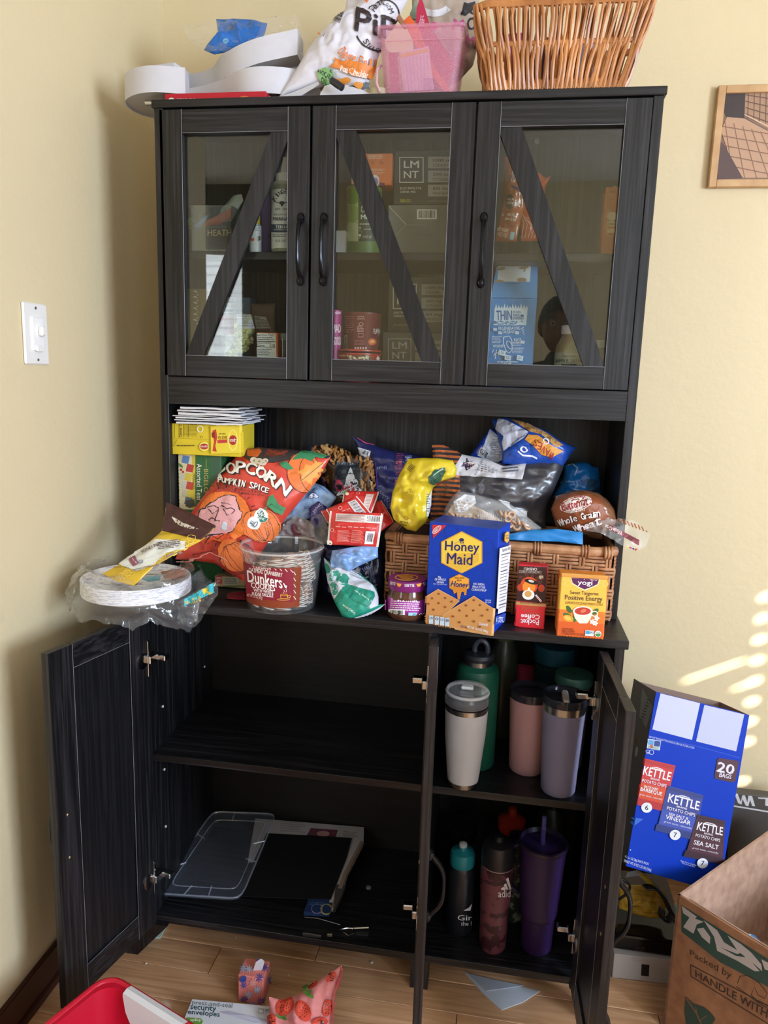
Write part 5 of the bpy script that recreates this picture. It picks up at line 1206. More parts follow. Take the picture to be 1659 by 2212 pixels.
pg.poly([(375, 1560), (410, 1505), (560, 1545), (655, 1585), (600, 1680), (600, 1720), (440, 1790), (380, 1770), (320, 1680)], '#1c8a72'); pg.poly([(380, 1520), (470, 1650), (560, 1690), (600, 1730), (440, 1800), (330, 1700)], '#22967e'); pg.line([(370, 1530), (470, 1650), (595, 1700)], 5, '#0f5a4a')
pg.poly([(440, 1810), (560, 1770), (640, 1735), (750, 1680), (700, 1720), (600, 1780)], '#d4d8e0')
pg.text('Happy Time', 0, 0, 0, 0, '#dff0ea', .02, skew=[(606, 1650), (478, 1570), (488, 1548), (612, 1630)]); pg.text('Snacktime', 0, 0, 0, 0, '#dff0ea', .02, skew=[(480, 1772), (374, 1700), (384, 1680), (492, 1752)])
for i in range(4): pg.lines(430, 1372+i*20, 550, 1384+i*20, 1, '#9a9eae', .7, 25)
bag('green_snack_bag', 'teal green and white folded snack bag lying open on the counter edge', [(205, 1265), (300, 1320), (430, 1365), (560, 1430)], [(560, 1430), (680, 1540), (690, 1600), (700, 1690), (755, 1680)], [(440, 1815), (560, 1790), (660, 1750), (755, 1680)], [(205, 1265), (240, 1480), (300, 1660), (370, 1790), (440, 1815)], PL(*zp(Z3, 480, 1640), y=.030, tilt=42), .030, foil('#1f8f78', .35), Z3, pr=pg, wr=.006, seed=53, nu=36, nv=36)
# --- stack of paper plates in torn clear wrap, overhanging the left end
PC = V((-.006, .004, .873)); R_ = .112
pm = two_noise('plate_paper', '#c9c9d6', '#f1f1f6', 60, .40, .50, .6, (1, 1, 6))
gpl = G(); Z_ = 0
prof = [(0, .0), (R_*.66, .0), (R_*.76, .003), (R_*.93, .0125), (R_*.995, .0145), (R_, .0135), (R_*1.0, .0125), (R_*.93, .0110), (R_*.76, .0016), (R_*.66, -.0012), (0, -.0012)]
g = G().lathe(list(reversed(prof)), (0, 0, 0), 48); mp_ = None
NPL = 15; TILT = Matrix.Rotation(radians(3), 4, 'Y')
for i in range(NPL):
    if mp_ is None: mp_ = put('paper_plate', g, pm, base=V((0, 0, 0)), smooth=True, angle=50); o = mp_
    else: o = mp_.copy(); COL.objects.link(o)
    o.location = PC + V((.0006*sin(i*2.1), .0006*cos(i*1.7), .0017+.0021*i)); o.rotation_euler = (0, 0, i*.9)
    lab = ('bottom', 'second', 'third', 'fourth', 'fifth', 'sixth', 'seventh', 'eighth', 'ninth', 'tenth', 'eleventh', 'twelfth', 'thirteenth', 'fourteenth', 'top')[i]+' white speckled paper plate counting up the stack at the left counter end'
    if i == NPL-1: lab = 'topmost white paper plate, its flower-printed rim under the yellow honeycomb bag'
    setp(o, lab, 'plate', 'stack of paper plates')
zt = PC.z+.0017+.0021*(NPL-1)+.0145
gtop = G(); gtop.lathe([(0, zt-.006), (R_*.76, zt-.0045), (R_*.97, zt+.001)], (PC.x, PC.y, 0), 48)
pt_ = Print(*Z2, L=12); pt_.lines(255, 585, 290, 590, 1, '#9a9aaa')
for (x, y) in ((240, 585), (465, 590), (780, 565), (160, 560), (740, 510)):
    for a in (0, 35, 70, 110, 150): pt_.line([(x, y), (x+24*cos(radians(a)), y-13*sin(radians(a)))], 2.5, '#8f8f9e')
pt_.poly([(250, 540), (330, 530), (460, 590), (440, 600), (340, 570)], '#3a4a48'); pt_.poly([(480, 560), (520, 545), (600, 540), (590, 570), (520, 580)], '#3fa8b4'); pt_.poly([(600, 520), (700, 500), (760, 520), (700, 560), (620, 560)], '#b98a70')
pt_.build(gtop, o, bvh=gtop.bvh())
# torn clear wrap around it
pl = PL(*zp(Z2, 475, 700), y=-.112, tilt=20)
P = coons([(20, 610), (150, 500), (300, 455), (500, 470), (700, 470), (850, 490), (930, 540)], [(930, 540), (935, 640), (890, 720), (800, 840)], [(60, 700), (200, 835), (330, 760), (560, 770), (690, 760), (740, 830), (800, 840)], [(20, 610), (60, 700)], pl, Z2, 60, 26)
wrap = thing('plate_wrap', 'torn crinkled clear plastic wrap around the stack of paper plates', 'plastic bag', V((PC.x, PC.y, .85)))
def around(P, R0, amp, seed):
    out = []
    for i, row in enumerate(P):
        r = []
        for j, q in enumerate(row):
            a = atan2(q.y-PC.y, q.x-PC.x); r.append(q)
        out.append(r)
    return out
# skirt: a crumpled band hugging the stack from the left round the front to the right
B = []
for i in range(90):
    a = radians(150 + 255*i/89); row = []
    for j in range(16):
        v = j/15; fray = .014*noise.noise(V((i*.17, 0, 2)))+.020*abs(noise.noise(V((i*.45, 3, 0))))
        zz = .932 - v*(.075+fray) ; rr = R_*(1.03+.10*sin(pi*v)) + .012*noise.noise(V((i*.16, v*3.1, 1))) + .010*abs(noise.noise(V((i*.5, v*6, 4)))) + .016*v*v
        if i > 55: rr += .02*(i-55)/34; zz -= .030*v*sin(pi*(i-55)/34)
        if v > .55 and PC.x+rr*cos(a) > -.004 and PC.y+rr*sin(a) > -.012: zz = max(zz, .8705)
        x, y = PC.x+rr*cos(a), PC.y+rr*sin(a)
        if x > -.028 and y > .11: x = -.028
        if x > 0 and y > -.02: zz = max(zz, .871+.002*j)
        row.append(V((x, y, zz)))
    B.append(row)
gb_ = G().grid(B); gb_.smooth = True; put('film_skirt', gb_, FILM, wrap, fixn=False, angle=60)
T_ = []
for i in range(50):
    a = radians(150 + 245*i/49); row = []
    for j in range(10):
        v = j/9; rr = R_*(1.05-.30*v) + .008*noise.noise(V((i*.3, v*4, 7))); zz = .934 + .010*sin(pi*v) + .008*noise.noise(V((i*.35, v*4, 9)))
        x, y = PC.x+rr*cos(a), PC.y+rr*sin(a)
        if x > -.026 and y > .11: x = -.026
        row.append(V((x, y, zz)))
    T_.append(row)
gt_ = G().grid(T_); gt_.smooth = True; put('film_top', gt_, FILM, wrap, fixn=False, angle=60)
P = coons([(690, 700), (800, 640), (935, 560)], [(935, 560), (935, 650), (890, 730), (800, 845)], [(690, 790), (740, 835), (800, 845)], [(690, 700), (700, 750), (690, 790)], PL(*zp(Z2, 820, 700), y=-.040, tilt=12), Z2, 26, 26)
gc_ = film(P, PL(0, 0, y=.1, tilt=12)[1], .012, 30, 61); put('film_corner', gc_, FILM, wrap, fixn=False)
pk = Print(*Z2, L=12, eps=.001); pk.quad([(738, 672), (912, 572), (922, 634), (742, 716)], '#3fb6c4'); pk.text('8 1/2" He', 0, 0, 0, 0, '#e8c63a', .03, skew=[(842, 690), (748, 715), (744, 690), (836, 655)]); pk.poly([(845, 618), (890, 600), (880, 622), (905, 640), (895, 652), (872, 634), (860, 655)], '#e8c63a'); pk.text('dragon', 836, 596, 872, 610, '#e8f0f0', .0, 170)
pk.build(gc_, wrap)
# yellow honeycomb bag with torn brown top, lying over the plates
ph = Print(*Z2, L=14)
ph.poly([(636, 98), (760, 150), (840, 195), (932, 238), (890, 285), (840, 322), (740, 300), (660, 280), (604, 268), (616, 230), (625, 160)], '#4a2826')
ph.poly([(660, 178), (740, 222), (828, 258), (770, 256), (730, 244), (690, 222)], '#d8cfc0')
ph.poly([(575, 320), (750, 330), (745, 375), (640, 400), (560, 470), (460, 512), (375, 480), (345, 460), (480, 380)], '#dcdcd2')
for i in range(9):
    for j in range(4):
        x, y = 290+i*62-j*20+(j % 2)*8, 570-i*32+j*16
        ph.line([(x+26*cos(radians(a)), y+18*sin(radians(a))) for a in range(20, 380, 60)], 3, '#efd066', True)
ph.poly([(575, 320), (750, 330), (745, 375), (640, 400), (560, 470), (460, 512), (375, 480), (345, 460), (480, 380)], '#dcdcd2')
for i in range(5): ph.lines(570+i*5, 330+i*10, 730, 338+i*10, 1, '#6a5a5a', .6, -8)
ph.text('HONEY PUFFS', 0, 0, 0, 0, '#5a2a34', .02, skew=[(490, 395), (610, 335), (616, 350), (500, 410)]); ph.rect(425, 432, 470, 482, '#8c5060', -30); ph.line([(440, 440), (460, 470)], 5, '#dcdcd2'); ph.ell(490, 455, 14, 9, '#5a6a9a', -30, ring=3); ph.lines(330, 490, 380, 505, 2, '#8a6a20', .5); ph.line([(440, 515), (560, 480), (660, 410), (755, 378)], 3, '#8a7a70')
tH, gH = bag('honeycomb_bag', 'torn yellow honeycomb patterned bag with brown top lying across the paper plates', [(636, 98), (760, 150), (840, 195), (932, 238)], [(932, 238), (845, 325), (700, 400), (560, 480), (440, 595)], [(252, 525), (340, 570), (440, 595)], [(636, 98), (620, 200), (605, 275), (480, 380), (350, 470), (252, 525)],
    PL(*zp(Z2, 450, 540), y=-.085, tilt=52, yaw=-8), .010, foil('#d9b32c', .35), Z2, pr=ph, wr=.004, seed=63, nu=40, nv=22)
# ================================================================ inside the glass-fronted part
S1, S0 = 1.602, 1.3375          # shelf tops: upper shelf, lower floor
def cup(Z, x0, x1, yb, yt, y, z, name, label, cat, body, r_top=1.0, group=None):
    """round pack between pixel columns x0..x1, its axis at depth y, standing on z"""
    a, b = at(*zp(Z, x0, yb), y=y), at(*zp(Z, x1, yb), y=y); r = (b-a).length/2; c = V(((a.x+b.x)/2, y, z)); h = at(*zp(Z, (x0+x1)/2, yt), y=y).z - z
    return r, c, h
def shelfbox(Z, bl, br, tl, y, z, depth, name, label, col, p=None, cat='box', **k):
    C = Carton(zp(Z, *bl), zp(Z, *br), zp(Z, *tl), y=y, depth=depth, zb=z); ztop = at(*zp(Z, *tl), y=y).z
    C.p.z = z; C.X[2][3] = z; C.h = ztop-z; C.c.z = z
    return carton(name, label, cat, C, col, p, **k)
# electrolyte boxes
def lm(p, x, y, s, c='#e4e2de'):
    p.line([(x, y), (x+s, y), (x+s, y+s*1.06), (x, y+s*1.06)], s*.045, c, True)
    p.text('LM', x+s*.18, y+s*.14, x+s*.82, y+s*.44, c, .02); p.text('NT', x+s*.18, y+s*.58, x+s*.80, y+s*.88, c, .02)
def mg(p, x0, y0, w, h, gap, bc, tc):
    for i, (a, b) in enumerate((('1000 mg', 'SODIUM'), ('200 mg', 'POTASSIUM'), ('60 mg', 'MAGNESIUM'))):
        yy = y0+i*(h+gap); p.rect(x0, yy, x0+w, yy+h, bc); p.text(a, x0+w*.18, yy+h*.20, x0+w*(.95 if i < 1 else .85), yy+h*.52, tc, .02); p.text(b, x0+w*.18, yy+h*.62, x0+w*(.72 if i < 1 else .92), yy+h*.88, tc)
p = Print(*Y5, L=80); lm(p, 703, 485, 175); mg(p, 915, 478, 200, 88, 17, '#a5a19b', '#2c2a28')
p.text('ELECTROLYTE', 708, 708, 865, 724, '#e4e2de', .02); p.text('DRINK MIX', 708, 734, 824, 750, '#e4e2de', .02); p.text('30', 705, 796, 742, 820, '#d8c83a', .03); p.text('STICK\nPACKS', 748, 796, 790, 820, '#d8c83a', .03); p.text('NO SUGAR. NO COLORING', 910, 806, 1064, 818, '#8a867c')
shelfbox(Y5, (612, 1115), (1120, 1110), (612, 838), .225, S1, .12, 'grey_drink_box', 'light grey closed box underside up with barcode on the middle upper shelf', '#77756f',
  Print(*Y5, L=80).bars(832, 872, 980, 945, 18).line([(615, 840), (750, 985)], 5, '#c8c6c0').line([(680, 1060), (750, 988), (900, 990)], 3, '#a8a6a0').text('JUST ADD WATER', 820, 1058, 960, 1075, '#55534e', .0))
C_ = at(*zp(Y5, 620, 838), y=.225).z
shelfbox(Y5, (655, 832), (1125, 836), (662, 434), .229, C_+.001, .11, 'drink_mix_box', 'dark grey drink mix box standing on the light grey box, upper middle shelf', '#4a4843', p)
p = Print(*Y5, L=80); lm(p, 655, 1430, 172, '#d9d6d0'); mg(p, 866, 1430, 178, 82, 18, '#a09b90', '#2c2a28'); p.text('ELECTROLYTE', 660, 1636, 800, 1652, '#d9d6d0', .02); p.text('DRINK MIX', 660, 1660, 760, 1676, '#d9d6d0', .02); p.text('30 STICK PACKS', 657, 1728, 790, 1742, '#b89a50', .02)
q = Print(*Y5, L=80); lm(q, 618, 1838, 168, '#c8c6c0'); q.rect(818, 1850, 1040, 1920, '#8f8b82'); q.rect(818, 1940, 1040, 2010, '#8f8b82'); q.text('1000 mg', 850, 1870, 1000, 1895, '#3c3a36', .02)
zz = at(*zp(Y5, 577, 1786), y=.235).z
shelfbox(Y5, (570, 2040), (1090, 2040), (577, 1786), .235, S0, .11, 'drink_mix_box', 'mid grey drink mix box at the bottom of the middle cupboard', '#6a6760', q)
shelfbox(Y5, (612, 1774), (1060, 1786), (628, 1372), .240, zz+.001, .10, 'drink_mix_box', 'dark olive drink mix box stacked on another, lower middle shelf', '#56524a', p)
# orange carton on the green can, white tin, meal cups
r, c, h = cup(Y5, 300, 560, 1115, 712, .235, S1, '', '', '', None)
t, o = lathe_thing('milk_can', 'tall green coconut milk can in the middle glass cupboard', 'can', c, (('can_body', [(r*.97, 0), (r, .002), (r*.985, .005), (r*.985, h-.006), (r, h-.003), (r*.96, h), (r*.9, h-.003), (0, h-.003)], mat('#5f7a44', .35)),))
p = Print(*Y5, L=12); p.rect(395, 740, 560, 1110, '#3a4432'); p.rect(300, 700, 400, 1110, '#a9bd7c'); p.ell(350, 770, 62, 66, '#6fa038'); p.ell(345, 905, 60, 66, '#8db05c'); p.ell(360, 1040, 62, 68, '#b9c99a'); p.rect(395, 700, 420, 1112, '#3a4432')
p.text('COCONUT', 414, 848, 560, 896, '#d8dccb', .01); p.text('MILK', 414, 912, 520, 944, '#d8dccb', .03); p.lines(405, 978, 520, 990, 1, '#b8bcac', .6); p.lines(435, 1018, 520, 1026, 1, '#b8bcac', .6); p.ell(406, 1066, 9, 9, '#d8dccb'); p.text('13.5 FL OZ', 428, 1068, 490, 1086, '#b8bcac', .02); p.build(o['can_body'], t)
zz = c.z+h
p = Print(*Y5, L=40); p.lines(470, 466, 600, 500, 3, '#f0d8c8', .35); p.ell(502, 522, 13, 13, '#7a3a1a', ring=2.5); p.ell(568, 524, 11, 11, '#7a3a1a', ring=2.5); p.lines(480, 572, 600, 620, 4, '#f0d8c8', .25); p.ell(520, 660, 32, 44, '#d9cdd8'); p.ell(522, 668, 22, 32, '#8a7a98'); p.rect(556, 668, 562, 694, '#4a2a4a'); p.rect(566, 676, 592, 694, '#6a3a4a'); p.rect(345, 560, 360, 690, '#e8a878')
shelfbox(Y5, (345, 708), (640, 712), (345, 456), .215, zz+.0005, .07, 'orange_box', 'orange printed box resting on top of the green can', '#d9743a', p)
shelfbox(Y5, (225, 1120), (298, 1120), (225, 1028), .20, S1, .05, 'white_tin', 'small white lidded tin left of the green can', '#c9c8d0', None, cat='tin')
for (nm, lb, x0, x1, yb, yt, yy, zb, prof, col) in (
    ('red_tin', 'flat red granola tin at the bottom, under the maroon oatmeal cup', 248, 556, 2040, 1920, .185, S0, None, '#b03028'),
    ('oatmeal_cup', 'maroon paper oatmeal cup stacked on the flat red tin', 285, 560, 1918, 1648, .185, None, 1, '#6a2a30'),
    ('snack_tub', 'magenta snack tub at the left edge of the middle cupboard', 150, 265, 2000, 1625, .170, S0, 1, '#a8287e')):
    if zb is None: zb = ztin
    r, c, h = cup(Y5, x0, x1, yb, yt, yy, zb, '', '', '', None)
    if prof: pr0 = [(r*.84, 0), (r*.86, .003), (r*.99, h-.006), (r*1.02, h-.004), (r*1.02, h-.001), (r*.97, h), (r*.95, h-.004), (0, h-.004)]
    else: pr0 = [(r, 0), (r, h-.012), (r*1.04, h-.011), (r*1.04, h-.001), (r*.98, h), (0, h-.001)]; ztin = zb+h+.0006
    t, o = lathe_thing(nm, lb, 'cup' if prof else 'tin', c, (('body', pr0, mat(col, .35)),))
    p = Print(*Y5, L=10)
    if nm == 'oatmeal_cup':
        for i, (s, y0) in enumerate((('QUICK', 1668), ('OATS', 1684))): p.text(s, 388, y0, 440, y0+10, '#d8b8b8', .02)
        p.ell(415, 1728, 16, 14, '#d8b8b8', ring=3); p.line([(400, 1738), (392, 1748)], 3, '#d8b8b8'); p.lines(385, 1748, 440, 1790, 4, '#d8b8b8', .4); p.line([(394, 1798), (430, 1798), (430, 1824), (394, 1824)], 3, '#d8b8b8', True); p.text('FLAPJACK', 505, 1762, 575, 1812, '#e0d0cc', .03)
        p.ell(495, 1860, 30, 26, '#c8572a'); p.ell(497, 1858, 16, 12, '#e8a060'); p.lines(300, 1670, 372, 1800, 8, '#a86a70', .25); p.bars(300, 1810, 318, 1915, 6, '#3a2a34', '#b8a0ac'); [p.rect(370+i*18, 1898, 382+i*18, 1912, '#d8b8b8') for i in range(5)]; p.lines(370, 1848, 450, 1888, 4, '#a86a70', .3)
    elif nm == 'red_tin':
        rn = random.Random(1); p.ell(395, 1995, 110, 40, '#6a4430')
        for _ in range(40): x, y = rn.uniform(310, 470), rn.uniform(1965, 2010); p.ell(x, y, 14, 7, rn.choice(('#c8b89a', '#8a5a40', '#d8ccb4', '#5a3020')), rn.uniform(0, 90), n=8)
        p.poly([(530, 1965), (545, 1980), (540, 2000), (520, 1990)], '#e8d8d8'); p.rect(255, 1960, 300, 1968, '#d8a0a0')
        lidg = G().tube([c+V((r*1.045*cos(a), r*1.045*sin(a), h-.006)) for a in [2*pi*k/30 for k in range(30)]], .002, 5, closed=True); put('lid_rim', lidg, mat('#2a2026', .3), t, smooth=True)
    else:
        p.text('MAD', 205, 1730, 262, 1790, '#f0d8ea', .04); p.text('GOOD', 205, 1822, 262, 1885, '#f0d8ea', .04); p.rect(218, 1640, 262, 1648, '#e8c8e0'); p.text('60', 222, 1632, 256, 1654, '#e8c8e0', .02)
    p.build(o['body'], t)
# right cupboard
p = Print(*Y6, L=16)
p.poly([(272, 475), (300, 480), (330, 700), (345, 1020), (220, 1020), (262, 760)], '#a4562c'); p.ell(305, 765, 28, 50, '#2f1a14'); p.text('Only 90\nCalories', 284, 740, 328, 780, '#d8c8b8', .02, 3)
p.text('with chia,\nquinoa & flax', 275, 838, 342, 892, '#e8d8c8', .02, 10); p.text('NET WEIGHT\n4 OZ (113g)', 222, 935, 290, 995, '#e8d8c8', .02, 10); p.rect(306, 960, 330, 1008, '#9ac0c8', 12); p.line([(256, 838), (266, 856), (250, 856)], 3, '#e8d8c8')
p.text('BAKED', 318, 525, 345, 640, '#e8cfb8', .02, 8); p.poly([(315, 655), (400, 690), (395, 712), (312, 672)], '#4a3a58')
bag('cracker_pouch', 'copper brown cracker pouch standing at the left on the upper right shelf', [(272, 472), (330, 480), (420, 520)], [(420, 520), (400, 760), (345, 1020)], [(205, 1020), (345, 1020)], [(272, 472), (262, 740), (205, 1020)], (V((.72, .215, 1.7)), V((0, -1, 0))), .014, foil('#a4572e', .25), Y6, pr=p, wr=.004, seed=71, cat='pouch')
p = Print(*Y6, L=16); [p.line([(365+i*18, 820+i*22), (395+i*22, 900+i*10), (380+i*20, 1000)], 4, '#d8a890') for i in range(5)]
bag('snack_pouch', 'red-orange snack pouch leaning behind the diagonal bar, upper right shelf', [(490, 575), (530, 610), (566, 600)], [(566, 600), (525, 680), (560, 1018)], [(375, 1018), (560, 1018)], [(490, 575), (400, 720), (350, 860), (375, 1018)], (V((.75, .245, 1.7)), V((0, -1, 0))), .012, foil('#b8502c', .3), Y6, pr=p, wr=.005, seed=72, cat='pouch')
p = Print(*Y6, L=40); p.text('GINGER TEA', 950, 694, 990, 706, '#7a4a10', .0); p.lines(940, 712, 995, 790, 7, '#d89a40', .25); p.rect(935, 810, 960, 880, '#c88a30', -20); p.ell(962, 860, 34, 28, '#e0c8a0'); p.rect(930, 890, 985, 970, '#e0b870', 3); p.rect(935, 905, 980, 915, '#8a8a40', 3); p.rect(935, 930, 980, 938, '#c85a2a', 3); p.ell(958, 975, 34, 10, '#e8b04a', ring=3); p.line([(918, 690), (900, 1010)], 3, '#e8a050')
shelfbox(Y6, (898, 1012), (1045, 1012), (918, 668), .20, S1, .06, 'orange_tea_box', 'orange and yellow box at the right end of the upper right shelf', '#cf7a28', p)
p = Print(*Y6, L=40)
p.quad([(228, 1172), (440, 1175), (432, 1282), (222, 1280)], '#d9dbe4'); [p.ell(x, y, rx, ry, '#a58a78', a) for x, y, rx, ry, a in ((245, 1198, 30, 10, -10), (392, 1192, 32, 8, -8), (380, 1270, 32, 15, 0), (236, 1278, 34, 9, 8), (398, 1208, 6, 12, 30))]
p.rect(276, 1292, 368, 1297, '#3a70b0'); p.line([(190, 1385), (450, 1388)], 2.5, '#2f64a8')
p.quad([(205, 1450), (418, 1452), (408, 1562), (197, 1560)], '#c9d8ec'); [p.poly([(206+i*18, 1455), (214+i*18, 1420+(i % 3)*8), (222+i*18, 1455)], '#c9d8ec') for i in range(12)]
p.text('THIN', 216, 1468, 316, 1528, '#2f62a8', .04, -1); p.text('IN SIZE,', 324, 1470, 376, 1486, '#2f62a8', .03); p.text('THICK', 322, 1490, 366, 1506, '#2f62a8', .03); p.text('GOODNESS', 320, 1508, 394, 1526, '#2f62a8', .03); p.ell(382, 1500, 11, 8, '#2f62a8')
rn = random.Random(9); [p.ell(205+rn.random()*196, 1536+rn.random()*22, 6, 4, '#4f82c0', n=8) for _ in range(34)]
p.text('REGENERATIVE', 230, 1572, 366, 1592, '#d9e4f2', .03); p.text('ORGANIC', 256, 1596, 340, 1615, '#d9e4f2', .03)
p.line([(262, 1640), (300, 1632), (316, 1660), (318, 1720), (300, 1742), (280, 1730), (262, 1680), (262, 1640)], 5, '#d9e4f2'); p.ell(300, 1690, 16, 30, '#d9e4f2', -30, ring=4)
p.text('RICE', 330, 1648, 376, 1668, '#d9e4f2', .03); p.text('WONDER', 194, 1688, 262, 1706, '#d9e4f2', .03); p.text('INGREDIENTS', 318, 1706, 392, 1720, '#d9e4f2', .02); p.lines(188, 1636, 256, 1682, 5, '#d9e4f2', .35); p.lines(322, 1672, 390, 1700, 3, '#d9e4f2', .4); p.lines(318, 1726, 392, 1746, 3, '#d9e4f2', .4)
for (x, y) in ((256, 1742), (290, 1772), (368, 1774), (208, 1590), (240, 1612), (350, 1612), (386, 1672)): w = 20 if y > 1700 else 11; p.rect(x-w, y-w*.8, x+w, y+w*.8, '#d9e4f2', 12); p.lines(x-w*.6, y-w*.4, x+w*.6, y+w*.5, 2, '#3a70b0', .5, 12)
p.text('LIGHT', 246, 1806, 312, 1832, '#d9e4f2', .03); p.lines(222, 1796, 372, 1804, 1, '#d9e4f2', .8); p.lines(196, 1560, 404, 1566, 1, '#c9d8ec', .8)
[p.line([(190+i*9, 1740+(i % 3)*20), (200+i*9, 1720+(i % 2)*24)], 5, '#d9e4f2') for i in range(5)]; [p.line([(372+i*8, 1590+i*12), (392, 1576+i*14)], 4, '#d9e4f2') for i in range(4)]
tt, gg = shelfbox(Y6, (152, 1880), (446, 1880), (178, 1384), .205, S0, .085, 'blue_snack_box', 'tall sky blue carton with white lettering and raised top, lower right cupboard', '#3f86cf', None)
Cx = Carton(zp(Y6, 152, 1880), zp(Y6, 446, 1880), zp(Y6, 178, 1384), y=.205, depth=.085, zb=S0); zt_ = at(*zp(Y6, 178, 1384), y=.205).z; zu = at(*zp(Y6, 222, 1160), y=.225).z
g = G(); X = Cx.X; w = Cx.w
L_ = lambda x, y, z: V((X[0][0]*x+X[0][1]*y+X[0][3], X[1][0]*x+X[1][1]*y+X[1][3], z))
g.add([L_(0, 0, zt_), L_(w, 0, zt_), L_(w*.98, .022, zu), L_(w*.10, .022, zu), L_(0, .085, zt_), L_(w, .085, zt_), L_(w*.98, .030, zu-.01), L_(w*.10, .030, zu-.01)], [(0, 1, 2, 3), (1, 5, 6, 2), (5, 4, 7, 6), (4, 0, 3, 7), (3, 2, 6, 7), (0, 4, 5, 1)])
put('gable_top', g, mat('#4a90d6', .45), tt); g2 = G(); g2.v = gg.v + g.v; g2.f = gg.f + [tuple(i+len(gg.v) for i in f) for f in g.f]; p.build(g2, tt)
CREAM = mat('#b8b49a', .4)
for (nm, lb, x0, x1, yb, yt, yy) in (('sauce_jar', 'glass jar of apple sauce with cream label and white lid', 585, 800, 1880, 1565, .215), ('sauce_jar', 'second pale lidded jar half hidden by the diagonal bar at the right', 800, 925, 1880, 1660, .255)):
    r, c, h = cup(Y6, x0, x1, yb, yt, yy, S0, '', '', '', None)
    t, o = lathe_thing(nm, lb, 'jar', c, (('glass_jar', [(r*.92, 0), (r, .006), (r, h*.66), (r*.75, h*.80), (r*.66, h*.84), (r*.66, h*.86)], clear('sauce_glass', opac=.42, body='#c4b88a', ior=1.45)), ('paper_label', [(r*1.01, h*.08), (r*1.012, h*.10), (r*1.012, h*.56), (r*1.01, h*.57)], CREAM), ('lid', [(r*.70, h*.86), (r*.72, h*.87), (r*.72, h*.985), (r*.68, h), (0, h)], mat('#d4d2d4', .35))))
    if x0 == 585:
        p = Print(*Y6, L=10); p.text('THRIVE', 652, 1718, 722, 1734, '#4a4c44', .02); p.text('MARKET', 668, 1736, 706, 1744, '#4a4c44'); p.text('ORGANIC', 640, 1756, 728, 1770, '#4a4c44', .01); p.text('APPLE SAUCE', 598, 1782, 788, 1802, '#3a3c36', .02); p.rect(636, 1812, 732, 1822, '#4a4c44'); p.build(o['paper_label'], t)
# left cupboard, upper shelf
r, c, h = cup(Y4, 955, 1150, 1085, 620, .175, S1, '', '', '', None)
NAVY = mat('#24304a', .4)
t, o = lathe_thing('sauce_bottle', 'white labelled marinade bottle with pointed white cap, upper left shelf', 'bottle', c, (('bottle_body', [(r*.95, 0), (r, .003), (r, h*.93), (r*.96, h*.98), (r*.6, h*1.0)], mat('#7c7e72', .3)),
  ('paper_label', [(r*1.01, .006), (r*1.015, .008), (r*1.015, h*.86), (r*1.01, h*.865)], mat('#c6c8ca', .45)), ('cap', [(r*.68, h*.99), (r*.68, h*1.10), (r*.62, h*1.11), (r*.34, h*1.12), (r*.14, h*1.34), (r*.10, h*1.345), (0, h*1.345)], mat('#d0d2d4', .4))))
p = Print(*Y4, L=10); p.word("KINDER'S", [(965, 760), (1050, 690), (1150, 745)], 34, '#2a2e36', .03, None, .85); p.ell(1032, 780, 20, 14, '#2a2e36'); p.poly([(1018, 780), (1046, 780), (1036, 808), (1028, 808)], '#2a2e36'); p.line([(975, 766), (995, 776), (1020, 776)], 6, '#2a2e36'); p.line([(1044, 776), (1070, 774), (1090, 762)], 6, '#2a2e36')
p.text('EST. 1946', 985, 820, 1082, 836, '#2a2e36', .02); p.text('GRILLING GLAZE', 970, 862, 1100, 876, '#2a2e36', .0); p.text('MARINADE', 968, 890, 1112, 916, '#2a2e36', .03); p.rect(940, 945, 1150, 1005, '#24304a'); p.text('TERIYAKI', 988, 955, 1100, 976, '#d8dae0', .02); p.text('COCONUT & GARLIC', 975, 982, 1096, 992, '#d8dae0'); p.text('15.5 OZ', 985, 1064, 1062, 1080, '#2a2e36', .02); p.lines(965, 1024, 1080, 1050, 2, '#5a5e66', .4); p.build(o['paper_label'], t)
shelfbox(Y4, (872, 1080), (948, 1080), (880, 720), .235, S1, .05, 'purple_box', 'narrow purple box behind the marinade bottle', '#54407e', Print(*Y4, L=40).lines(926, 720, 948, 1060, 20, '#2a2440', .4))
r, c, h = cup(Y4, 785, 872, 1078, 880, .18, S1, '', '', '', None)
t, o = lathe_thing('small_bottle', 'small white bottle with yellow cap left of the purple box', 'bottle', c, (('bottle_body', [(r, 0), (r, h*.72), (r*.7, h*.78)], mat('#c9ccd4', .4)), ('cap', [(r*.75, h*.76), (r*.75, h), (0, h)], mat('#c8a828', .4))))
p = Print(*Y4, L=10); p.lines(822, 950, 864, 1000, 4, '#6a6e7c', .4); p.bars(840, 1030, 868, 1075, 8); p.ell(805, 1062, 16, 12, '#c85a2a'); p.build(o['bottle_body'], t)
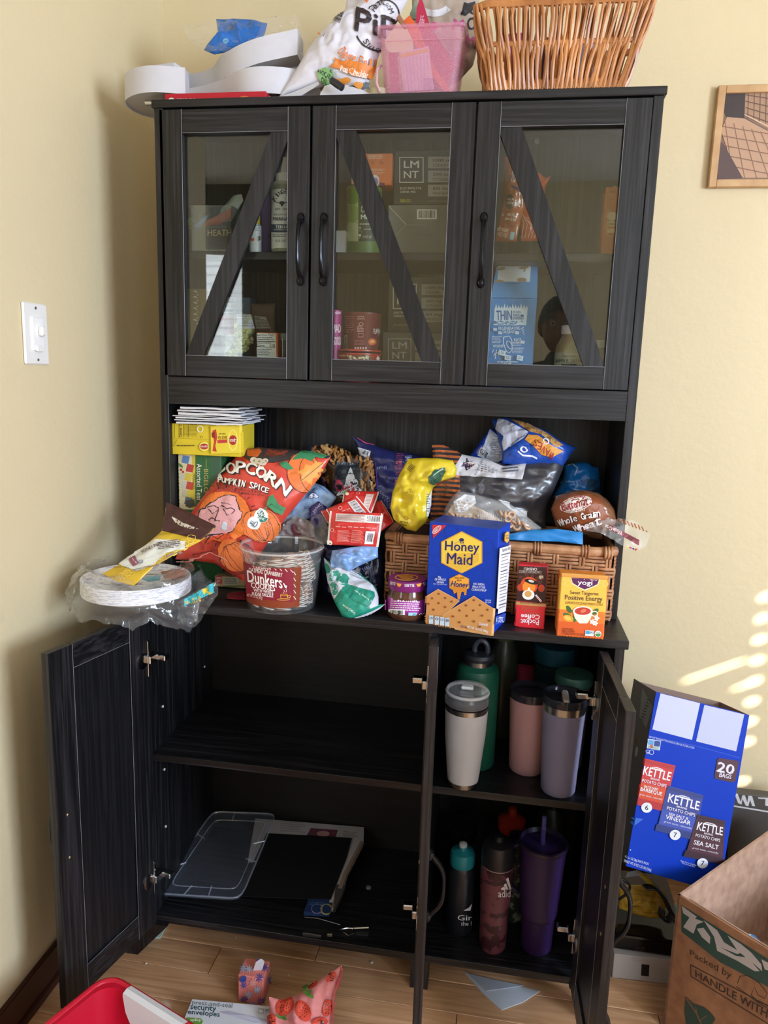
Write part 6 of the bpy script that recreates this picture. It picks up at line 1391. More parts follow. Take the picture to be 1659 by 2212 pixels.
# clear bin with packets
ba, bb = at(*zp(Y4, 335, 1072), y=.150), at(*zp(Y4, 640, 1072), y=.150); bt = at(*zp(Y4, 335, 800), y=.150).z
g = G(); x0, x1, y0, y1 = ba.x, bb.x, .150, .30; w_ = .0016
g.box(x0, x1, y0, y1, S1, S1+.002); g.box(x0, x1, y0, y0+w_, S1, bt, .0006); g.box(x0, x1, y1-w_, y1, S1, bt, .0006); g.box(x0, x0+w_, y0, y1, S1, bt, .0006); g.box(x1-w_, x1, y0, y1, S1, bt, .0006); g.box(x0-.003, x1+.003, y0-.003, y0, bt-.003, bt); g.box(x0-.003, x0, y0, y1, bt-.003, bt); g.box(x1, x1+.003, y0, y1, bt-.003, bt)
put('clear_bin', g, PET, label='clear rectangular plastic bin of small packets, upper left shelf', cat='bin')
shelfbox(Y4, (455, 1050), (612, 1050), (455, 955), .175, S1+.004, .05, 'candy_bar_box', 'brown toffee bar box inside the clear bin', '#3c2620', Print(*Y4, L=40).text('HEATH', 460, 985, 640, 1032, '#b8a070', .03).rect(455, 958, 612, 972, '#5a4a40'))
for i, (lb, T_, R_, B_, L_, y_, cc, seed) in enumerate((
    ('green wrapped packet at the left in the clear bin', [(300, 915), (350, 880), (400, 860)], [(400, 860), (380, 960)], [(310, 980), (380, 960)], [(300, 915), (310, 980)], .20, '#5f7a3a', 1),
    ('orange-red packet with clear film in the clear bin', [(440, 920), (560, 860), (650, 810)], [(650, 810), (640, 900), (540, 950)], [(400, 960), (540, 950)], [(440, 920), (400, 960)], .19, '#b04a2c', 2),
    ('pale grey-green packet leaning highest out of the clear bin', [(560, 830), (660, 720), (720, 712)], [(720, 712), (735, 760), (640, 920)], [(540, 940), (640, 920)], [(560, 830), (540, 940)], .215, '#8a9088', 3),
    ('blue striped packet low in the clear bin', [(345, 950), (440, 880), (470, 870)], [(470, 870), (400, 970)], [(345, 985), (400, 970)], [(345, 950), (345, 985)], .18, '#4a6a9a', 4))):
    bag('packet', lb, T_, R_, B_, L_, (V((.1, y_, 1.66)), V((0, -1, 0))), .006, foil(cc, .3), Y4, wr=.004, seed=80+seed, nu=16, nv=14, cat='packet')
# lower left cupboard
P_bag = (V((.2, .20, 1.4)), V((0, -1, 0)))
seeds = two_noise('pumpkin_seeds', '#6d7440', '#b9bb86', 60, .2, .5, .5, (1, 1, 1), .5, voronoi=True)
p = Print(*Y4, L=14); p.poly([(552, 1665), (600, 1640), (660, 1650), (662, 1790), (600, 1800), (552, 1775)], '#6e2436'); p.poly([(552, 1770), (600, 1800), (650, 1790), (660, 1860), (580, 1950)], '#c4c4cc'); p.quad([(680, 1640), (790, 1640), (820, 1748), (700, 1750)], '#b9b5c8'); [p.lines(690+i*4, 1652+i*18, 796+i*4, 1662+i*18, 1, '#7a7690', .6) for i in range(5)]; p.ell(602, 1692, 20, 30, '#a86a78', ring=4)
ts_, gs_ = bag('seed_bag', 'clear bag of green pumpkin seeds with maroon and white label', [(552, 1650), (640, 1636), (800, 1640)], [(800, 1640), (822, 1760), (770, 1900)], [(585, 1990), (780, 1990)], [(552, 1650), (556, 1800), (585, 1990)], P_bag, .018, clear('seed_film', opac=.5, body='#a7aa78', rough=.12, bump=.4), Y4, pr=p, wr=.004, seed=91, nu=30, nv=30)
rn = random.Random(5); gm_ = G().lathe([(0, -.0018), (.0032, -.001), (.004, 0), (.0032, .001), (0, .0018)], (0, 0, 0), 8); sd0 = None; bv = gs_.bvh(); me_s = ghost('pumpkin_seed', gm_, mat('#b4b67e', .5))
for i in range(110):
    x, y = (rn.uniform(665, 790), rn.uniform(1660, 1960)) if i % 3 else (rn.uniform(600, 780), rn.uniform(1850, 1960))
    h_, n_, _, _ = bv.ray_cast(CAM, ray(*zp(Y4, x, y)))
    if h_ is None: continue
    o = bpy.data.objects.new('pumpkin_seed', me_s); COL.objects.link(o); o.scale = (2.2, 1.1, 1); o.location = h_ + V((0, .0012, 0)); o.rotation_euler = (1.4+rn.uniform(-.4, .4), rn.uniform(0, 3.1), rn.uniform(-.4, .4))
    setp(o, 'green pumpkin seed showing through the clear bag, lower left cupboard', 'seed', 'pumpkin seeds in the clear bag')
p = Print(*Y4, L=14); p.quad([(820, 1650), (905, 1660), (945, 1745), (835, 1748)], '#b8b0a8'); p.text('Nutrition Facts', 836, 1718, 940, 1738, '#2a2624', .02, 182); p.text('120', 830, 1660, 862, 1680, '#2a2624', .03, 182); p.lines(840, 1680, 920, 1716, 4, '#4a4440', .4)
bag('nut_bag', 'brown kraft bag with a small nutrition label behind the seed bag', [(790, 1552), (880, 1556), (980, 1552)], [(980, 1552), (980, 1990)], [(790, 1990), (980, 1990)], [(790, 1552), (790, 1990)], (V((.2, .25, 1.4)), V((0, -1, 0))), .016, mat('#6a5242', .6), Y4, pr=p, wr=.004, seed=92)
p = Print(*Y4, L=40); p.quad([(828, 1782), (982, 1786), (990, 1975), (836, 1972)], '#d9d7d6'); p.text('Nutrition Facts', 832, 1786, 974, 1806, '#1e1c1c', .03); p.line([(834, 1846), (980, 1849)], 7, '#1e1c1c'); p.line([(834, 1888), (982, 1892)], 4, '#1e1c1c'); p.text('Calories', 838, 1868, 900, 1886, '#1e1c1c', .03); p.text('110', 940, 1866, 978, 1890, '#1e1c1c', .03)
[p.lines(836, y, 960, y+7, 1, '#4a4646', .8) for y in (1814, 1828, 1856, 1904, 1918, 1932, 1946)]; p.text('Serving size 3 pieces (28g)', 834, 1826, 974, 1838, '#1e1c1c', .02)
shelfbox(Y4, (836, 2030), (1000, 2030), (818, 1776), .165, S0, .03, 'cracker_carton', 'small orange bordered carton showing its white nutrition panel', '#c8622c', p)
for (lb, x0, x1, yt, yy, cc) in (('clear lidded tub of brown nuts right of the nutrition carton', 1000, 1110, 1785, .19, '#6a5844'), ('clear stacked tub at the back left with blue label', 470, 620, 1800, .28, '#8a98a8')):
    r, c, h = cup(Y4, x0, x1, 2000, yt, yy, S0, '', '', '', None)
    lathe_thing('food_tub', lb, 'tub', c, (('tub_body', [(r*.9, 0), (r*.98, h*.85)], clear('nut_tub'+cc, opac=.45, body=cc)), ('lid', [(r*1.02, h*.84), (r*1.03, h*.93), (r*.9, h), (0, h*.98)], clear('tub_lid', opac=.3, body='#b0b4b0'))))
p = Print(*Y4, L=16); [p.poly([(345+(i % 2)*40, 1460+i*22), (365+(i % 2)*20, 1450+i*22), (385, 1472+i*22), (370, 1468+i*22)], '#b8a888') for i in range(12)]
shelfbox(Y4, (292, 2030), (470, 2030), (292, 1440), .22, S0, .04, 'kraft_bag', 'tan kraft bag with pale leaf pattern at the far left of the lower left cupboard', '#7d6844', p, cat='bag')
p = Print(*Y4, L=40); p.quad([(590, 1508), (680, 1508), (678, 1628), (575, 1628)], '#b0bccc'); p.text('150 150', 596, 1564, 674, 1586, '#2a3040', .02); p.lines(598, 1515, 674, 1556, 4, '#4a5264', .4); p.lines(585, 1596, 672, 1622, 3, '#4a5264', .4)
shelfbox(Y4, (575, 2030), (788, 2030), (590, 1505), .30, S0, .04, 'pale_blue_box', 'pale box with printed nutrition columns at the back of the lower left cupboard', '#7a8ca4', p)
# ================================================================ on top of the hutch
ZT = H+.0006
WHC = mat('#cfced6', .6, var=.03, vs_=60)
def letter(label, path, width, z0, hgt, samp=40, tilt=None):
    """big hollow-backed card letter lying flat: a ribbon of given stroke width along a plan path"""
    P = smoothcurve([V((x, y, 0)) for x, y in path], samp) if len(path) > 2 else resamp([V((*path[0], 0)), V((*path[1], 0))], samp)
    L_, R2 = [], []
    for i, q in enumerate(P):
        a = P[max(0, i-1)]; b = P[min(len(P)-1, i+1)]; t = (b-a).normalized(); n = V((-t.y, t.x, 0)); L_.append(q+n*width/2); R2.append(q-n*width/2)
    t_ = thing('card_letter', label, 'letter', V((sum(q.x for q in P)/samp, sum(q.y for q in P)/samp, z0)))
    zf = lambda q: z0 + (tilt(q) if tilt else 0)
    def ribbon(A, B, za, zb, th=.002):
        g = G(); g.grid([[V((p.x, p.y, zf(p)+za)), V((q.x, q.y, zf(q)+zb))] for p, q in zip(A, B)]); return g
    side = L_ + list(reversed(R2)); n = len(side); g = G()
    vs = []; 
    for q in side: vs += [V((q.x, q.y, zf(q))), V((q.x, q.y, zf(q)+hgt))]
    g.add(vs, [(2*i, 2*((i+1) % n), 2*((i+1) % n)+1, 2*i+1) for i in range(n)]); put('side_band', g, WHC, t_, smooth=True, angle=40, fixn=False)
    put('face', ribbon(L_, R2, hgt, hgt), WHC, t_, fixn=False)
    g = ribbon(L_, R2, .004, .004); put('underside', g, mat('#b9b6b4', .7), t_, fixn=False)
    return t_
A = lambda x, y, z: at(*zp(T1, x, y), z=z)
# lower letter S: from the end cap on the left, round the overhanging loop and back along the front
letter('lower white card letter S, its loop overhanging the left end of the cabinet top', [(.055, .165), (-.01, .150), (-.062, .185), (-.060, .245), (.02, .275), (.12, .235), (.20, .175), (.27, .185), (.30, .23)], .058, ZT+.001, .050, 60, tilt=None)
letter('upper white card letter with square end, stacked on the letter S', [(-.035, .245), (-.01, .330), (.08, .300), (.14, .225), (.20, .200), (.285, .205)], .060, ZT+.053, .048, 60, tilt=lambda q: max(0, q.x-.14)*.20)
letter('third white card letter standing back behind the clear packet', [(.20, .40), (.30, .42), (.35, .36), (.33, .29)], .05, ZT+.108, .040, 40)
# red book spine
p = Print(*T1, L=60); p.ell(333, 598, 19, 14, '#e8e4e0'); p.text('WHOLE FOOD & YOUR FAMILY', 366, 588, 716, 608, '#f0e4e0', .02); p.ell(770, 585, 30, 12, '#c86a30'); p.ell(920, 584, 12, 10, '#e8e0dc')
C = Carton(zp(T1, 292, 604), zp(T1, 928, 584), zp(T1, 292, 574), y=.127, depth=.20, zb=ZT); C.p.z = ZT; C.X[2][3] = ZT; C.h = .0145; C.dx = V((1, 0, 0)); C.dy = V((0, 1, 0)); C.X = Matrix(((1, 0, 0, C.p.x), (0, 1, 0, C.p.y), (0, 0, 1, ZT), (0, 0, 0, 1))); C.w = .215; C.h = max(.012, at(*zp(T1, 292, 574), y=.127).z-ZT)
for o_ in [o for o in bpy.data.objects if o.get('category') == 'letter']: o_.location.z += C.h+.0005
carton('red_book', 'thin red book lying under the white card letters', 'book', C, '#b3202e', p)
# metal knob at the left end
g = G().tube([(-.030, .150, ZT+.004), (.012, .150, ZT+.004)], [.0055, .004], 12); put('metal_rod', g, CHROME, label='short silver metal rod sticking out at the left top corner', cat='rod', smooth=True)
# blue sealed pouch in clear wrap
zl = ZT+.13
bag('blue_pouch', 'bright blue plastic pouch with a round pale sticker, on the card letters', [(600, 115), (700, 118), (820, 122), (905, 140)], [(905, 140), (890, 200), (860, 245), (720, 290), (590, 325)], [(525, 298), (590, 325)], [(600, 115), (610, 200), (600, 255), (525, 298)], (V((.15, .215, 2.0)), V((0, -.9, .43)).normalized()), .022, foil('#1166bb', .3), T1, pr=Print(*T1, L=12).ell(657, 245, 17, 15, '#6ea4c8').text('SOFT', 648, 240, 668, 250, '#1a4a80'), wr=.009, seed=101, cat='pouch')
P = coons([(395, 145), (520, 120), (640, 130), (850, 110), (1000, 85), (1080, 100), (1160, 220)], [(1160, 220), (1180, 300), (1130, 380)], [(530, 300), (700, 320), (900, 240), (1000, 210), (1130, 380)], [(395, 145), (430, 230), (530, 300)], (V((.18, .20, 2.0)), V((0, -.9, .43)).normalized()), T1, 50, 24)
g = film(P, V((0, -.9, .43)).normalized(), .014, 22, 104); put('clear_wrap', g, FILM, label='crinkled clear plastic wrap around the blue pouch on the cabinet top', cat='plastic bag', fixn=False)
# white cheese-puff bag
p = Print(*T2, L=14)
p.bars(372, 60, 492, 150, 12, '#2a2624', None, -68); p.ell(720, 185, 175, 185, '#2e2024', -5, a0=35, a1=160, ring=11); p.ell(770, 100, 100, 100, '#2e2024', -20, a0=-110, a1=20, ring=8); p.ell(690, 70, 40, 34, '#2e2024', 0, a0=180, a1=300, ring=7)
p.word('HEIRLOOM', [(680, 82), (755, 22), (818, 98)], 30, '#2e2024', .02, None, .8)
p.text('PiP', 0, 0, 0, 0, '#2e2024', .05, skew=[(568, 62), (850, 140), (850, 290), (548, 220)]); p.text("'S", 820, 140, 860, 200, '#2e2024', .05, 15)
p.word('SNACKS', [(622, 285), (690, 358), (790, 350)], 32, '#2e2024', .03, None, .75); p.word('Cheese Balls', [(452, 350), (560, 430), (735, 472)], 70, '#d8742c', .04, None, .85)
p.poly([(405, 412), (690, 485), (680, 575), (540, 545), (378, 468), (408, 448)], '#dc7f30'); p.text('Real Cheddar', 0, 0, 0, 0, '#f3ece6', .04, skew=[(458, 466), (645, 520), (638, 572), (450, 516)])
p.ell(352, 540, 60, 58, '#7fae6e'); p.text('AVOCADO', 0, 0, 0, 0, '#20261e', .03, skew=[(298, 496), (404, 545), (396, 578), (290, 526)]); p.text('OIL', 314, 556, 354, 588, '#20261e', .03, 14); p.lines(375, 495, 402, 525, 3, '#20261e', .4, 30)
for (x, y) in ((470, 585), (500, 575), (580, 610), (440, 582)): p.ell(x, y, 30, 20, '#d98c30', 15)
p.rect(612, 592, 640, 640, '#5a6a72', 12); p.ell(345, 262, 8, 16, '#4a464a', 30, ring=2); p.poly([(605, 0), (660, 0), (640, 26)], '#dc7a40'); p.rect(300, 258, 312, 268, '#dc7a40', -30)
bag('cheese_puff_bag', 'big white cheese ball bag with brown lettering leaning on the cabinet top', [(497, -30), (640, -50), (800, -40), (945, -20)], [(945, -20), (860, 130), (760, 300), (700, 470), (630, 650)], [(5, 700), (200, 650), (400, 600), (560, 660), (630, 650)], [(497, -30), (480, 90), (380, 200), (220, 380), (80, 600), (5, 700)], PL(*zp(T2, 350, 660), y=.150, tilt=14), .045, foil('#d6d3dc', .35, 20, .6, .02), T2, pr=p, wr=.006, seed=111, nu=46, nv=46)
# papers and marker pen
for i, (q, cc, lb) in enumerate((([(10, 698), (120, 660), (290, 585), (300, 606), (170, 690)], '#bfbcc0', 'white printed leaflet lying at the foot of the cheese puff bag'), ([(290, 692), (330, 610), (430, 575), (520, 610), (610, 640), (680, 678)], '#d6d4da', 'folded white sheet with dark inside under the black pen'))):
    P = [at(*zp(T2, *a), y=.135+.0*i) for a in q]; P = [V((a.x, .132+i*.006+.10*max(0, a.z-ZT), max(a.z, ZT+.0005+.0006*i))) for a in P]
    g = G().prism(P, (0, .0022, .0004)); put('leaflet', g, mat(cc, .6), label=lb, cat='paper')
g = G().prism([V((a.x, .140, max(a.z, ZT+.0005))) for a in [at(*zp(T2, *q), y=.140) for q in ((340, 690), (470, 630), (540, 612), (620, 655), (650, 690))]], (0, .10, -.0)); put('dark_folder', g, mat('#232428', .5), label='black folded card lying behind the pen on the cabinet top', cat='folder')
a, b = at(*zp(T2, 378, 572), y=.118), at(*zp(T2, 468, 686), y=.112); b.z = ZT+.0075
g = G().tube([a, a.lerp(b, .1), a.lerp(b, .5), a.lerp(b, .95), b], [.004, .0065, .0072, .0065, .004], 14); mk_ = put('marker_pen', g, mat('#23262c', .35), label='thick black pen leaning at the foot of the white cheese puff bag', cat='pen', smooth=True)
Print(*T2, L=8).poly([(418, 636), (432, 630), (470, 660), (474, 680), (460, 682)], '#5a6068').build(g, mk_)
# pink glitter bin
c0, c1 = at(*zp(T2, 745, 668), y=.128), at(*zp(T2, 1280, 660), y=.128); zt0 = at(*zp(T2, 745, 190), y=.122).z
m, N, L, P_b = mk('pink_glitter_plastic')
P_b.inputs['Base Color'].default_value = lin('#e6b4c4'); P_b.inputs['Roughness'].default_value = .3
tcn = N.new('ShaderNodeTexCoord'); vo = N.new('ShaderNodeTexVoronoi'); vo.inputs['Scale'].default_value = 420; rp = N.new('ShaderNodeValToRGB'); rp.color_ramp.elements[0].position = .18; rp.color_ramp.elements[1].position = .24; rp.color_ramp.elements[0].color = (1, .95, 1, 1); rp.color_ramp.elements[1].color = lin('#dfa0b6')
L.new(tcn.outputs['Object'], vo.inputs['Vector']); L.new(vo.outputs['Distance'], rp.inputs['Fac']); L.new(rp.outputs['Color'], P_b.inputs['Base Color'])
trn = N.new('ShaderNodeBsdfTransparent'); mxs = N.new('ShaderNodeMixShader'); mxs.inputs[0].default_value = .30; trn.inputs['Color'].default_value = (1, .93, .96, 1)
L.new(trn.outputs[0], mxs.inputs[1]); L.new(P_b.outputs[0], mxs.inputs[2]); L.new(mxs.outputs[0], N['Material Output'].inputs['Surface']); PINK = m
def taper_bin(name, label, x0, x1, y0, y1, z0, z1, fx, fy, m, cat='bin', wall=.002, rim=.006, rr=.012, rim_m=None, parts=True):
    """open rounded rectangular tub flaring upwards"""
    def ring(g_, z, ax, ay):
        cx, cy = (x0+x1)/2, (y0+y1)/2; hx, hy = (x1-x0)/2*ax, (y1-y0)/2*ay; out = []
        for (sx, sy, a0) in ((1, 1, 0), (-1, 1, 90), (-1, -1, 180), (1, -1, 270)):
            for k in range(5):
                a = radians(a0+22.5*k); out.append(V((cx+sx*(hx-rr)+rr*cos(a), cy+sy*(hy-rr)+rr*sin(a), z)))
        return out
    g = G(); R = [ring(g, z0, 1, 1), ring(g, z0+(z1-z0)*.5, 1+(fx-1)*.5, 1+(fy-1)*.5), ring(g, z1, fx, fy), ring(g, z1, fx-wall*2/(x1-x0), fy-wall*2/(y1-y0)), ring(g, z0+wall, 1-wall*2/(x1-x0), 1-wall*2/(y1-y0))]
    n = 20; vs = [v for r in R for v in r]; fs = []
    for i in range(4):
        for j in range(n): fs.append((i*n+j, i*n+(j+1) % n, (i+1)*n+(j+1) % n, (i+1)*n+j))
    fs += [tuple(reversed(range(n))), tuple(4*n+j for j in range(n))]; g.add(vs, fs)
    t = thing(name, label, cat, V(((x0+x1)/2, (y0+y1)/2, z0))); put('tub', g, m, t, smooth=True, angle=40)
    r2 = G().tube(ring(g, z1-.002, fx+rim/(x1-x0), fy+rim/(y1-y0)), rim*.6, 8, closed=True); put('rim', r2, rim_m or m, t, smooth=True); return t
xa, xb = c0.x+.004, c1.x-.004
pb_ = taper_bin('glitter_bin', 'translucent pink glitter bin with packets on the cabinet top', xa, xb, .128, .235, ZT, zt0, 1.20, 1.12, PINK)
g = G().box(xa-.015, xb+.015, .1175, .1195, zt0-.028, zt0-.0265); put('moulded_line', g, PINK, pb_)
hd = G().tube([at(*zp(T2, 742, 470), y=.15), at(*zp(T2, 712, 500), y=.13), at(*zp(T2, 708, 600), y=.12), at(*zp(T2, 735, 660), y=.12)], .0025, 8); put('side_handle', hd, mat('#d7a4b4', .3), pb_, smooth=True)
for (lb, q, yy, cc, th) in (
    ('orange card sticking out of the pink glitter bin', [(900, 150), (945, 108), (1010, 200), (1120, 480), (1250, 655), (1190, 655), (1060, 480)], .165, '#e0622c', .004),
    ('crimson packet with script lettering standing in the pink glitter bin', [(995, 60), (1020, -20), (1040, 10), (1098, 205), (1270, 450), (1200, 655), (1060, 600), (990, 150)], .180, '#b8284c', .008),
    ('white label pack with yellow strip at the front of the pink glitter bin', [(870, 380), (1080, 330), (1120, 640), (905, 655)], .150, '#d9cdd8', .006),
    ('dark red booklet at the left in the pink glitter bin', [(792, 380), (850, 380), (872, 660), (808, 660)], .150, '#a83254', .012),
    ('small brown wrapped stick leaning in the pink glitter bin', [(850, 128), (872, 98), (925, 185), (905, 200)], .155, '#9a6a4c', .008),
    ('green and grey striped packet behind the crimson one', [(945, 100), (990, 0), (1010, 30), (1000, 140), (960, 130)], .205, '#8aa08c', .006)):
    P = [at(*zp(T2, *a), y=yy) for a in q]; P = [V((v.x, v.y, max(v.z, ZT+.004))) for v in P]; cx_ = sum(v.x for v in P)/len(P)
    P = [V((min(max(v.x, xa+.004-.012*(v.z > zt0-.03)), xb-.004+.012*(v.z > zt0-.03)), v.y, v.z)) for v in P]
    g = G().prism(P, (0, th, 0)); o = put('packet', g, mat(cc, .4), label=lb, cat='packet')
    if 'white' in lb: pp = Print(*T2, L=30); pp.quad([(872, 390), (1082, 345), (1084, 370), (875, 418)], '#e0b83c'); [pp.line([(890+i*26, 420-i*5), (915+i*24, 650)], 2.5, '#a89ab8') for i in range(8)]; pp.rect(1045, 560, 1110, 640, '#b0a4c0'); pp.build(g, o)
    if 'crimson' in lb: Print(*T2, L=20).text('life', 1018, 110, 1052, 190, '#e8b8c8', .02, 12).build(g, o)
# printed paper carrier bag behind
p = Print(*T2, L=20); p.ell(1110, -30, 170, 150, '#d9d6de', 20, a0=20, a1=110, ring=50); p.poly([(1310, 100), (1345, 30), (1415, 10), (1418, 60), (1345, 115)], '#2a2a2e'); p.text('R', 1330, 30, 1412, 95, '#2a2a2e', .05, 15); p.ell(1390, 170, 34, 44, '#2a2a2e', 10, ring=14); p.text('M', 1258, 142, 1330, 218, '#b8508a', .05, 10); p.ell(1118, 190, 26, 30, '#d0408a'); p.text('M', 1345, 262, 1405, 318, '#b8508a', .05, 10); p.text('TERRA', 1350, 320, 1420, 350, '#5a5048', .02, 10); p.ell(1340, 460, 30, 34, '#8a7a6c', ring=4)
bag('paper_carrier_bag', 'pale printed paper carrier bag standing between pink bin and wicker basket', [(960, -60), (1150, -70), (1440, -60)], [(1440, -60), (1440, 300), (1400, 470), (1290, 590)], [(980, 660), (1150, 650), (1290, 590)], [(960, -60), (970, 300), (980, 660)], (V((.6, .275, 2.0)), V((0, -1, 0))), .02, mat('#b3a294', .6, bump=.4, bs=14), T2, pr=p, wr=.006, seed=121)
# willow basket
WIL = two_noise('willow_rod', '#8a5228', '#d09056', 30, .3, .7, .35, (1, 1, .3), .2)
bl, br = at(*zp(T3, 240, 450), z=ZT), at(*zp(T3, 935, 425), z=ZT)
yb_ = .130; x0, x1 = at(*zp(T3, 245, 450), y=yb_).x, at(*zp(T3, 930, 425), y=yb_).x; X0, X1 = at(*zp(T3, 178, 30), y=.105).x, at(*zp(T3, 1090, 8), y=.105).x; Z1_ = at(*zp(T3, 640, 10), y=.105).z+.004
yf0, yb0, yf1, yb1 = yb_, .300, .105, .345
wb = thing('willow_basket', 'honey coloured willow basket of upright rods on the cabinet top', 'basket', V(((x0+x1)/2, .2, ZT)))
rn = random.Random(17)
def rod(pb, pt, nrm, k):
    d = pt-pb; side = d.cross(nrm).normalized(); pts = []; ph = rn.uniform(-1, 1); ex = rn.uniform(-.003, .003)
    for i in range(7):
        t = i/6; w = .0055*(sin(t*pi*2)*(1 if k % 2 else -1))
        pts.append(pb + d*t + nrm*w + side*(ex*sin(pi*t)+ph*.004*sin(2*pi*t)))
    r0_ = rn.uniform(.0030, .0044); g = G().tube(pts, [r0_, r0_, r0_*.98, r0_*.94, r0_*.92, r0_*.88, r0_*.82], 6)
    put('willow_rod', g, WIL, wb, smooth=True)
nf = 58
for k in range(nf):
    u = (k+.5)/nf; sl = rn.uniform(-.012, .012); pb = V((x0+(x1-x0)*u, yf0, ZT+.002)); pt = V((X0+(X1-X0)*min(1, max(0, u+sl)), yf1, Z1_-.002)); rod(pb, pt, V((0, -1, 0)), k)
for k in range(26):
    u = (k+.5)/26; rod(V((x0+(x1-x0)*u, yb0, ZT+.002)), V((X0+(X1-X0)*u, yb1, Z1_-.002)), V((0, 1, 0)), k)
for s_ in (0, 1):
    for k in range(13):
        u = (k+.5)/13; xx0, xx1 = (x0, X0) if s_ == 0 else (x1, X1); rod(V((xx0, yf0+(yb0-yf0)*u, ZT+.002)), V((xx1, yf1+(yb1-yf1)*u, Z1_-.002)), V((-1 if s_ == 0 else 1, 0, 0)), k)
def loop_at(t, out=0):
    xa_, xb_ = x0+(X0-x0)*t-out, x1+(X1-x1)*t+out; ya_, yb2 = yf0+(yf1-yf0)*t-out, yb0+(yb1-yb0)*t+out; z = ZT+.004+(Z1_-ZT-.004)*t; c = [(xa_, ya_), (xb_, ya_), (xb_, yb2), (xa_, yb2)]; pts = []
    for i in range(4):
        a, b = c[i], c[(i+1) % 4]
        for k in range(1, 16): pts.append(V((a[0]+(b[0]-a[0])*k/16, a[1]+(b[1]-a[1])*k/16, z)))
    return pts
for t_, nn, rr_ in ((.04, 3, .0033), (.09, 1, .003), (.52, 2, .0036), (1.0, 3, .0052)):
    for j in range(nn):
        pts = loop_at(t_+.016*j-(.03 if t_ == 1.0 else 0)); pts = [q+V((0, 0, .0008*sin(i*1.9+j*2)))+V((rn.uniform(-.0006, .0006), rn.uniform(-.0006, .0006), 0)) for i, q in enumerate(pts)]
        put('binding_rod' if t_ < 1 else 'rim_rod', G().tube(pts, rr_, 7, closed=True), WIL, wb, smooth=True)
put('base_weave', G().box(x0+.004, x1-.004, yf0+.004, yb0-.004, ZT+.001, ZT+.005), WIL, wb)
# things inside the willow basket
for (lb, u0, u1, h_, cc, y_) in (('navy pack inside the willow basket', .40, .62, .115, '#2b2d5c', .20), ('pink and white pack inside the willow basket', .12, .24, .125, '#c8588c', .20), ('pale lilac pack inside the willow basket', .64, .80, .105, '#b0accc', .21), ('brown pack inside the willow basket', .26, .38, .09, '#5a4038', .21)):
    g = G().box(x0+(x1-x0)*u0, x0+(x1-x0)*u1, y_, y_+.05, ZT+.006, ZT+.006+h_, .003); put('snack_pack', g, mat(cc, .45), label=lb, cat='pack')
# clear jug lip and small items between bag and bin
g = G().lathe([(.016, 0), (.017, .001), (.017, .012), (.016, .013), (0, .013)], at(*zp(T2, 722, 655), y=.14)+V((0, 0, -.010+.0)), 20)
lo = min(v.z for v in g.v); g.v = [v+V((0, 0, ZT-lo)) for v in g.v]
put('plastic_disc', g, clear('cap_plastic', opac=.5, body='#d8cfae'), label='small round clear disc left of the pink glitter bin', cat='disc', smooth=True)
# ================================================================ lower cupboards: bottles and tumblers
ZS, ZB = .5135, .1115
def tumbler(Z, cx, by, w, top, z, name, label, cat, f, steel='#9a9a98', n=40):
    cy = Cyl(zp(Z, cx, 0)[0], zp(Z, 0, by)[1], w/Z[2], z, top=zp(Z, 0, top)[1]); r, h = cy.r, cy.h
    t, o = lathe_thing(name, label, cat, cy.c, f(r, h), n=n); t['_r'] = r; del t['_r']; return t, o, cy
STEEL = mat('#b2b0ac', .28, 1, var=.06, vs_=4, sc=(1, 1, 30)); SMOKE = clear('smoke_plastic', opac=.5, body='#3a3a44', tint='#9a9aa4', rough=.08); LIDC = clear('clear_lid', opac=.22, body='#c9ccd8', rough=.08)
BK = mat('#17171a', .4)
t, o, cy = tumbler(Z6, 255, 906, 165, 300, ZS, 'white_tumbler', 'white steel tumbler with clear lid and steel bands, front left of right cupboard', 'tumbler', lambda r, h: (
  ('steel_base', [(r*.94, 0), (r, .003), (r*1.05, h*.055)], STEEL), ('tumbler_body', [(r*1.06, h*.055), (r*1.12, h*.12), (r*1.38, h*.50), (r*1.44, h*.70), (r*1.45, h*.755)], mat('#cfccd0', .4)),
  ('steel_band', [(r*1.44, h*.755), (r*1.44, h*.80)], STEEL), ('seal_ring', [(r*1.38, h*.80), (r*1.42, h*.81), (r*1.38, h*.815)], BK),
  ('lid', [(r*1.46, h*.815), (r*1.52, h*.83), (r*1.52, h*.875), (r*1.42, h*.90), (r*1.40, h*.94), (r*1.38, h*.955), (r*1.2, h*.95), (0, h*.945)], LIDC)))
r, h, c = cy.r, cy.h, cy.c
g = G().tube([c+V((r*1.39*cos(a), r*1.39*sin(a), h*.925)) for a in [2*pi*k/36 for k in range(36)]], .0035, 8, closed=True); put('lid_seal', g, mat('#c4c6cc', .4), t, smooth=True)
put('lid_slider', G().box(c.x-.014, c.x+.012, c.y-.012, c.y+.006, c.z+h*.952, c.z+h*.985, .003), mat('#dfe2e8', .3), t)
t, o, cy = tumbler(Z6, 786, 948, 195, 345, ZS, 'lavender_tumbler', 'greyish lavender tumbler with steel rim, front right of the right cupboard', 'tumbler', lambda r, h: (
  ('tumbler_body', [(r*.92, 0), (r, .005), (r*1.04, h*.2), (r*1.17, h*.70), (r*1.22, h*.83)], mat('#837f9c', .5, bump=.25, bs=700)), ('steel_band', [(r*1.20, h*.83), (r*1.22, h*.90)], STEEL),
  ('lid', [(r*1.19, h*.895), (r*1.28, h*.91), (r*1.29, h*.955), (r*1.24, h*.985), (r*1.14, h*.975), (r*1.12, h*.945), (0, h*.94)], SMOKE)))
r, h, c = cy.r, cy.h, cy.c
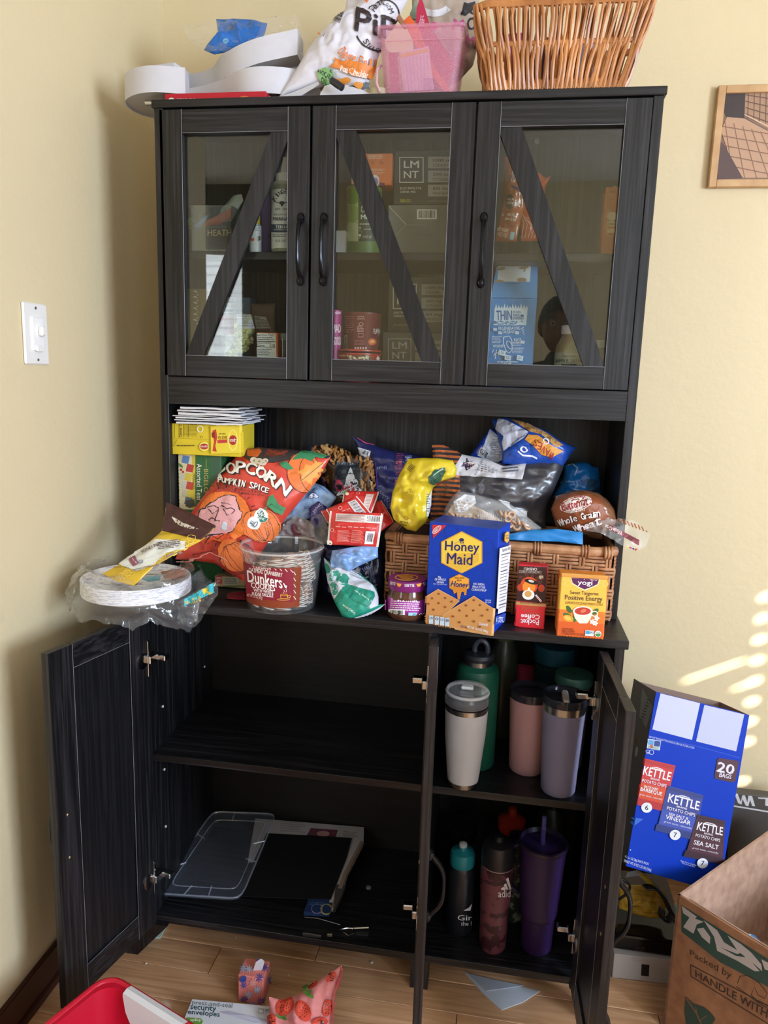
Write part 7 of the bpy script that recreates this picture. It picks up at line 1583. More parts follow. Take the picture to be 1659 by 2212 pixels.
put('lid_slider', G().box(c.x-.006, c.x+.007, c.y-r*1.08, c.y+r*.5, c.z+h*.95, c.z+h*.992, .003), mat('#a59a94', .4), t)
t, o, cy = tumbler(Z6, 610, 828, 200, 320, ZS, 'pink_tumbler', 'dusty pink tumbler with black lid, between white and lavender tumblers', 'tumbler', lambda r, h: (
  ('tumbler_body', [(r*.90, 0), (r*.98, .004), (r, h*.08), (r*1.005, h*.085), (r*1.04, h*.3), (r*1.17, h*.86), (r*1.18, h*.89)], mat('#c4969a', .45)), ('lid', [(r*1.16, h*.885), (r*1.24, h*.90), (r*1.24, h*.955), (r*1.20, h*.985), (r*1.08, h*.975), (r*1.05, h*.94), (0, h*.935)], SMOKE)))
t, o, cy = tumbler(Z6, 310, 800, 245, 95, ZS, 'green_flask', 'tall dark green steel flask with black loop cap behind the white tumbler', 'flask', lambda r, h: (
  ('flask_body', [(r*.94, 0), (r, .005), (r, h*.78), (r*.90, h*.835), (r*.66, h*.865)], mat('#1d5c48', .4)), ('steel_neck', [(r*.66, h*.865), (r*.66, h*.905)], STEEL), ('cap', [(r*.72, h*.905), (r*.74, h*.93), (r*.66, h*.955), (r*.35, h*.965), (0, h*.965)], mat('#25262b', .4))))
r, h, c = cy.r, cy.h, cy.c
g = G().tube([c+V((r*.10+r*.30*cos(a), 0, h*.985+r*.42*sin(a))) for a in [radians(-40+26*k) for k in range(11)]], .006, 8); put('carry_loop', g, mat('#3a3c44', .35), t, smooth=True)
c = Cyl(zp(Z6, 468, 0)[0], zp(Z6, 0, 720)[1], 95/Z6[2], ZS, h=.1).c; r = .030
t, o = lathe_thing('pink_bottle', 'small dusty pink bottle with dark lid behind the green flask', 'bottle', V((c.x, .29, ZS)), (('bottle_body', [(r, 0), (r, .155)], mat('#9a5c66', .5)), ('steel_band', [(r*.98, .155), (r*.98, .160)], BK), ('lid', [(r*1.02, .160), (r*1.04, .178), (r*1.0, .195), (0, .195)], mat('#a8666e', .45))))
q0, q1 = at(*zp(Z6, 540, 250), y=.33), at(*zp(Z6, 935, 300), y=.33); zt_ = at(*zp(Z6, 700, 205), y=.33).z
put('pink_board', G().box(q0.x, min(.972, q1.x), .325, .335, ZS, zt_, .004), mat('#b8385c', .4), label='magenta plastic board standing at the back of the right cupboard', cat='board')
t, o, cy = tumbler(Z6, 850, 860, 165, 285, ZS, 'green_lid_tumbler', 'grey tumbler with dull green lid half hidden behind the lavender one', 'tumbler', lambda r, h: (
  ('tumbler_body', [(r*.92, 0), (r, .004), (r*1.15, h*.88)], mat('#6e6c7e', .5)), ('lid', [(r*1.20, h*.88), (r*1.32, h*.90), (r*1.33, h*.96), (r*1.25, h*.99), (0, h*.99)], mat('#3d6a60', .45)), ('straw_hole', [(r*.12, h*.991), (0, h*.992)], BK)))
t.location.y += .05
t, o = lathe_thing('food_jar', 'dark teal lidded food jar deep in the top right corner', 'jar', V((.895, .28, ZS)), (('jar_body', [(.045, 0), (.048, .19), (.03, .2)], mat('#28424c', .4)), ('lid', [(.05, .196), (.05, .235), (0, .236)], mat('#1f5568', .4))))
t, o = lathe_thing('green_jar', 'dim glass bottle with greenish cap behind the pink board edge', 'bottle', V((.775, .285, ZS)), (('jar_body', [(.035, 0), (.036, .20), (.022, .235)], mat('#3a3c30', .3)), ('lid', [(.024, .235), (.024, .26), (0, .262)], mat('#59603e', .4))))
# bottom shelf
t, o, cy = tumbler(Z6, 232, 1728, 150, 1188, ZB, 'black_bottle', 'black sports bottle with teal cap and white nozzle, lower right cupboard', 'bottle', lambda r, h: (
  ('bottle_body', [(r*.9, 0), (r, .006), (r, h*.66), (r*.92, h*.735), (r*.82, h*.76)], mat('#1a1b22', .4)), ('cap', [(r*.88, h*.755), (r*.94, h*.77), (r*.94, h*.865), (r*.84, h*.90), (r*.36, h*.925), (r*.30, h*.95), (0, h*.95)], mat('#1f7f88', .4)),
  ('nozzle', [(r*.20, h*.94), (r*.30, h*.955), (r*.30, h*.985), (r*.14, h), (0, h)], mat('#b8bcc0', .4))))
p = Print(*Z6, L=10); p.text('Girls', 230, 1600, 345, 1630, '#dfe0e4', .02); p.text('on', 340, 1600, 370, 1630, '#dfe0e4'); p.text('the Run', 248, 1636, 350, 1660, '#dfe0e4', .0); p.poly([(262, 1575), (290, 1560), (310, 1535), (300, 1575)], '#dfe0e4'); p.build(o['bottle_body'], t)
camo = two_noise('maroon_camo', '#3a1a22', '#6d3c45', 26, .46, .50, .45, (1, 1, 1.6))
t, o, cy = tumbler(Z6, 420, 1828, 150, 1140, ZB, 'shaker_bottle', 'maroon camouflage shaker bottle with black cap and white sports logo', 'bottle', lambda r, h: (
  ('bottle_body', [(r*.9, 0), (r, .006), (r*1.05, h*.30), (r*1.20, h*.60), (r*1.22, h*.74)], camo), ('steel_band', [(r*1.15, h*.74), (r*1.16, h*.752)], mat('#b89a94', .4)), ('cap', [(r*1.20, h*.752), (r*1.22, h*.80), (r*1.22, h*.86), (r*1.05, h*.93), (r*.4, h*.95), (r*.36, h*.99), (0, h)], mat('#1c1a1e', .4))))
p = Print(*Z6, L=10); p.text('adidas', 458, 1460, 560, 1500, '#e4dee0', .03); p.poly([(472, 1452), (490, 1440), (500, 1458), (478, 1460)], '#e4dee0'); p.poly([(488, 1432), (500, 1420), (514, 1458), (502, 1458)], '#e4dee0'); p.poly([(500, 1400), (512, 1388), (530, 1455), (520, 1458)], '#e4dee0'); p.build(o['bottle_body'], t)
t, o, cy = tumbler(Z6, 662, 1838, 175, 1155, ZB, 'purple_tumbler', 'tall dark purple tumbler with straw, biggest in the lower right cupboard', 'tumbler', lambda r, h: (
  ('tumbler_body', [(r*.9, 0), (r, .006), (r*1.07, h*.30), (r*1.12, h*.312), (r*1.19, h*.34), (r*1.46, h*.90), (r*1.50, h*.93)], mat('#321d4e', .45)), ('rim', [(r*1.50, h*.93), (r*1.55, h*.94), (r*1.55, h*.965), (r*1.45, h*.97), (r*1.40, h*.93)], mat('#2a2038', .35)), ('lid', [(r*1.4, h*.93), (0, h*.935)], clear('purple_lid', opac=.5, body='#3a2a58'))))
r, h, c = cy.r, cy.h, cy.c
put('straw', G().tube([c+V((0, 0, h*.3)), c+V((-.002, .004, h*1.17))], .005, 10), clear('straw_clear', opac=.35, body='#5a4a80'), t, smooth=True)
put('handle', G().tube([c+V((-r*1.4, .01, h*.90)), c+V((-r*2.0, .0, h*.88)), c+V((-r*2.0, 0, h*.55)), c+V((-r*1.35, .01, h*.45))], .006, 10), mat('#241a3a', .4), t, smooth=True)
c = V((at(*zp(Z6, 535, 1060), y=.23).x, .23, ZB)); zc1 = at(*zp(Z6, 508, 1115), y=.23).z-ZB; r = .032
t, o = lathe_thing('orange_cap_bottle', 'dark bottle with ribbed orange-red cap behind the camouflage shaker', 'bottle', c, (('bottle_body', [(r, 0), (r, zc1-.03), (r*.8, zc1-.002)], mat('#181a24', .3)), ('cap', [(r*.98, zc1), (r*1.04, zc1+.004), (r*1.02, zc1+.026), (r*.6, zc1+.034), (r*.32, zc1+.038), (r*.30, zc1+.055), (0, zc1+.056)], mat('#c03a22', .45))), n=28)
c = V((at(*zp(Z6, 250, 1150), y=.25).x, .25, ZB)); zc1 = at(*zp(Z6, 250, 1160), y=.25).z-ZB; r = .036
lathe_thing('steel_cup', 'steel vacuum bottle with dark cap behind the teal capped bottle', 'bottle', c, (('steel_body', [(r*.8, 0), (r*.8, zc1)], STEEL), ('cap', [(r*.95, zc1), (r*1.1, zc1+.010), (r*1.1, zc1+.035), (r*.9, zc1+.04), (0, zc1+.042)], BK)))
c = V((at(*zp(Z6, 545, 1500), y=.16).x, .165, ZB)); r = .024
lathe_thing('patterned_bottle', 'dark green bottle with white leaf print between shaker and purple tumbler', 'bottle', c, (('bottle_body', [(r, 0), (r, .17), (r*.7, .19)], two_noise('leaf_print', '#26332c', '#8f9a90', 45, .52, .58, .5)), ('cap', [(r*.8, .19), (r*.8, .21), (0, .212)], BK)))
lathe_thing('olive_bottle', 'very dark olive bottle at the right back of the lower right cupboard', 'bottle', V((.915, .27, ZB)), (('bottle_body', [(.034, 0), (.034, .20), (.02, .23)], mat('#24291c', .4)), ('cap', [(.022, .23), (.022, .26), (0, .262)], BK)))
# ---- left lower cupboard: storage lid on papers
def sheetpoly(Z, q, ys, z0, th, name, m, label, cat, rnd=0):
    P = []
    for (x, y), yy in zip(q, ys): v = at(*zp(Z, x, y), y=yy) if yy is not None else at(*zp(Z, x, y), z=z0); P.append(v)
    g = G().prism(P, (0, 0, th)); return put(name, g, m, label=label, cat=cat), g, P
def at_z(Z, x, y, z): return at(*zp(Z, x, y), z=z)
def slope(Z, q, z0, zb):
    """points of a sheet rising from z0 at the front to zb at the back wall y=.35"""
    p0 = V((0, .06, z0)); n = V((0, -(zb-z0), .29)).normalized(); return [onpl(*zp(Z, x, y), p0, n) for x, y in q], n
zb_ = .160
P, n_ = slope(Z5, [(890, 888), (1332, 924), (1330, 985), (1265, 1110), (1215, 1262), (1180, 1262), (1230, 1100), (860, 1060)], .1130, zb_)
g = G().prism(P, (0, -.002, .006)); mgz = put('magazine', g, mat('#b8b4b6', .5), label='pale open magazine under the clear lid and black folder', cat='magazine')
p = Print(*Z5, L=60); p.quad([(1115, 922), (1225, 930), (1215, 962), (1098, 952)], '#6a3a44'); p.ell(1165, 945, 26, 12, '#b88a84'); p.lines(990, 898, 1095, 945, 6, '#8a868c', .3, 4); p.lines(1245, 940, 1310, 965, 3, '#8a868c', .3, 5); p.line([(1325, 980), (1255, 1110), (1205, 1250)], 16, '#8f7a6c'); p.build(g, mgz)
P, n_ = slope(Z5, [(935, 945), (1282, 964), (1262, 1040), (1196, 1213), (1010, 1208), (815, 1200)], .1200, zb_+.008)
put('black_folder', G().prism(P, (0, 0, .002)), mat('#161619', .45), label='black folder lying on the magazine in the lower left cupboard', cat='folder')
q = [(715, 862), (975, 872), (830, 1218), (482, 1196)]; P, n_ = slope(Z5, q, .1275, zb_+.018)
def inset(P, k): c = sum(P, V((0, 0, 0)))/4; return [c+(v-c)*k for v in P]
def rounded(P, r=.12, m=5):
    out = []
    for i in range(4):
        a, b, c = P[(i-1) % 4], P[i], P[(i+1) % 4]
        for k in range(m): t = k/(m-1); p0 = b.lerp(a, r*(1-t)); p1 = b.lerp(c, r*t); out.append(p0.lerp(p1, .5) if 0 < t < 1 else (b.lerp(a, r) if t == 0 else b.lerp(c, r)))
    return out
LID = clear('storage_lid', opac=.13, rough=.12, ior=1.6, body='#a8b4d0')
t = thing('storage_lid', 'clear rectangular plastic storage lid lying in the lower left cupboard', 'lid', g_base(type('o', (), {'v': P})()))
R1_, R2_ = rounded(P), rounded(inset(P, .80)); up = V((0, 0, .006))
g = G(); n = len(R1_); g.add(R1_+[v+up for v in R1_]+[v+up*.6 for v in R2_], [(i, (i+1) % n, n+(i+1) % n, n+i) for i in range(n)]+[(n+i, n+(i+1) % n, 2*n+(i+1) % n, 2*n+i) for i in range(n)]+[tuple(range(2*n, 3*n))]); put('lid_sheet', g, LID, t, smooth=True, fixn=False)
RIMM = clear('lid_rim', opac=.30, rough=.1, ior=1.6, body='#b8c4dc')
put('rim', G().tube([v+up for v in R1_], .0022, 6, closed=True), RIMM, t, smooth=True); put('inner_ridge', G().tube([v+up*.7 for v in R2_], .0013, 6, closed=True), RIMM, t, smooth=True)
for (a, b, k) in ((P[3], P[2], .33), (P[3], P[2], .62), (P[0], P[1], .35), (P[1], P[2], .35), (P[1], P[2], .6), (P[0], P[3], .3), (P[0], P[3], .7)):
    v = a.lerp(b, k); cc = sum(P, V((0, 0, 0)))/4; d = (cc-v).normalized(); put('clip_rib', G().tube([v+up, v+d*.03+up*1.1], .0018, 6), RIMM, t, smooth=True)
zz = .1125
P = [at_z(Z5, x, y, .1165) for x, y in ((1110, 1212), (1215, 1225), (1190, 1282), (1086, 1278))]
g = G().prism(P, (0, 0, .010)); o = put('blue_packet', g, foil('#243a68', .3), label='blue packet with yellow ring under the folder edge', cat='packet'); Print(*Z5, L=10).ell(1178, 1252, 24, 22, '#c8b84a', ring=4).ell(1140, 1250, 24, 20, '#8a7aa8', ring=3).lines(1110, 1225, 1190, 1240, 2, '#4a6a98', .5).build(g, o)
g = G().prism([at_z(Z5, x, y, .1240) for x, y in ((1215, 1170), (1258, 1165), (1240, 1215), (1205, 1275))], (0, 0, .012)); put('plastic_sleeve', g, mat('#4e4c4c', .3), label='grey plastic sleeve corner beside the blue packet', cat='sleeve')
kc = thing('key_clip', 'small chrome key clip with a short chain on the bottom board', 'key ring', at_z(Z5, 1290, 1340, ZB))
zk = ZB+.004
put('clip', G().tube([at_z(Z5, x, y, zk) for x, y in ((1232, 1335), (1262, 1328), (1288, 1330), (1290, 1350), (1268, 1358), (1250, 1345))], .0022, 6, closed=True), CHROME, kc, smooth=True)
put('bar', G().tube([at_z(Z5, x, y, zk) for x, y in ((1285, 1328), (1350, 1325))], .003, 8), CHROME, kc, smooth=True); put('tag', G().prism([at_z(Z5, x, y, ZB+.0005) for x, y in ((1300, 1346), (1350, 1350), (1348, 1362), (1298, 1358))], (0, 0, .003)), mat('#4a4c50', .3, .5), kc)
put('cable', G().tube([at_z(Z5, x, y, ZB+.002) for x, y in ((1090, 1284), (1140, 1288), (1190, 1302), (1235, 1315))], .0009, 5), mat('#7a7a7a', .3), label='thin grey wire on the bottom board in front of the blue packet', cat='wire', smooth=True)
put('pen_cap', G().tube([at_z(Z5, x, y, zk+.001) for x, y in ((1082, 1352), (1100, 1354), (1158, 1362))], [.0045, .005, .004], 10), mat('#3a3a3c', .25, .4), label='short dark cylindrical piece left of the key clip', cat='pen part', smooth=True)
put('battery_cell', G().tube([at_z(Z5, x, y, zk) for x, y in ((1182, 1356), (1202, 1357))], .004, 10), mat('#6a6858', .25, .5), label='tiny dull metal cell between dark piece and key clip', cat='metal piece', smooth=True)
put('white_button', G().lathe([(.006, 0), (.006, .003), (0, .004)], at_z(Z5, 1350, 1166, ZB), 14), mat('#8f8f8c', .5), label='small round grey button on the bottom board near the right', cat='button', smooth=True)
# ================================================================ floor and right side
# red storage bin, bottom left
RC, RW = mat('#c3122f', .38, var=.02, bump=.1, bs=300), mat('#dcdce2', .35)
zr = .22; c0 = V((.069, -.293, 0)); ar = atan2(-.07, .179); ux = V((cos(ar), sin(ar), 0)); uy = V((sin(ar), -cos(ar), 0))
bw, bl_ = .40, .30; cc = c0 + ux*bw/2 + uy*bl_/2
rb = taper_bin('red_bin', 'red plastic bin with white grip on its rim, bottom left on the floor', -bw*.41, bw*.41, -bl_*.41, bl_*.41, 0, zr, 1/.82, 1/.82, RC, rr=.035, rim=.010, wall=.008)
for ch in rb.children:
    ch.name = ch.name
rb.location = (cc.x, cc.y, 0); rb.rotation_euler = (0, 0, ar)
g = G(); q = [(.055, .006, -.014), (.20, .006, -.014)]
xa_, xb_ = -bw/2+.055, -bw/2+.20; yk = bl_/2
vs = []
for i in range(13):
    u = i/12; x = xa_+(xb_-xa_)*u; d = .055*sin(pi*u)**.6
    vs.append([V((x, yk+.008, zr-.012)), V((x, yk+.006, zr+.004)), V((x, yk-.004, zr+.0065)), V((x, yk-.013, zr+.003)), V((x, yk-.014-d*.20, zr-.002-d))])
g.grid(vs); g.smooth = True
gp_ = put('white_grip', g, RW, base=V((0, 0, 0)), fixn=False); gp_.parent = rb
# envelope box
A_, B_ = at_z(Z8, 765, 383, .03), at_z(Z8, 1100, 414, .03); ex = (B_-A_).normalized(); ey = V((ex.y, -ex.x, 0)); wE = (B_-A_).length
g = G().box(0, wE, 0, .13, 0, .030, .001, X=Matrix(((ex.x, ey.x, 0, A_.x), (ex.y, ey.y, 0, A_.y), (0, 0, 1, .0005), (0, 0, 0, 1))))
eb = thing('envelope_box', 'white flat box of security envelopes lying on the floor', 'box', V((A_.x, A_.y, 0))); put('carton', g, mat('#dcdde4', .45), eb)
p = Print(*Z8, L=50); p.text('press-and-seal', 765, 394, 925, 418, '#5a6a74', .0, 5); p.text('security', 758, 408, 860, 436, '#1f5260', .03, 5); p.text('envelopes', 748, 430, 875, 456, '#1f5260', .03, 5)
p.poly([(745, 458), (800, 462), (808, 474), (800, 490), (735, 486), (732, 468)], '#6ba03a'); p.text('up&up', 758, 462, 800, 476, '#eef4e8', .03, 3)
p.poly([(870, 436), (910, 432), (1080, 470), (1080, 486), (1010, 478)], '#b8b8cc'); p.poly([(900, 446), (980, 450), (1075, 478), (1070, 490)], '#d0cfe0'); p.line([(1030, 424), (1050, 426), (1048, 442), (1028, 440)], 2, '#5a6a74', True); p.lines(1055, 426, 1076, 442, 3, '#8a8a98', .4, 4); p.build(g, eb)
# floral tissue cube
C = Carton(zp(Z5, 818, 1628), zp(Z5, 922, 1643), zp(Z5, 820, 1520), z=0.0005, back=zp(Z5, 950, 1598)); C.d = max(C.d, .05)
p = Print(*Z5, L=10)
rn = random.Random(12)
for (x, y, cc_) in ((842, 1560, '#3b4ea8'), (862, 1600, '#a9c4de'), (905, 1530, '#34489c'), (898, 1578, '#a9c8e0'), (925, 1492, '#3f52ac'), (865, 1500, '#b8cfe4'), (845, 1615, '#2e4494'), (912, 1620, '#3a4a98'), (945, 1540, '#34489c'), (882, 1545, '#e8a8a0'), (840, 1500, '#9ab4d8'), (905, 1470, '#4a5cb4'), (885, 1632, '#7a8ac8')):
    for a in range(0, 360, 45): p.poly([(x, y), (x+9*cos(radians(a-14)), y+9*sin(radians(a-14))), (x+19*cos(radians(a)), y+21*sin(radians(a))), (x+9*cos(radians(a+14)), y+9*sin(radians(a+14)))], cc_)
p.ell(842, 1532, 14, 9, '#2e3f8c', -10)
t, g = carton('tissue_box', 'small coral floral tissue box on the floor before the cabinet', 'box', C, '#de8076', p, bev=.002)
tb = [C.X @ V(q) for q in ((C.w*.5, C.d*.35, C.h), (C.w*.85, C.d*.45, C.h))]; g = G(); up_ = .030
g.grid([[tb[0].lerp(tb[1], i/5)+V((.002*sin(i*2), 0, 0)), tb[0].lerp(tb[1], i/5)+V((.006+.002*sin(i), 0, up_*(.6+.4*sin(pi*(i/5)*.8+.3))))] for i in range(6)]); put('tissue', g, mat('#d8d4dc', .7), t, fixn=False)
# strawberry pouch
pS = Print(*Z5, L=14)
for (x, y, a, rx, ry) in ((1010, 1645, 35, 34, 44), (1085, 1665, -25, 30, 44), (1120, 1555, 60, 18, 26), (1180, 1650, 10, 18, 36), (1200, 1530, 40, 12, 24), (1150, 1705, 80, 20, 30), (960, 1700, 0, 14, 24)):
    p_ = (x, y); pS.ell(x, y, rx, ry, '#d0402e', a); pS.ell(x-2, y+3, rx*.8, ry*.8, '#da4d38', a)
    for i in range(16): b = i*2.4; rr = .25+.6*(i/16); pS.ell(x+rx*rr*cos(b)*.85, y+ry*rr*sin(b)*.85, 1.8, 2.8, '#3a1c14', a, n=6)
for (x, y) in ((1000, 1685), (1095, 1580), (1110, 1600), (1010, 1692)): pS.ell(x, y, 22, 6, '#5a8a3a', 20); pS.ell(x+5, y-4, 14, 5, '#4a7a30', -30)
pS.line([(1240, 1485), (1200, 1600), (1190, 1715)], 5, '#c8505a')
y0 = at_z(Z5, 1080, 1790, 0).y
bag('strawberry_pouch', 'pink cloth pouch with red strawberries standing on the floor', [(945, 1608), (1000, 1622), (1060, 1600), (1110, 1566), (1180, 1520), (1243, 1478)], [(1243, 1478), (1225, 1560), (1205, 1640), (1195, 1740), (1195, 1790)], [(945, 1790), (1080, 1796), (1195, 1790)], [(945, 1608), (948, 1700), (945, 1790)], (V((.42, y0-.005, .02)), V((0, -cos(radians(22)), sin(radians(22))))), .030, mat('#e08a8a', .7, bump=.5, bs=90), Z5, pr=pS, wr=.006, seed=131, cat='pouch')
put('zip_pull', G().box(at_z(Z5, 1165, 1700, .06).x, at_z(Z5, 1175, 1700, .06).x, -.165, -.160, .045, .070, .002), mat('#9a9aa0', .3, .8), label='small metal zip pull by the strawberry pouch', cat='zip pull')
# green wrapped sponge under the cabinet, sheet of paper, crumbs
g = G().prism([at_z(Z5, x, y, .001) for x, y in ((420, 1320), (512, 1318), (535, 1310), (502, 1372), (430, 1368))], (0, 0, .004)); tg = thing('sponge_pack', 'green sponge pack with clear backing on the floor under the cabinet', 'pack', g_base(g)); put('backing_card', g, mat('#b9c8c0', .3), tg)
put('green_sponge', G().prism([at_z(Z5, x, y, .006) for x, y in ((425, 1332), (505, 1330), (498, 1352), (425, 1350))], (0, 0, .018)), mat('#2f9a4a', .8, bump=.6, bs=200), tg)
put('paper_sheet', G().prism([at_z(Z6, x, y, .0006) for x, y in ((270, 1925), (480, 1980), (690, 2030), (600, 2090), (476, 2136), (380, 2050))], (0, 0, .0015)), mat('#bfc3ca', .6), label='white paper sheet on the floor under the right cupboard', cat='paper')
put('paper_sheet', G().prism([at_z(Z6, x, y, .0024) for x, y in ((285, 1930), (480, 1975), (600, 1998), (520, 2010), (390, 2028))], (0, 0, .0012)), mat('#a9adb6', .6), label='smaller folded grey paper on top of the white floor sheet', cat='paper')
for i, (Z, x, y, s) in enumerate(((Z8, 582, 243, .003), (Z8, 1480, 240, .004), (Z5, 443, 1474, .002), (Z5, 1363, 1472, .003), (Z8, 1150, 290, .003), (Z8, 940, 140, .002))):
    v = at_z(Z, x, y, 0); g = G().lathe([(s*.6, 0), (s, s*.5), (s*.5, s), (0, s*1.1)], v, 7); put('crumb', g, mat('#c9c2b4', .7), label='small pale crumb on the wooden floor in front of the cabinet', cat='crumb', group='crumbs on the floor')
P = coons([(640, 385), (665, 390), (690, 415)], [(690, 415), (685, 432)], [(650, 425), (685, 432)], [(640, 385), (650, 425)], (V((.1, -.15, .008)), V((0, -.3, .95)).normalized()), Z8, 14, 12); put('film_scrap', film(P, V((0, -.3, .95)).normalized(), .006, 60, 9), FILM, label='tiny scrap of clear film on the floor behind the red bin', cat='plastic scrap', fixn=False)
# ---- right side: tall blue crisp carton
KP0 = at(*zp(Z7, 500, 800), y=.20); KN = V((.10, -cos(radians(12)), sin(radians(12)))).normalized()
kq = lambda x, y: onpl(*zp(Z7, x, y), KP0, KN)
TL, TR, BL, BR = kq(320, 258), kq(868, 395), kq(142, 1282), kq(690, 1440); bk_ = -KN*.125 + V((-.015, 0, 0)); thk = -KN*.0025
kb = thing('crisp_carton', 'tall blue open carton of crisp bags leaning beside the cabinet', 'carton', (BL+BR)/2)
g = G().prism([TL, TR, BR, BL], thk); KB = mat('#0438b4', .5, var=.03, spec=.2); front = put('front_panel', g, KB, kb)
BRN = mat('#8f7568', .8, bump=.15, bs=40); BRN2 = mat('#77726e', .6)
FL_, FR_ = TL.lerp(BL, .245), TR.lerp(BR, .245)
put('left_panel', G().prism([TL+thk, BL+thk, BL+bk_, TL+bk_+(TL-BL)*.01], V((.002, 0, 0))), BRN2, kb)
put('right_panel', G().prism([TR+thk, TR+bk_, BR+bk_, BR+thk], V((-.002, 0, 0))), BRN, kb)
put('back_panel', G().prism([TL+bk_, TR+bk_, BR+bk_, BL+bk_], -thk), BRN, kb); put('bottom_panel', G().prism([BL+thk, BR+thk, BR+bk_, BL+bk_], (TL-BL).normalized()*.003), BRN, kb)
lp = G().prism([TL+thk, BL+thk, BL+bk_, TL+bk_], V((.002, 0, 0)))
p = Print(*Z7, L=40); p.quad([(240, 235), (300, 345), (262, 470), (222, 400)], '#9a9a98'); p.lines(244, 300, 270, 440, 8, '#5a5a5a', .4, 20); p.ell(206, 610, 9, 30, '#c8c4c4', 8); p.ell(204, 545, 7, 20, '#8a5a30', 8); p.build(lp, kb, name='side_printing')
p = Print(*Z7, L=80)
p.quad([(345, 266), (578, 324), (530, 540), (297, 478)], '#c3c6de'); p.quad([(603, 334), (838, 390), (790, 607), (554, 548)], '#b9bed8')
p.line([(262, 515), (540, 572), (812, 645)], 2.5, '#3a62c8'); p.text('DO NOT PURCHASE IF PACKAGING IS OPEN OR STICKER IS TORN.', 0, 0, 0, 0, '#c8d0ec', .01, skew=[(280, 515), (546, 582), (544, 594), (278, 526)])
p.quad([(272, 533), (348, 545), (340, 602), (264, 588)], '#c4d4dc'); p.quad([(276, 538), (306, 543), (302, 572), (270, 567)], '#5a9ad0'); p.quad([(310, 543), (345, 549), (340, 580), (305, 574)], '#24408a'); p.text('VERIFIED', 270, 576, 334, 592, '#3a7a5a', .02, 9); p.ell(292, 578, 8, 12, '#c05a4a')
p.ell(270, 606, 12, 8, '#c8d0ec', ring=3); p.ell(292, 612, 14, 15, '#c8d0ec', ring=3); p.lines(262, 614, 290, 624, 2, '#c8d0ec', .5, 8)
p.poly([(690, 645), (806, 664), (784, 782), (768, 790), (668, 768), (660, 755), (678, 655)], '#4a2230'); p.text('20', 0, 0, 0, 0, '#d9d6e4', .05, skew=[(686, 668), (782, 688), (772, 742), (672, 724)]); p.text('BAGS', 0, 0, 0, 0, '#d9d6e4', .05, skew=[(694, 730), (762, 744), (757, 768), (688, 756)])
def kbag(q, cols, flav, num, nxy):
    TL_, TR_, BR_, BL_ = q; L2 = lambda u, v: tuple((1-u)*(1-v)*TL_[i]+u*(1-v)*TR_[i]+u*v*BR_[i]+(1-u)*v*BL_[i] for i in (0, 1)); Q = lambda a, b, c, d: [L2(a, b), L2(c, b), L2(c, d), L2(a, d)]
    p.quad(Q(0, 0, 1, 1), cols[0]); p.quad(Q(0, .02, 1, .09), cols[1]); p.quad(Q(.02, .52, .98, .84), cols[2]); p.quad(Q(-.04, .86, 1.04, 1), cols[1])
    p.text('KETTLE', 0, 0, 0, 0, '#e8e4ea', .045, skew=Q(.10, .16, .94, .34)); p.ell(*L2(.5, .16), 36, 10, '#e8e4ea', 14, a0=180, a1=350, ring=5); p.text('BRAND', 0, 0, 0, 0, '#e8e4ea', .02, skew=Q(.36, .36, .64, .40)); p.text('POTATO CHIPS', 0, 0, 0, 0, '#e8e4ea', .02, skew=Q(.12, .43, .88, .50))
    for s, a, b, c, d in flav: p.text(s, 0, 0, 0, 0, '#ece8ec', .03, skew=Q(a, b, c, d))
    p.text('great taste...naturally', 0, 0, 0, 0, '#e0dce4', .01, skew=Q(.12, .74, .86, .79), italic=.2); p.ell(*nxy, 32, 30, '#dfe0ea'); p.text(num, nxy[0]-9, nxy[1]-14, nxy[0]+9, nxy[1]+14, '#1e2030', .03, 8)
kbag([(240, 645), (432, 690), (365, 960), (184, 915)], ('#c23234', '#b02a30', '#cf4a26'), (('BACKYARD', .22, .55, .66, .60), ('BARBEQUE', .12, .61, .80, .70)), '6', (262, 936))
kbag([(385, 805), (596, 862), (545, 1130), (320, 1072)], ('#32418c', '#2a3876', '#3b50ac'), (('SEA SALT &', .20, .55, .72, .60), ('VINEGAR', .14, .61, .80, .70)), '7', (428, 1095))
kbag([(560, 975), (722, 1012), (706, 1270), (486, 1222)], ('#43222e', '#371c28', '#4e2834'), (('SEA SALT', .12, .58, .85, .68),), '7', (588, 1260))
p.lines(148, 1170, 158, 1200, 3, '#c8d0ec', .5, 80); p.text('20-1 OZ (28g) SNACK PACKS', 0, 0, 0, 0, '#c8d0ec', .03, skew=[(146, 1218), (274, 1258), (270, 1276), (144, 1236)]); p.text('NET WT 20 OZ (1.25 LBS) (566g)', 0, 0, 0, 0, '#c8d0ec', .03, skew=[(142, 1242), (288, 1292), (284, 1312), (140, 1262)]); p.text('Bags Shown Smaller\nThan Actual Size', 0, 0, 0, 0, '#c8d0ec', .01, skew=[(460, 1240), (552, 1268), (548, 1286), (456, 1258)])
p.poly([(160, 985), (240, 1000), (160, 1060)], '#2a66c8')
p.build(g, kb)
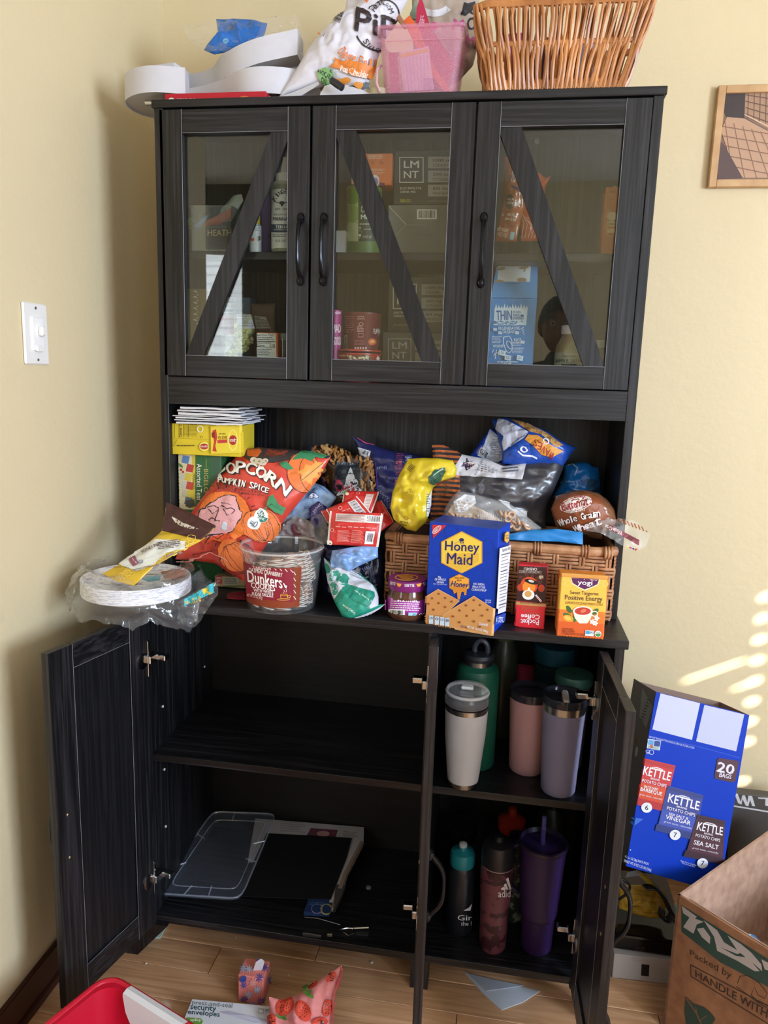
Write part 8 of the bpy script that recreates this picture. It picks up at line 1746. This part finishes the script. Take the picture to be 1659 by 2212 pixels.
# yellow pouch with cables on a dark box, white carton beneath
C = Carton(zp(Z7, 60, 1940), zp(Z7, 472, 1986), zp(Z7, 90, 1802), z=.0005, depth=.24); p = Print(*Z7, L=60); p.quad([(234, 1858), (280, 1864), (276, 1932), (230, 1926)], '#0e0e12'); p.lines(180, 1815, 280, 1845, 3, '#a8a4a0', .3, 4)
carton('white_carton', 'white carton with black slot on the floor right of the cabinet', 'box', C, '#bdb8ba', p); zc_ = C.h+.001
C2 = Carton(zp(Z7, 60, 1800), zp(Z7, 462, 1842), zp(Z7, 90, 1740), y=.162, depth=.10, zb=zc_); C2.p.z = zc_; C2.X[2][3] = zc_; C2.h = .040
carton('black_console', 'glossy black low device on the white carton', 'device', C2, '#0e0c0e', Print(*Z7, L=60).lines(190, 1760, 260, 1800, 3, '#3a2420', .4), rough=.15, bev=.006)
C3 = Carton(zp(Z7, 60, 1790), zp(Z7, 470, 1800), zp(Z7, 90, 1565), y=.22, depth=.16, zb=zc_+.04); C3.p.z = zc_; C3.X[2][3] = zc_; C3.p.y = .268; C3.X[1][3] = .268; C3.h = at(*zp(Z7, 200, 1560), y=.265).z-zc_
carton('grey_brown_box', 'greyish brown box standing behind the black device', 'box', C3, '#59504e')
py2 = Print(*Z7, L=20); [py2.line([(150, 1440+i*36), (350, 1470+i*30)], 2.5, '#8a6e24') for i in range(4)]; py2.rect(300, 1500, 330, 1540, '#b8983a', 20)
bag('yellow_tool_pouch', 'mustard yellow pouch with black cables on the boxes right of the cabinet', [(100, 1390), (200, 1395), (300, 1390), (370, 1430)], [(370, 1430), (385, 1500), (355, 1588)], [(100, 1530), (200, 1568), (280, 1590), (355, 1588)], [(100, 1390), (100, 1530)], PL(*zp(Z7, 240, 1480), y=.235, tilt=30), .016, mat('#c29a2c', .5, bump=.5, bs=30), Z7, pr=py2, wr=.009, seed=141, cat='pouch')
bag('grey_strap', 'grey and yellow strap arching over the yellow tool pouch', [(150, 1320), (210, 1305), (280, 1345), (340, 1410), (390, 1480)], [(390, 1480), (380, 1500)], [(140, 1350), (215, 1340), (290, 1400), (360, 1470), (380, 1500)], [(150, 1320), (140, 1350)], PL(*zp(Z7, 260, 1400), y=.215, tilt=25), .006, mat('#8d8f9a', .5), Z7, pr=Print(*Z7, L=14).poly([(215, 1312), (280, 1350), (330, 1420), (310, 1425), (230, 1345)], '#c8a62c'), wr=.004, seed=142, nu=24, nv=8, cat='strap')
cb = thing('black_cables', 'loop of thin black cables hanging over the yellow tool pouch', 'cable', at(*zp(Z7, 380, 1590), y=.20))
for i in range(6):
    pts = smoothcurve([at(*zp(Z7, x+i*5-12, y+i*5), y=.205-.003*i) for x, y in ((250, 1395), (310, 1400), (365, 1460), (395, 1520), (412, 1560), (385, 1588), (350, 1570), (355, 1520))], 26); put('cable', G().tube(pts, .0027, 6), BK, cb, smooth=True)
pts = smoothcurve([at(*zp(Z7, x, y), y=.19) for x, y in ((100, 1480), (150, 1440), (165, 1400), (140, 1370), (90, 1350))], 16); put('cable', G().tube(pts, .003, 6), BK, cb, smooth=True)
# dark board with upside-down white letters against the wall
p0_ = at(*zp(Z7, 755, 850), y=.42); A_ = at(*zp(Z7, 640, 830), y=.42); B2 = at(*zp(Z7, 1300, 930), y=.42)
g = G().box(A_.x, B2.x, .42, .45, .001, p0_.z, .002); dk = put('dark_game_box', g, mat('#4a4643', .5), label='dark grey flat box with big white letters standing by the back wall', cat='box')
p = Print(*Z7, L=60); p.poly([(780, 856), (800, 858), (818, 905), (826, 865), (842, 866), (856, 908), (862, 868), (884, 870), (902, 930), (884, 928), (872, 892), (862, 930), (846, 926), (828, 888), (822, 920), (802, 912)], '#c8c6ca'); p.text('L', 920, 880, 978, 925, '#c8c6ca', .05, 183); p.line([(757, 925), (978, 962)], 9, '#c8c6ca'); p.build(g, dk)
pts = smoothcurve([at(*zp(Z7, x, y), y=.40) for x, y in ((700, 1090), (722, 1100), (735, 1150), (738, 1200), (736, 1260))], 14); put('power_cable', G().tube(pts, .004, 8), BK, label='black cord hanging beside the blue carton before the dark box', cat='cable', smooth=True)
# big open cardboard box bottom right
hB = .32; Lc, Af, Bn = V((1.155, .029, 0)), V((1.418, .307, 0)), V((1.282, -.120, 0))
ufa = (Af-Lc).normalized(); une = V((ufa.y, -ufa.x, 0)); s1, s2 = .44, .34; th = .005
cbx = thing('cardboard_box', 'open brown cardboard box with green leaf print at the right edge', 'box', Lc + ufa*s1/2 + une*s2/2)
KR, KR2 = two_noise('kraft_outside', '#8a5f44', '#a57553', 40, .3, .7, .75), two_noise('kraft_inside', '#a98672', '#c4a08a', 40, .3, .7, .8)
Q = lambda a, b, z: Lc + ufa*a + une*b + V((0, 0, z))
def wallp(nm, a0, b0, a1, b1, inn, z1=hB, m=KR): g = G().prism([Q(a0, b0, .001), Q(a1, b1, .001), Q(a1, b1, z1), Q(a0, b0, z1)], inn*th); return g, put(nm, g, m, cbx)
gf, of = wallp('near_panel', 0, 0, 0, s2, ufa)
wallp('far_left_panel', 0.0, 0, s1, 0, une, m=KR2); wallp('far_panel', s1, 0, s1, s2, -ufa, m=KR2); wallp('right_panel', 0, s2, s1, s2, -une, m=KR2)
put('bottom_panel', G().prism([Q(0, 0, .0008), Q(s1, 0, .0008), Q(s1, s2, .0008), Q(0, s2, .0008)], (0, 0, .004)), KR2, cbx)
put('inner_flap', G().prism([Q(.012, .02, hB-.004), Q(.012, s2-.02, hB-.004), Q(.05, s2-.05, hB-.15), Q(.05, .05, hB-.15)], ufa*.003), KR2, cbx)
p = Print(*Z7, L=60)
p.poly([(468, 1510), (978, 1828), (1200, 1960), (1200, 2150), (978, 1992), (700, 1850), (470, 1668)], '#2b4a44')
for q_ in ([(470, 1515), (560, 1580), (540, 1600), (480, 1560)], [(480, 1640), (520, 1580), (600, 1610), (560, 1625), (540, 1680)], [(560, 1650), (600, 1645), (640, 1700), (636, 1740), (590, 1700)], [(600, 1600), (680, 1660), (720, 1730), (820, 1790), (800, 1800), (700, 1760), (650, 1680)], [(660, 1690), (700, 1760), (790, 1810), (860, 1820), (930, 1900), (900, 1900), (800, 1840), (680, 1780)], [(740, 1690), (820, 1740), (880, 1790), (940, 1860), (945, 1900), (900, 1860), (800, 1780)], [(940, 1830), (980, 1850), (1000, 1900), (960, 1890)]): p.poly(q_, '#b9b0b0')
p.text('Packed by', 0, 0, 0, 0, '#3a2c28', .0, skew=[(520, 1772), (768, 1905), (758, 1960), (518, 1815)]); p.line([(800, 1970), (815, 1930), (860, 1925), (930, 1970), (975, 2030), (960, 2060), (920, 2040), (900, 1990), (880, 2040), (920, 2080), (978, 2100)], 4, '#3a2824'); p.line([(792, 1990), (900, 2070), (978, 2120)], 4, '#3a2824')
p.line([(524, 1862), (1100, 2170)], 5, '#3a2c28'); p.line([(524, 1862), (526, 1930)], 5, '#3a2c28'); p.line([(526, 1930), (1000, 2222), (1100, 2290)], 5, '#3a2c28')
p.text('HANDLE WITH CARE', 0, 0, 0, 0, '#3a2c28', .03, skew=[(552, 1892), (1160, 2225), (1150, 2280), (553, 1932)])
p.poly([(496, 2050), (540, 2090), (600, 2110), (640, 2140), (670, 2180), (640, 2230), (560, 2280), (500, 2240), (488, 2140)], '#24443e'); p.line([(500, 2060), (560, 2150), (600, 2240)], 6, '#8a5f44'); p.line([(560, 2150), (555, 2110)], 4, '#8a5f44'); p.line([(580, 2190), (620, 2160)], 4, '#8a5f44')
p.build(gf, cbx)
put('torn_sticker', G().prism([Q(-.001, .002, hB-.03), Q(-.001, -.006, hB-.025), Q(-.001, .002, hB-.045)], ufa*.002), mat('#3f6a68', .5), cbx)
P = [onpl(*zp(Z7, x, y), Q(.12, .14, .27), V((0, -.5, .85))) for x, y in ((868, 1678), (900, 1690), (1050, 1850), (1010, 1880), (826, 1732))]
g = G().prism(P, (0, .004, -.006)); o = put('blue_leaflet', g, mat('#2d6a9c', .35), label='blue packet lying inside the open cardboard box', cat='packet'); Print(*Z7, L=20).poly([(866, 1680), (880, 1688), (840, 1738), (828, 1732)], '#b8ccd8').build(g, o)
# framed picture on the back wall
fy = YB-.018; TLf = at(*zp(T3, 1410, 430), y=fy); BLf = at(*zp(T3, 1360, 945), y=fy); xL = (TLf.x+BLf.x)/2; wF = .36
fw = .017; pf = thing('framed_picture', 'pale wood framed sepia photo of light on a floor, on the right wall part', 'picture', V((xL+wF/2, fy, BLf.z)))
FW = two_noise('maple_frame', '#b98f62', '#d4ac7c', 20, .3, .7, .4, (1, 1, 1))
for nm, b in (('frame_side', (xL, xL+fw, BLf.z, TLf.z)), ('frame_side', (xL+wF-fw, xL+wF, BLf.z, TLf.z)), ('frame_rail', (xL+fw, xL+wF-fw, BLf.z, BLf.z+fw)), ('frame_rail', (xL+fw, xL+wF-fw, TLf.z-fw, TLf.z))): put(nm, G().box(b[0], b[1], fy, YB-.001, b[2], b[3], .0015), FW, pf)
g = G().box(xL+fw-.002, xL+wF-fw+.002, fy+.008, fy+.011, BLf.z+fw-.002, TLf.z-fw+.002); put('photo_print', g, two_noise('sepia_photo', '#6f5248', '#a58268', 3, .2, .8, .35), pf)
p = Print(*T3, L=60); p.poly([(1440, 458), (1545, 458), (1540, 600), (1448, 592), (1432, 560)], '#3d3130'); p.poly([(1545, 458), (1900, 458), (1900, 760), (1640, 640), (1540, 580)], '#a88468')
for i in range(8): x = 1560+i*30; p.line([(x, 458), (x-4, 600+i*8)], 5, '#6a4a3c')
for i in range(4): p.line([(1545, 480+i*32), (1800, 520+i*50)], 5, '#6a4a3c')
p.line([(1540, 580), (1660, 640), (1900, 760)], 6, '#d4b494'); p.line([(1540, 600), (1900, 800)], 8, '#4a3530')
p.poly([(1452, 592), (1540, 600), (1800, 740), (1800, 900), (1500, 900), (1420, 660)], '#bd9678')
for i in range(7): p.line([(1440+i*45, 610+i*14), (1480+i*60, 900)], 5, '#8a6450')
for i in range(5): p.line([(1430, 640+i*48), (1800, 700+i*52)], 5, '#8a6450')
p.poly([(1405, 700), (1440, 740), (1530, 900), (1402, 905)], '#5a4440'); p.build(g, pf)
# ================================================================ the person holding the phone (seen reflected in the right glass door)
SKIN = mat('#a5765c', .5, var=.04); HAIR = mat('#15110f', .45, bump=.6, bs=120); SHIRT = mat('#5c5f66', .8, bump=.3, bs=80); TROU = mat('#2b303c', .8)
px_, py_0 = .945, -1.60
def skin_body(name, J, E_, m, parent, sub=2):
    me = bpy.data.meshes.new(name); me.from_pydata([j[0] for j in J], E_, []); o = bpy.data.objects.new(name, me); COL.objects.link(o); o.parent = parent
    me.materials.append(m); o.modifiers.new('skin', 'SKIN'); s = o.modifiers.new('sub', 'SUBSURF'); s.levels = s.render_levels = sub
    for i, j in enumerate(J): me.skin_vertices[0].data[i].radius = j[1] if isinstance(j[1], tuple) else (j[1], j[1])
    me.skin_vertices[0].data[0].use_root = True
    o.modifiers['skin'].use_smooth_shade = True; return o
pe = thing('person', 'person with short dark hair and glasses holding up a phone, reflected in glass door', 'person', V((px_, py_0, 0)))
J = [((0, 0, .95), (.15, .11)), ((0, 0, 1.10), (.14, .10)), ((0, .0, 1.27), (.15, .105)), ((0, 0, 1.37), (.10, .07)), ((0, .01, 1.43), .048), ((0, .02, 1.48), .046),
     ((-.17, 0, 1.36), .055), ((-.24, .05, 1.14), .044), ((-.225, .115, 1.24), .036), ((-.215, .125, 1.295), .028), ((.17, 0, 1.36), .055), ((.22, .05, 1.13), .044), ((.02, .13, 1.22), .036), ((-.135, .125, 1.285), .028),
     ((-.09, 0, .88), .085), ((-.10, .01, .50), .062), ((-.10, -.01, .10), .042), ((-.10, .09, .045), .038), ((.09, 0, .88), .085), ((.10, .01, .50), .062), ((.10, -.01, .10), .042), ((.10, .09, .045), .038)]
E_ = [(0, 1), (1, 2), (2, 3), (3, 4), (4, 5), (3, 6), (6, 7), (7, 8), (8, 9), (3, 10), (10, 11), (11, 12), (12, 13), (0, 14), (14, 15), (15, 16), (16, 17), (0, 18), (18, 19), (19, 20), (20, 21)]
skin_body('body', J, E_, SHIRT, pe)
HC = V((px_, py_0+.03, 1.575))
g = G(); vs = []; NU, NV = 28, 22
for j in range(NV+1):
    ph = pi*j/NV - pi/2; z = sin(ph); rr = cos(ph)
    for i in range(NU):
        a = 2*pi*i/NU; x, y = cos(a)*rr, sin(a)*rr; fx = .074*(1-.18*max(0, -z)); fy_ = .092*(1-.10*max(0, -z))
        X_ = x*fx; Y_ = y*fy_; Z_ = z*.112
        if y > 0.6*max(rr, .01):
            k = max(0, 1-abs(x)/.30); Y_ += .016*k*math.exp(-((z+.12)/.16)**2) - .006*math.exp(-((abs(x)-.42)/.2)**2-((z-.06)/.12)**2) + .006*k*math.exp(-((z+.47)/.08)**2)
        vs.append(HC+V((X_, Y_, Z_)))
g.add(vs, [(j*NU+i, j*NU+(i+1) % NU, (j+1)*NU+(i+1) % NU, (j+1)*NU+i) for j in range(NV) for i in range(NU)]); put('head', g, SKIN, pe, smooth=True, angle=80)
g = G(); vs = []
for j in range(15):
    t = j/14
    for i in range(32):
        a = 2*pi*i/32; back = (1-sin(a))/2; low = .55-1.05*back**.7; z = 1.12-(1.12-low)*t; z = min(z, 1.06); ph = math.asin(max(-1, min(1, z/1.12))); rr = cos(ph)*1.13+.02
        vs.append(HC+V((cos(a)*.076*rr, -.006+sin(a)*.094*rr, z*.112+.004*noise.noise(V((i*.5, j*.5, 3))))))
g.add(vs, [(j*32+i, j*32+(i+1) % 32, (j+1)*32+(i+1) % 32, (j+1)*32+i) for j in range(14) for i in range(32)]+[tuple(range(32))]); put('hair', g, HAIR, pe, smooth=True, angle=80)
for s_ in (-1, 1):
    e = HC+V((s_*.031, .083, .006)); g = G().lathe([(0, -.011), (.008, -.008), (.0115, 0), (.008, .008), (0, .011)], e, 14); put('eye', g, mat('#e4e0dc', .2), pe, smooth=True)
    put('iris', G().lathe([(.005, 0), (.004, .0015), (0, .002)], e+V((0, .0100, 0)), 12, X=Matrix.Rotation(-pi/2, 4, 'X')), mat('#1a0f0a', .2), pe)
    put('ear', G().lathe([(.002, -.03), (.010, -.02), (.012, .01), (.008, .028), (.002, .032)], HC+V((s_*.075, -.005, -.004)), 10), SKIN, pe, smooth=True)
    put('eyebrow', G().tube([HC+V((s_*(.016+.010*k), .0895-.002*k*k, .030+.003*sin(k))) for k in range(4)], .0028, 6), HAIR, pe, smooth=True)
put('mouth', G().tube([HC+V((x, .086-abs(x)*.35, -.052)) for x in (-.022, -.011, 0, .011, .022)], [.002, .0038, .004, .0038, .002], 8), mat('#8a4a44', .4), pe, smooth=True)
gl_ = G()
for s_ in (-1, 1):
    gl_.tube([HC+V((s_*.033+.026*cos(a)*(1-.08*cos(2*a)), .104, .004+.019*sin(a))) for a in [2*pi*k/24 for k in range(24)]], .0014, 6, closed=True); gl_.tube([HC+V((s_*.059, .103, .010)), HC+V((s_*.078, .04, .010)), HC+V((s_*.078, -.01, .006))], .0013, 6)
gl_.tube([HC+V((-.008, .104, .008)), HC+V((0, .106, .011)), HC+V((.008, .104, .008))], .0013, 6); put('glasses', gl_, mat('#3a2a26', .3, .4), pe, smooth=True)
# phone and hands
ph_c = V((.757, -1.447, 1.33)); g = G().box(-.038, .038, -.004, .004, -.078, .078, .003, X=Matrix.Translation(ph_c) @ Matrix.Rotation(.16, 4, 'Z') @ Matrix.Rotation(-.18, 4, 'X'))
put('phone', g, mat('#2a2b30', .2), label='dark phone held up by the person behind the cabinet viewpoint', cat='phone')
def hand(wr, fingers, thumb, par):
    J = [(tuple(V(wr)-V(par_b)), .024)]; E2 = []
    palm = V(wr).lerp(V(fingers[1][0]), .7); J.append((tuple(palm-V(par_b)), (.026, .014)))
    E2.append((0, 1)); o = skin_body('hand', J, E2, SKIN, par, 2)
    for f in list(fingers)+[thumb]:
        JJ = [(tuple(V(q)-V(par_b)), .0088-.0008*k) for k, q in enumerate([tuple(palm)]+list(f))]; skin_body('finger', JJ, [(k, k+1) for k in range(len(JJ)-1)], SKIN, par, 2)
par_b = (px_, py_0, 0)
def hv(x, y, z): return (ph_c.x+x, ph_c.y+y, ph_c.z+z)
hand(hv(-.005, -.03, -.115), [[hv(.030, .010-.0, -.060), hv(.046, .004, -.055+.02), hv(.044, -.010, -.03)], [hv(.02, .012, -.075), hv(.046, .008, -.060), hv(.047, -.008, -.055)], [hv(.0, .012, -.086), hv(.02, .012, -.090), hv(.036, -.004, -.086)], [hv(-.01, .010, -.090), hv(.008, .010, -.100), hv(.02, -.002, -.098)]], [hv(-.035, -.006, -.085), hv(-.044, -.008, -.05), hv(-.036, -.010, -.03)], pe)
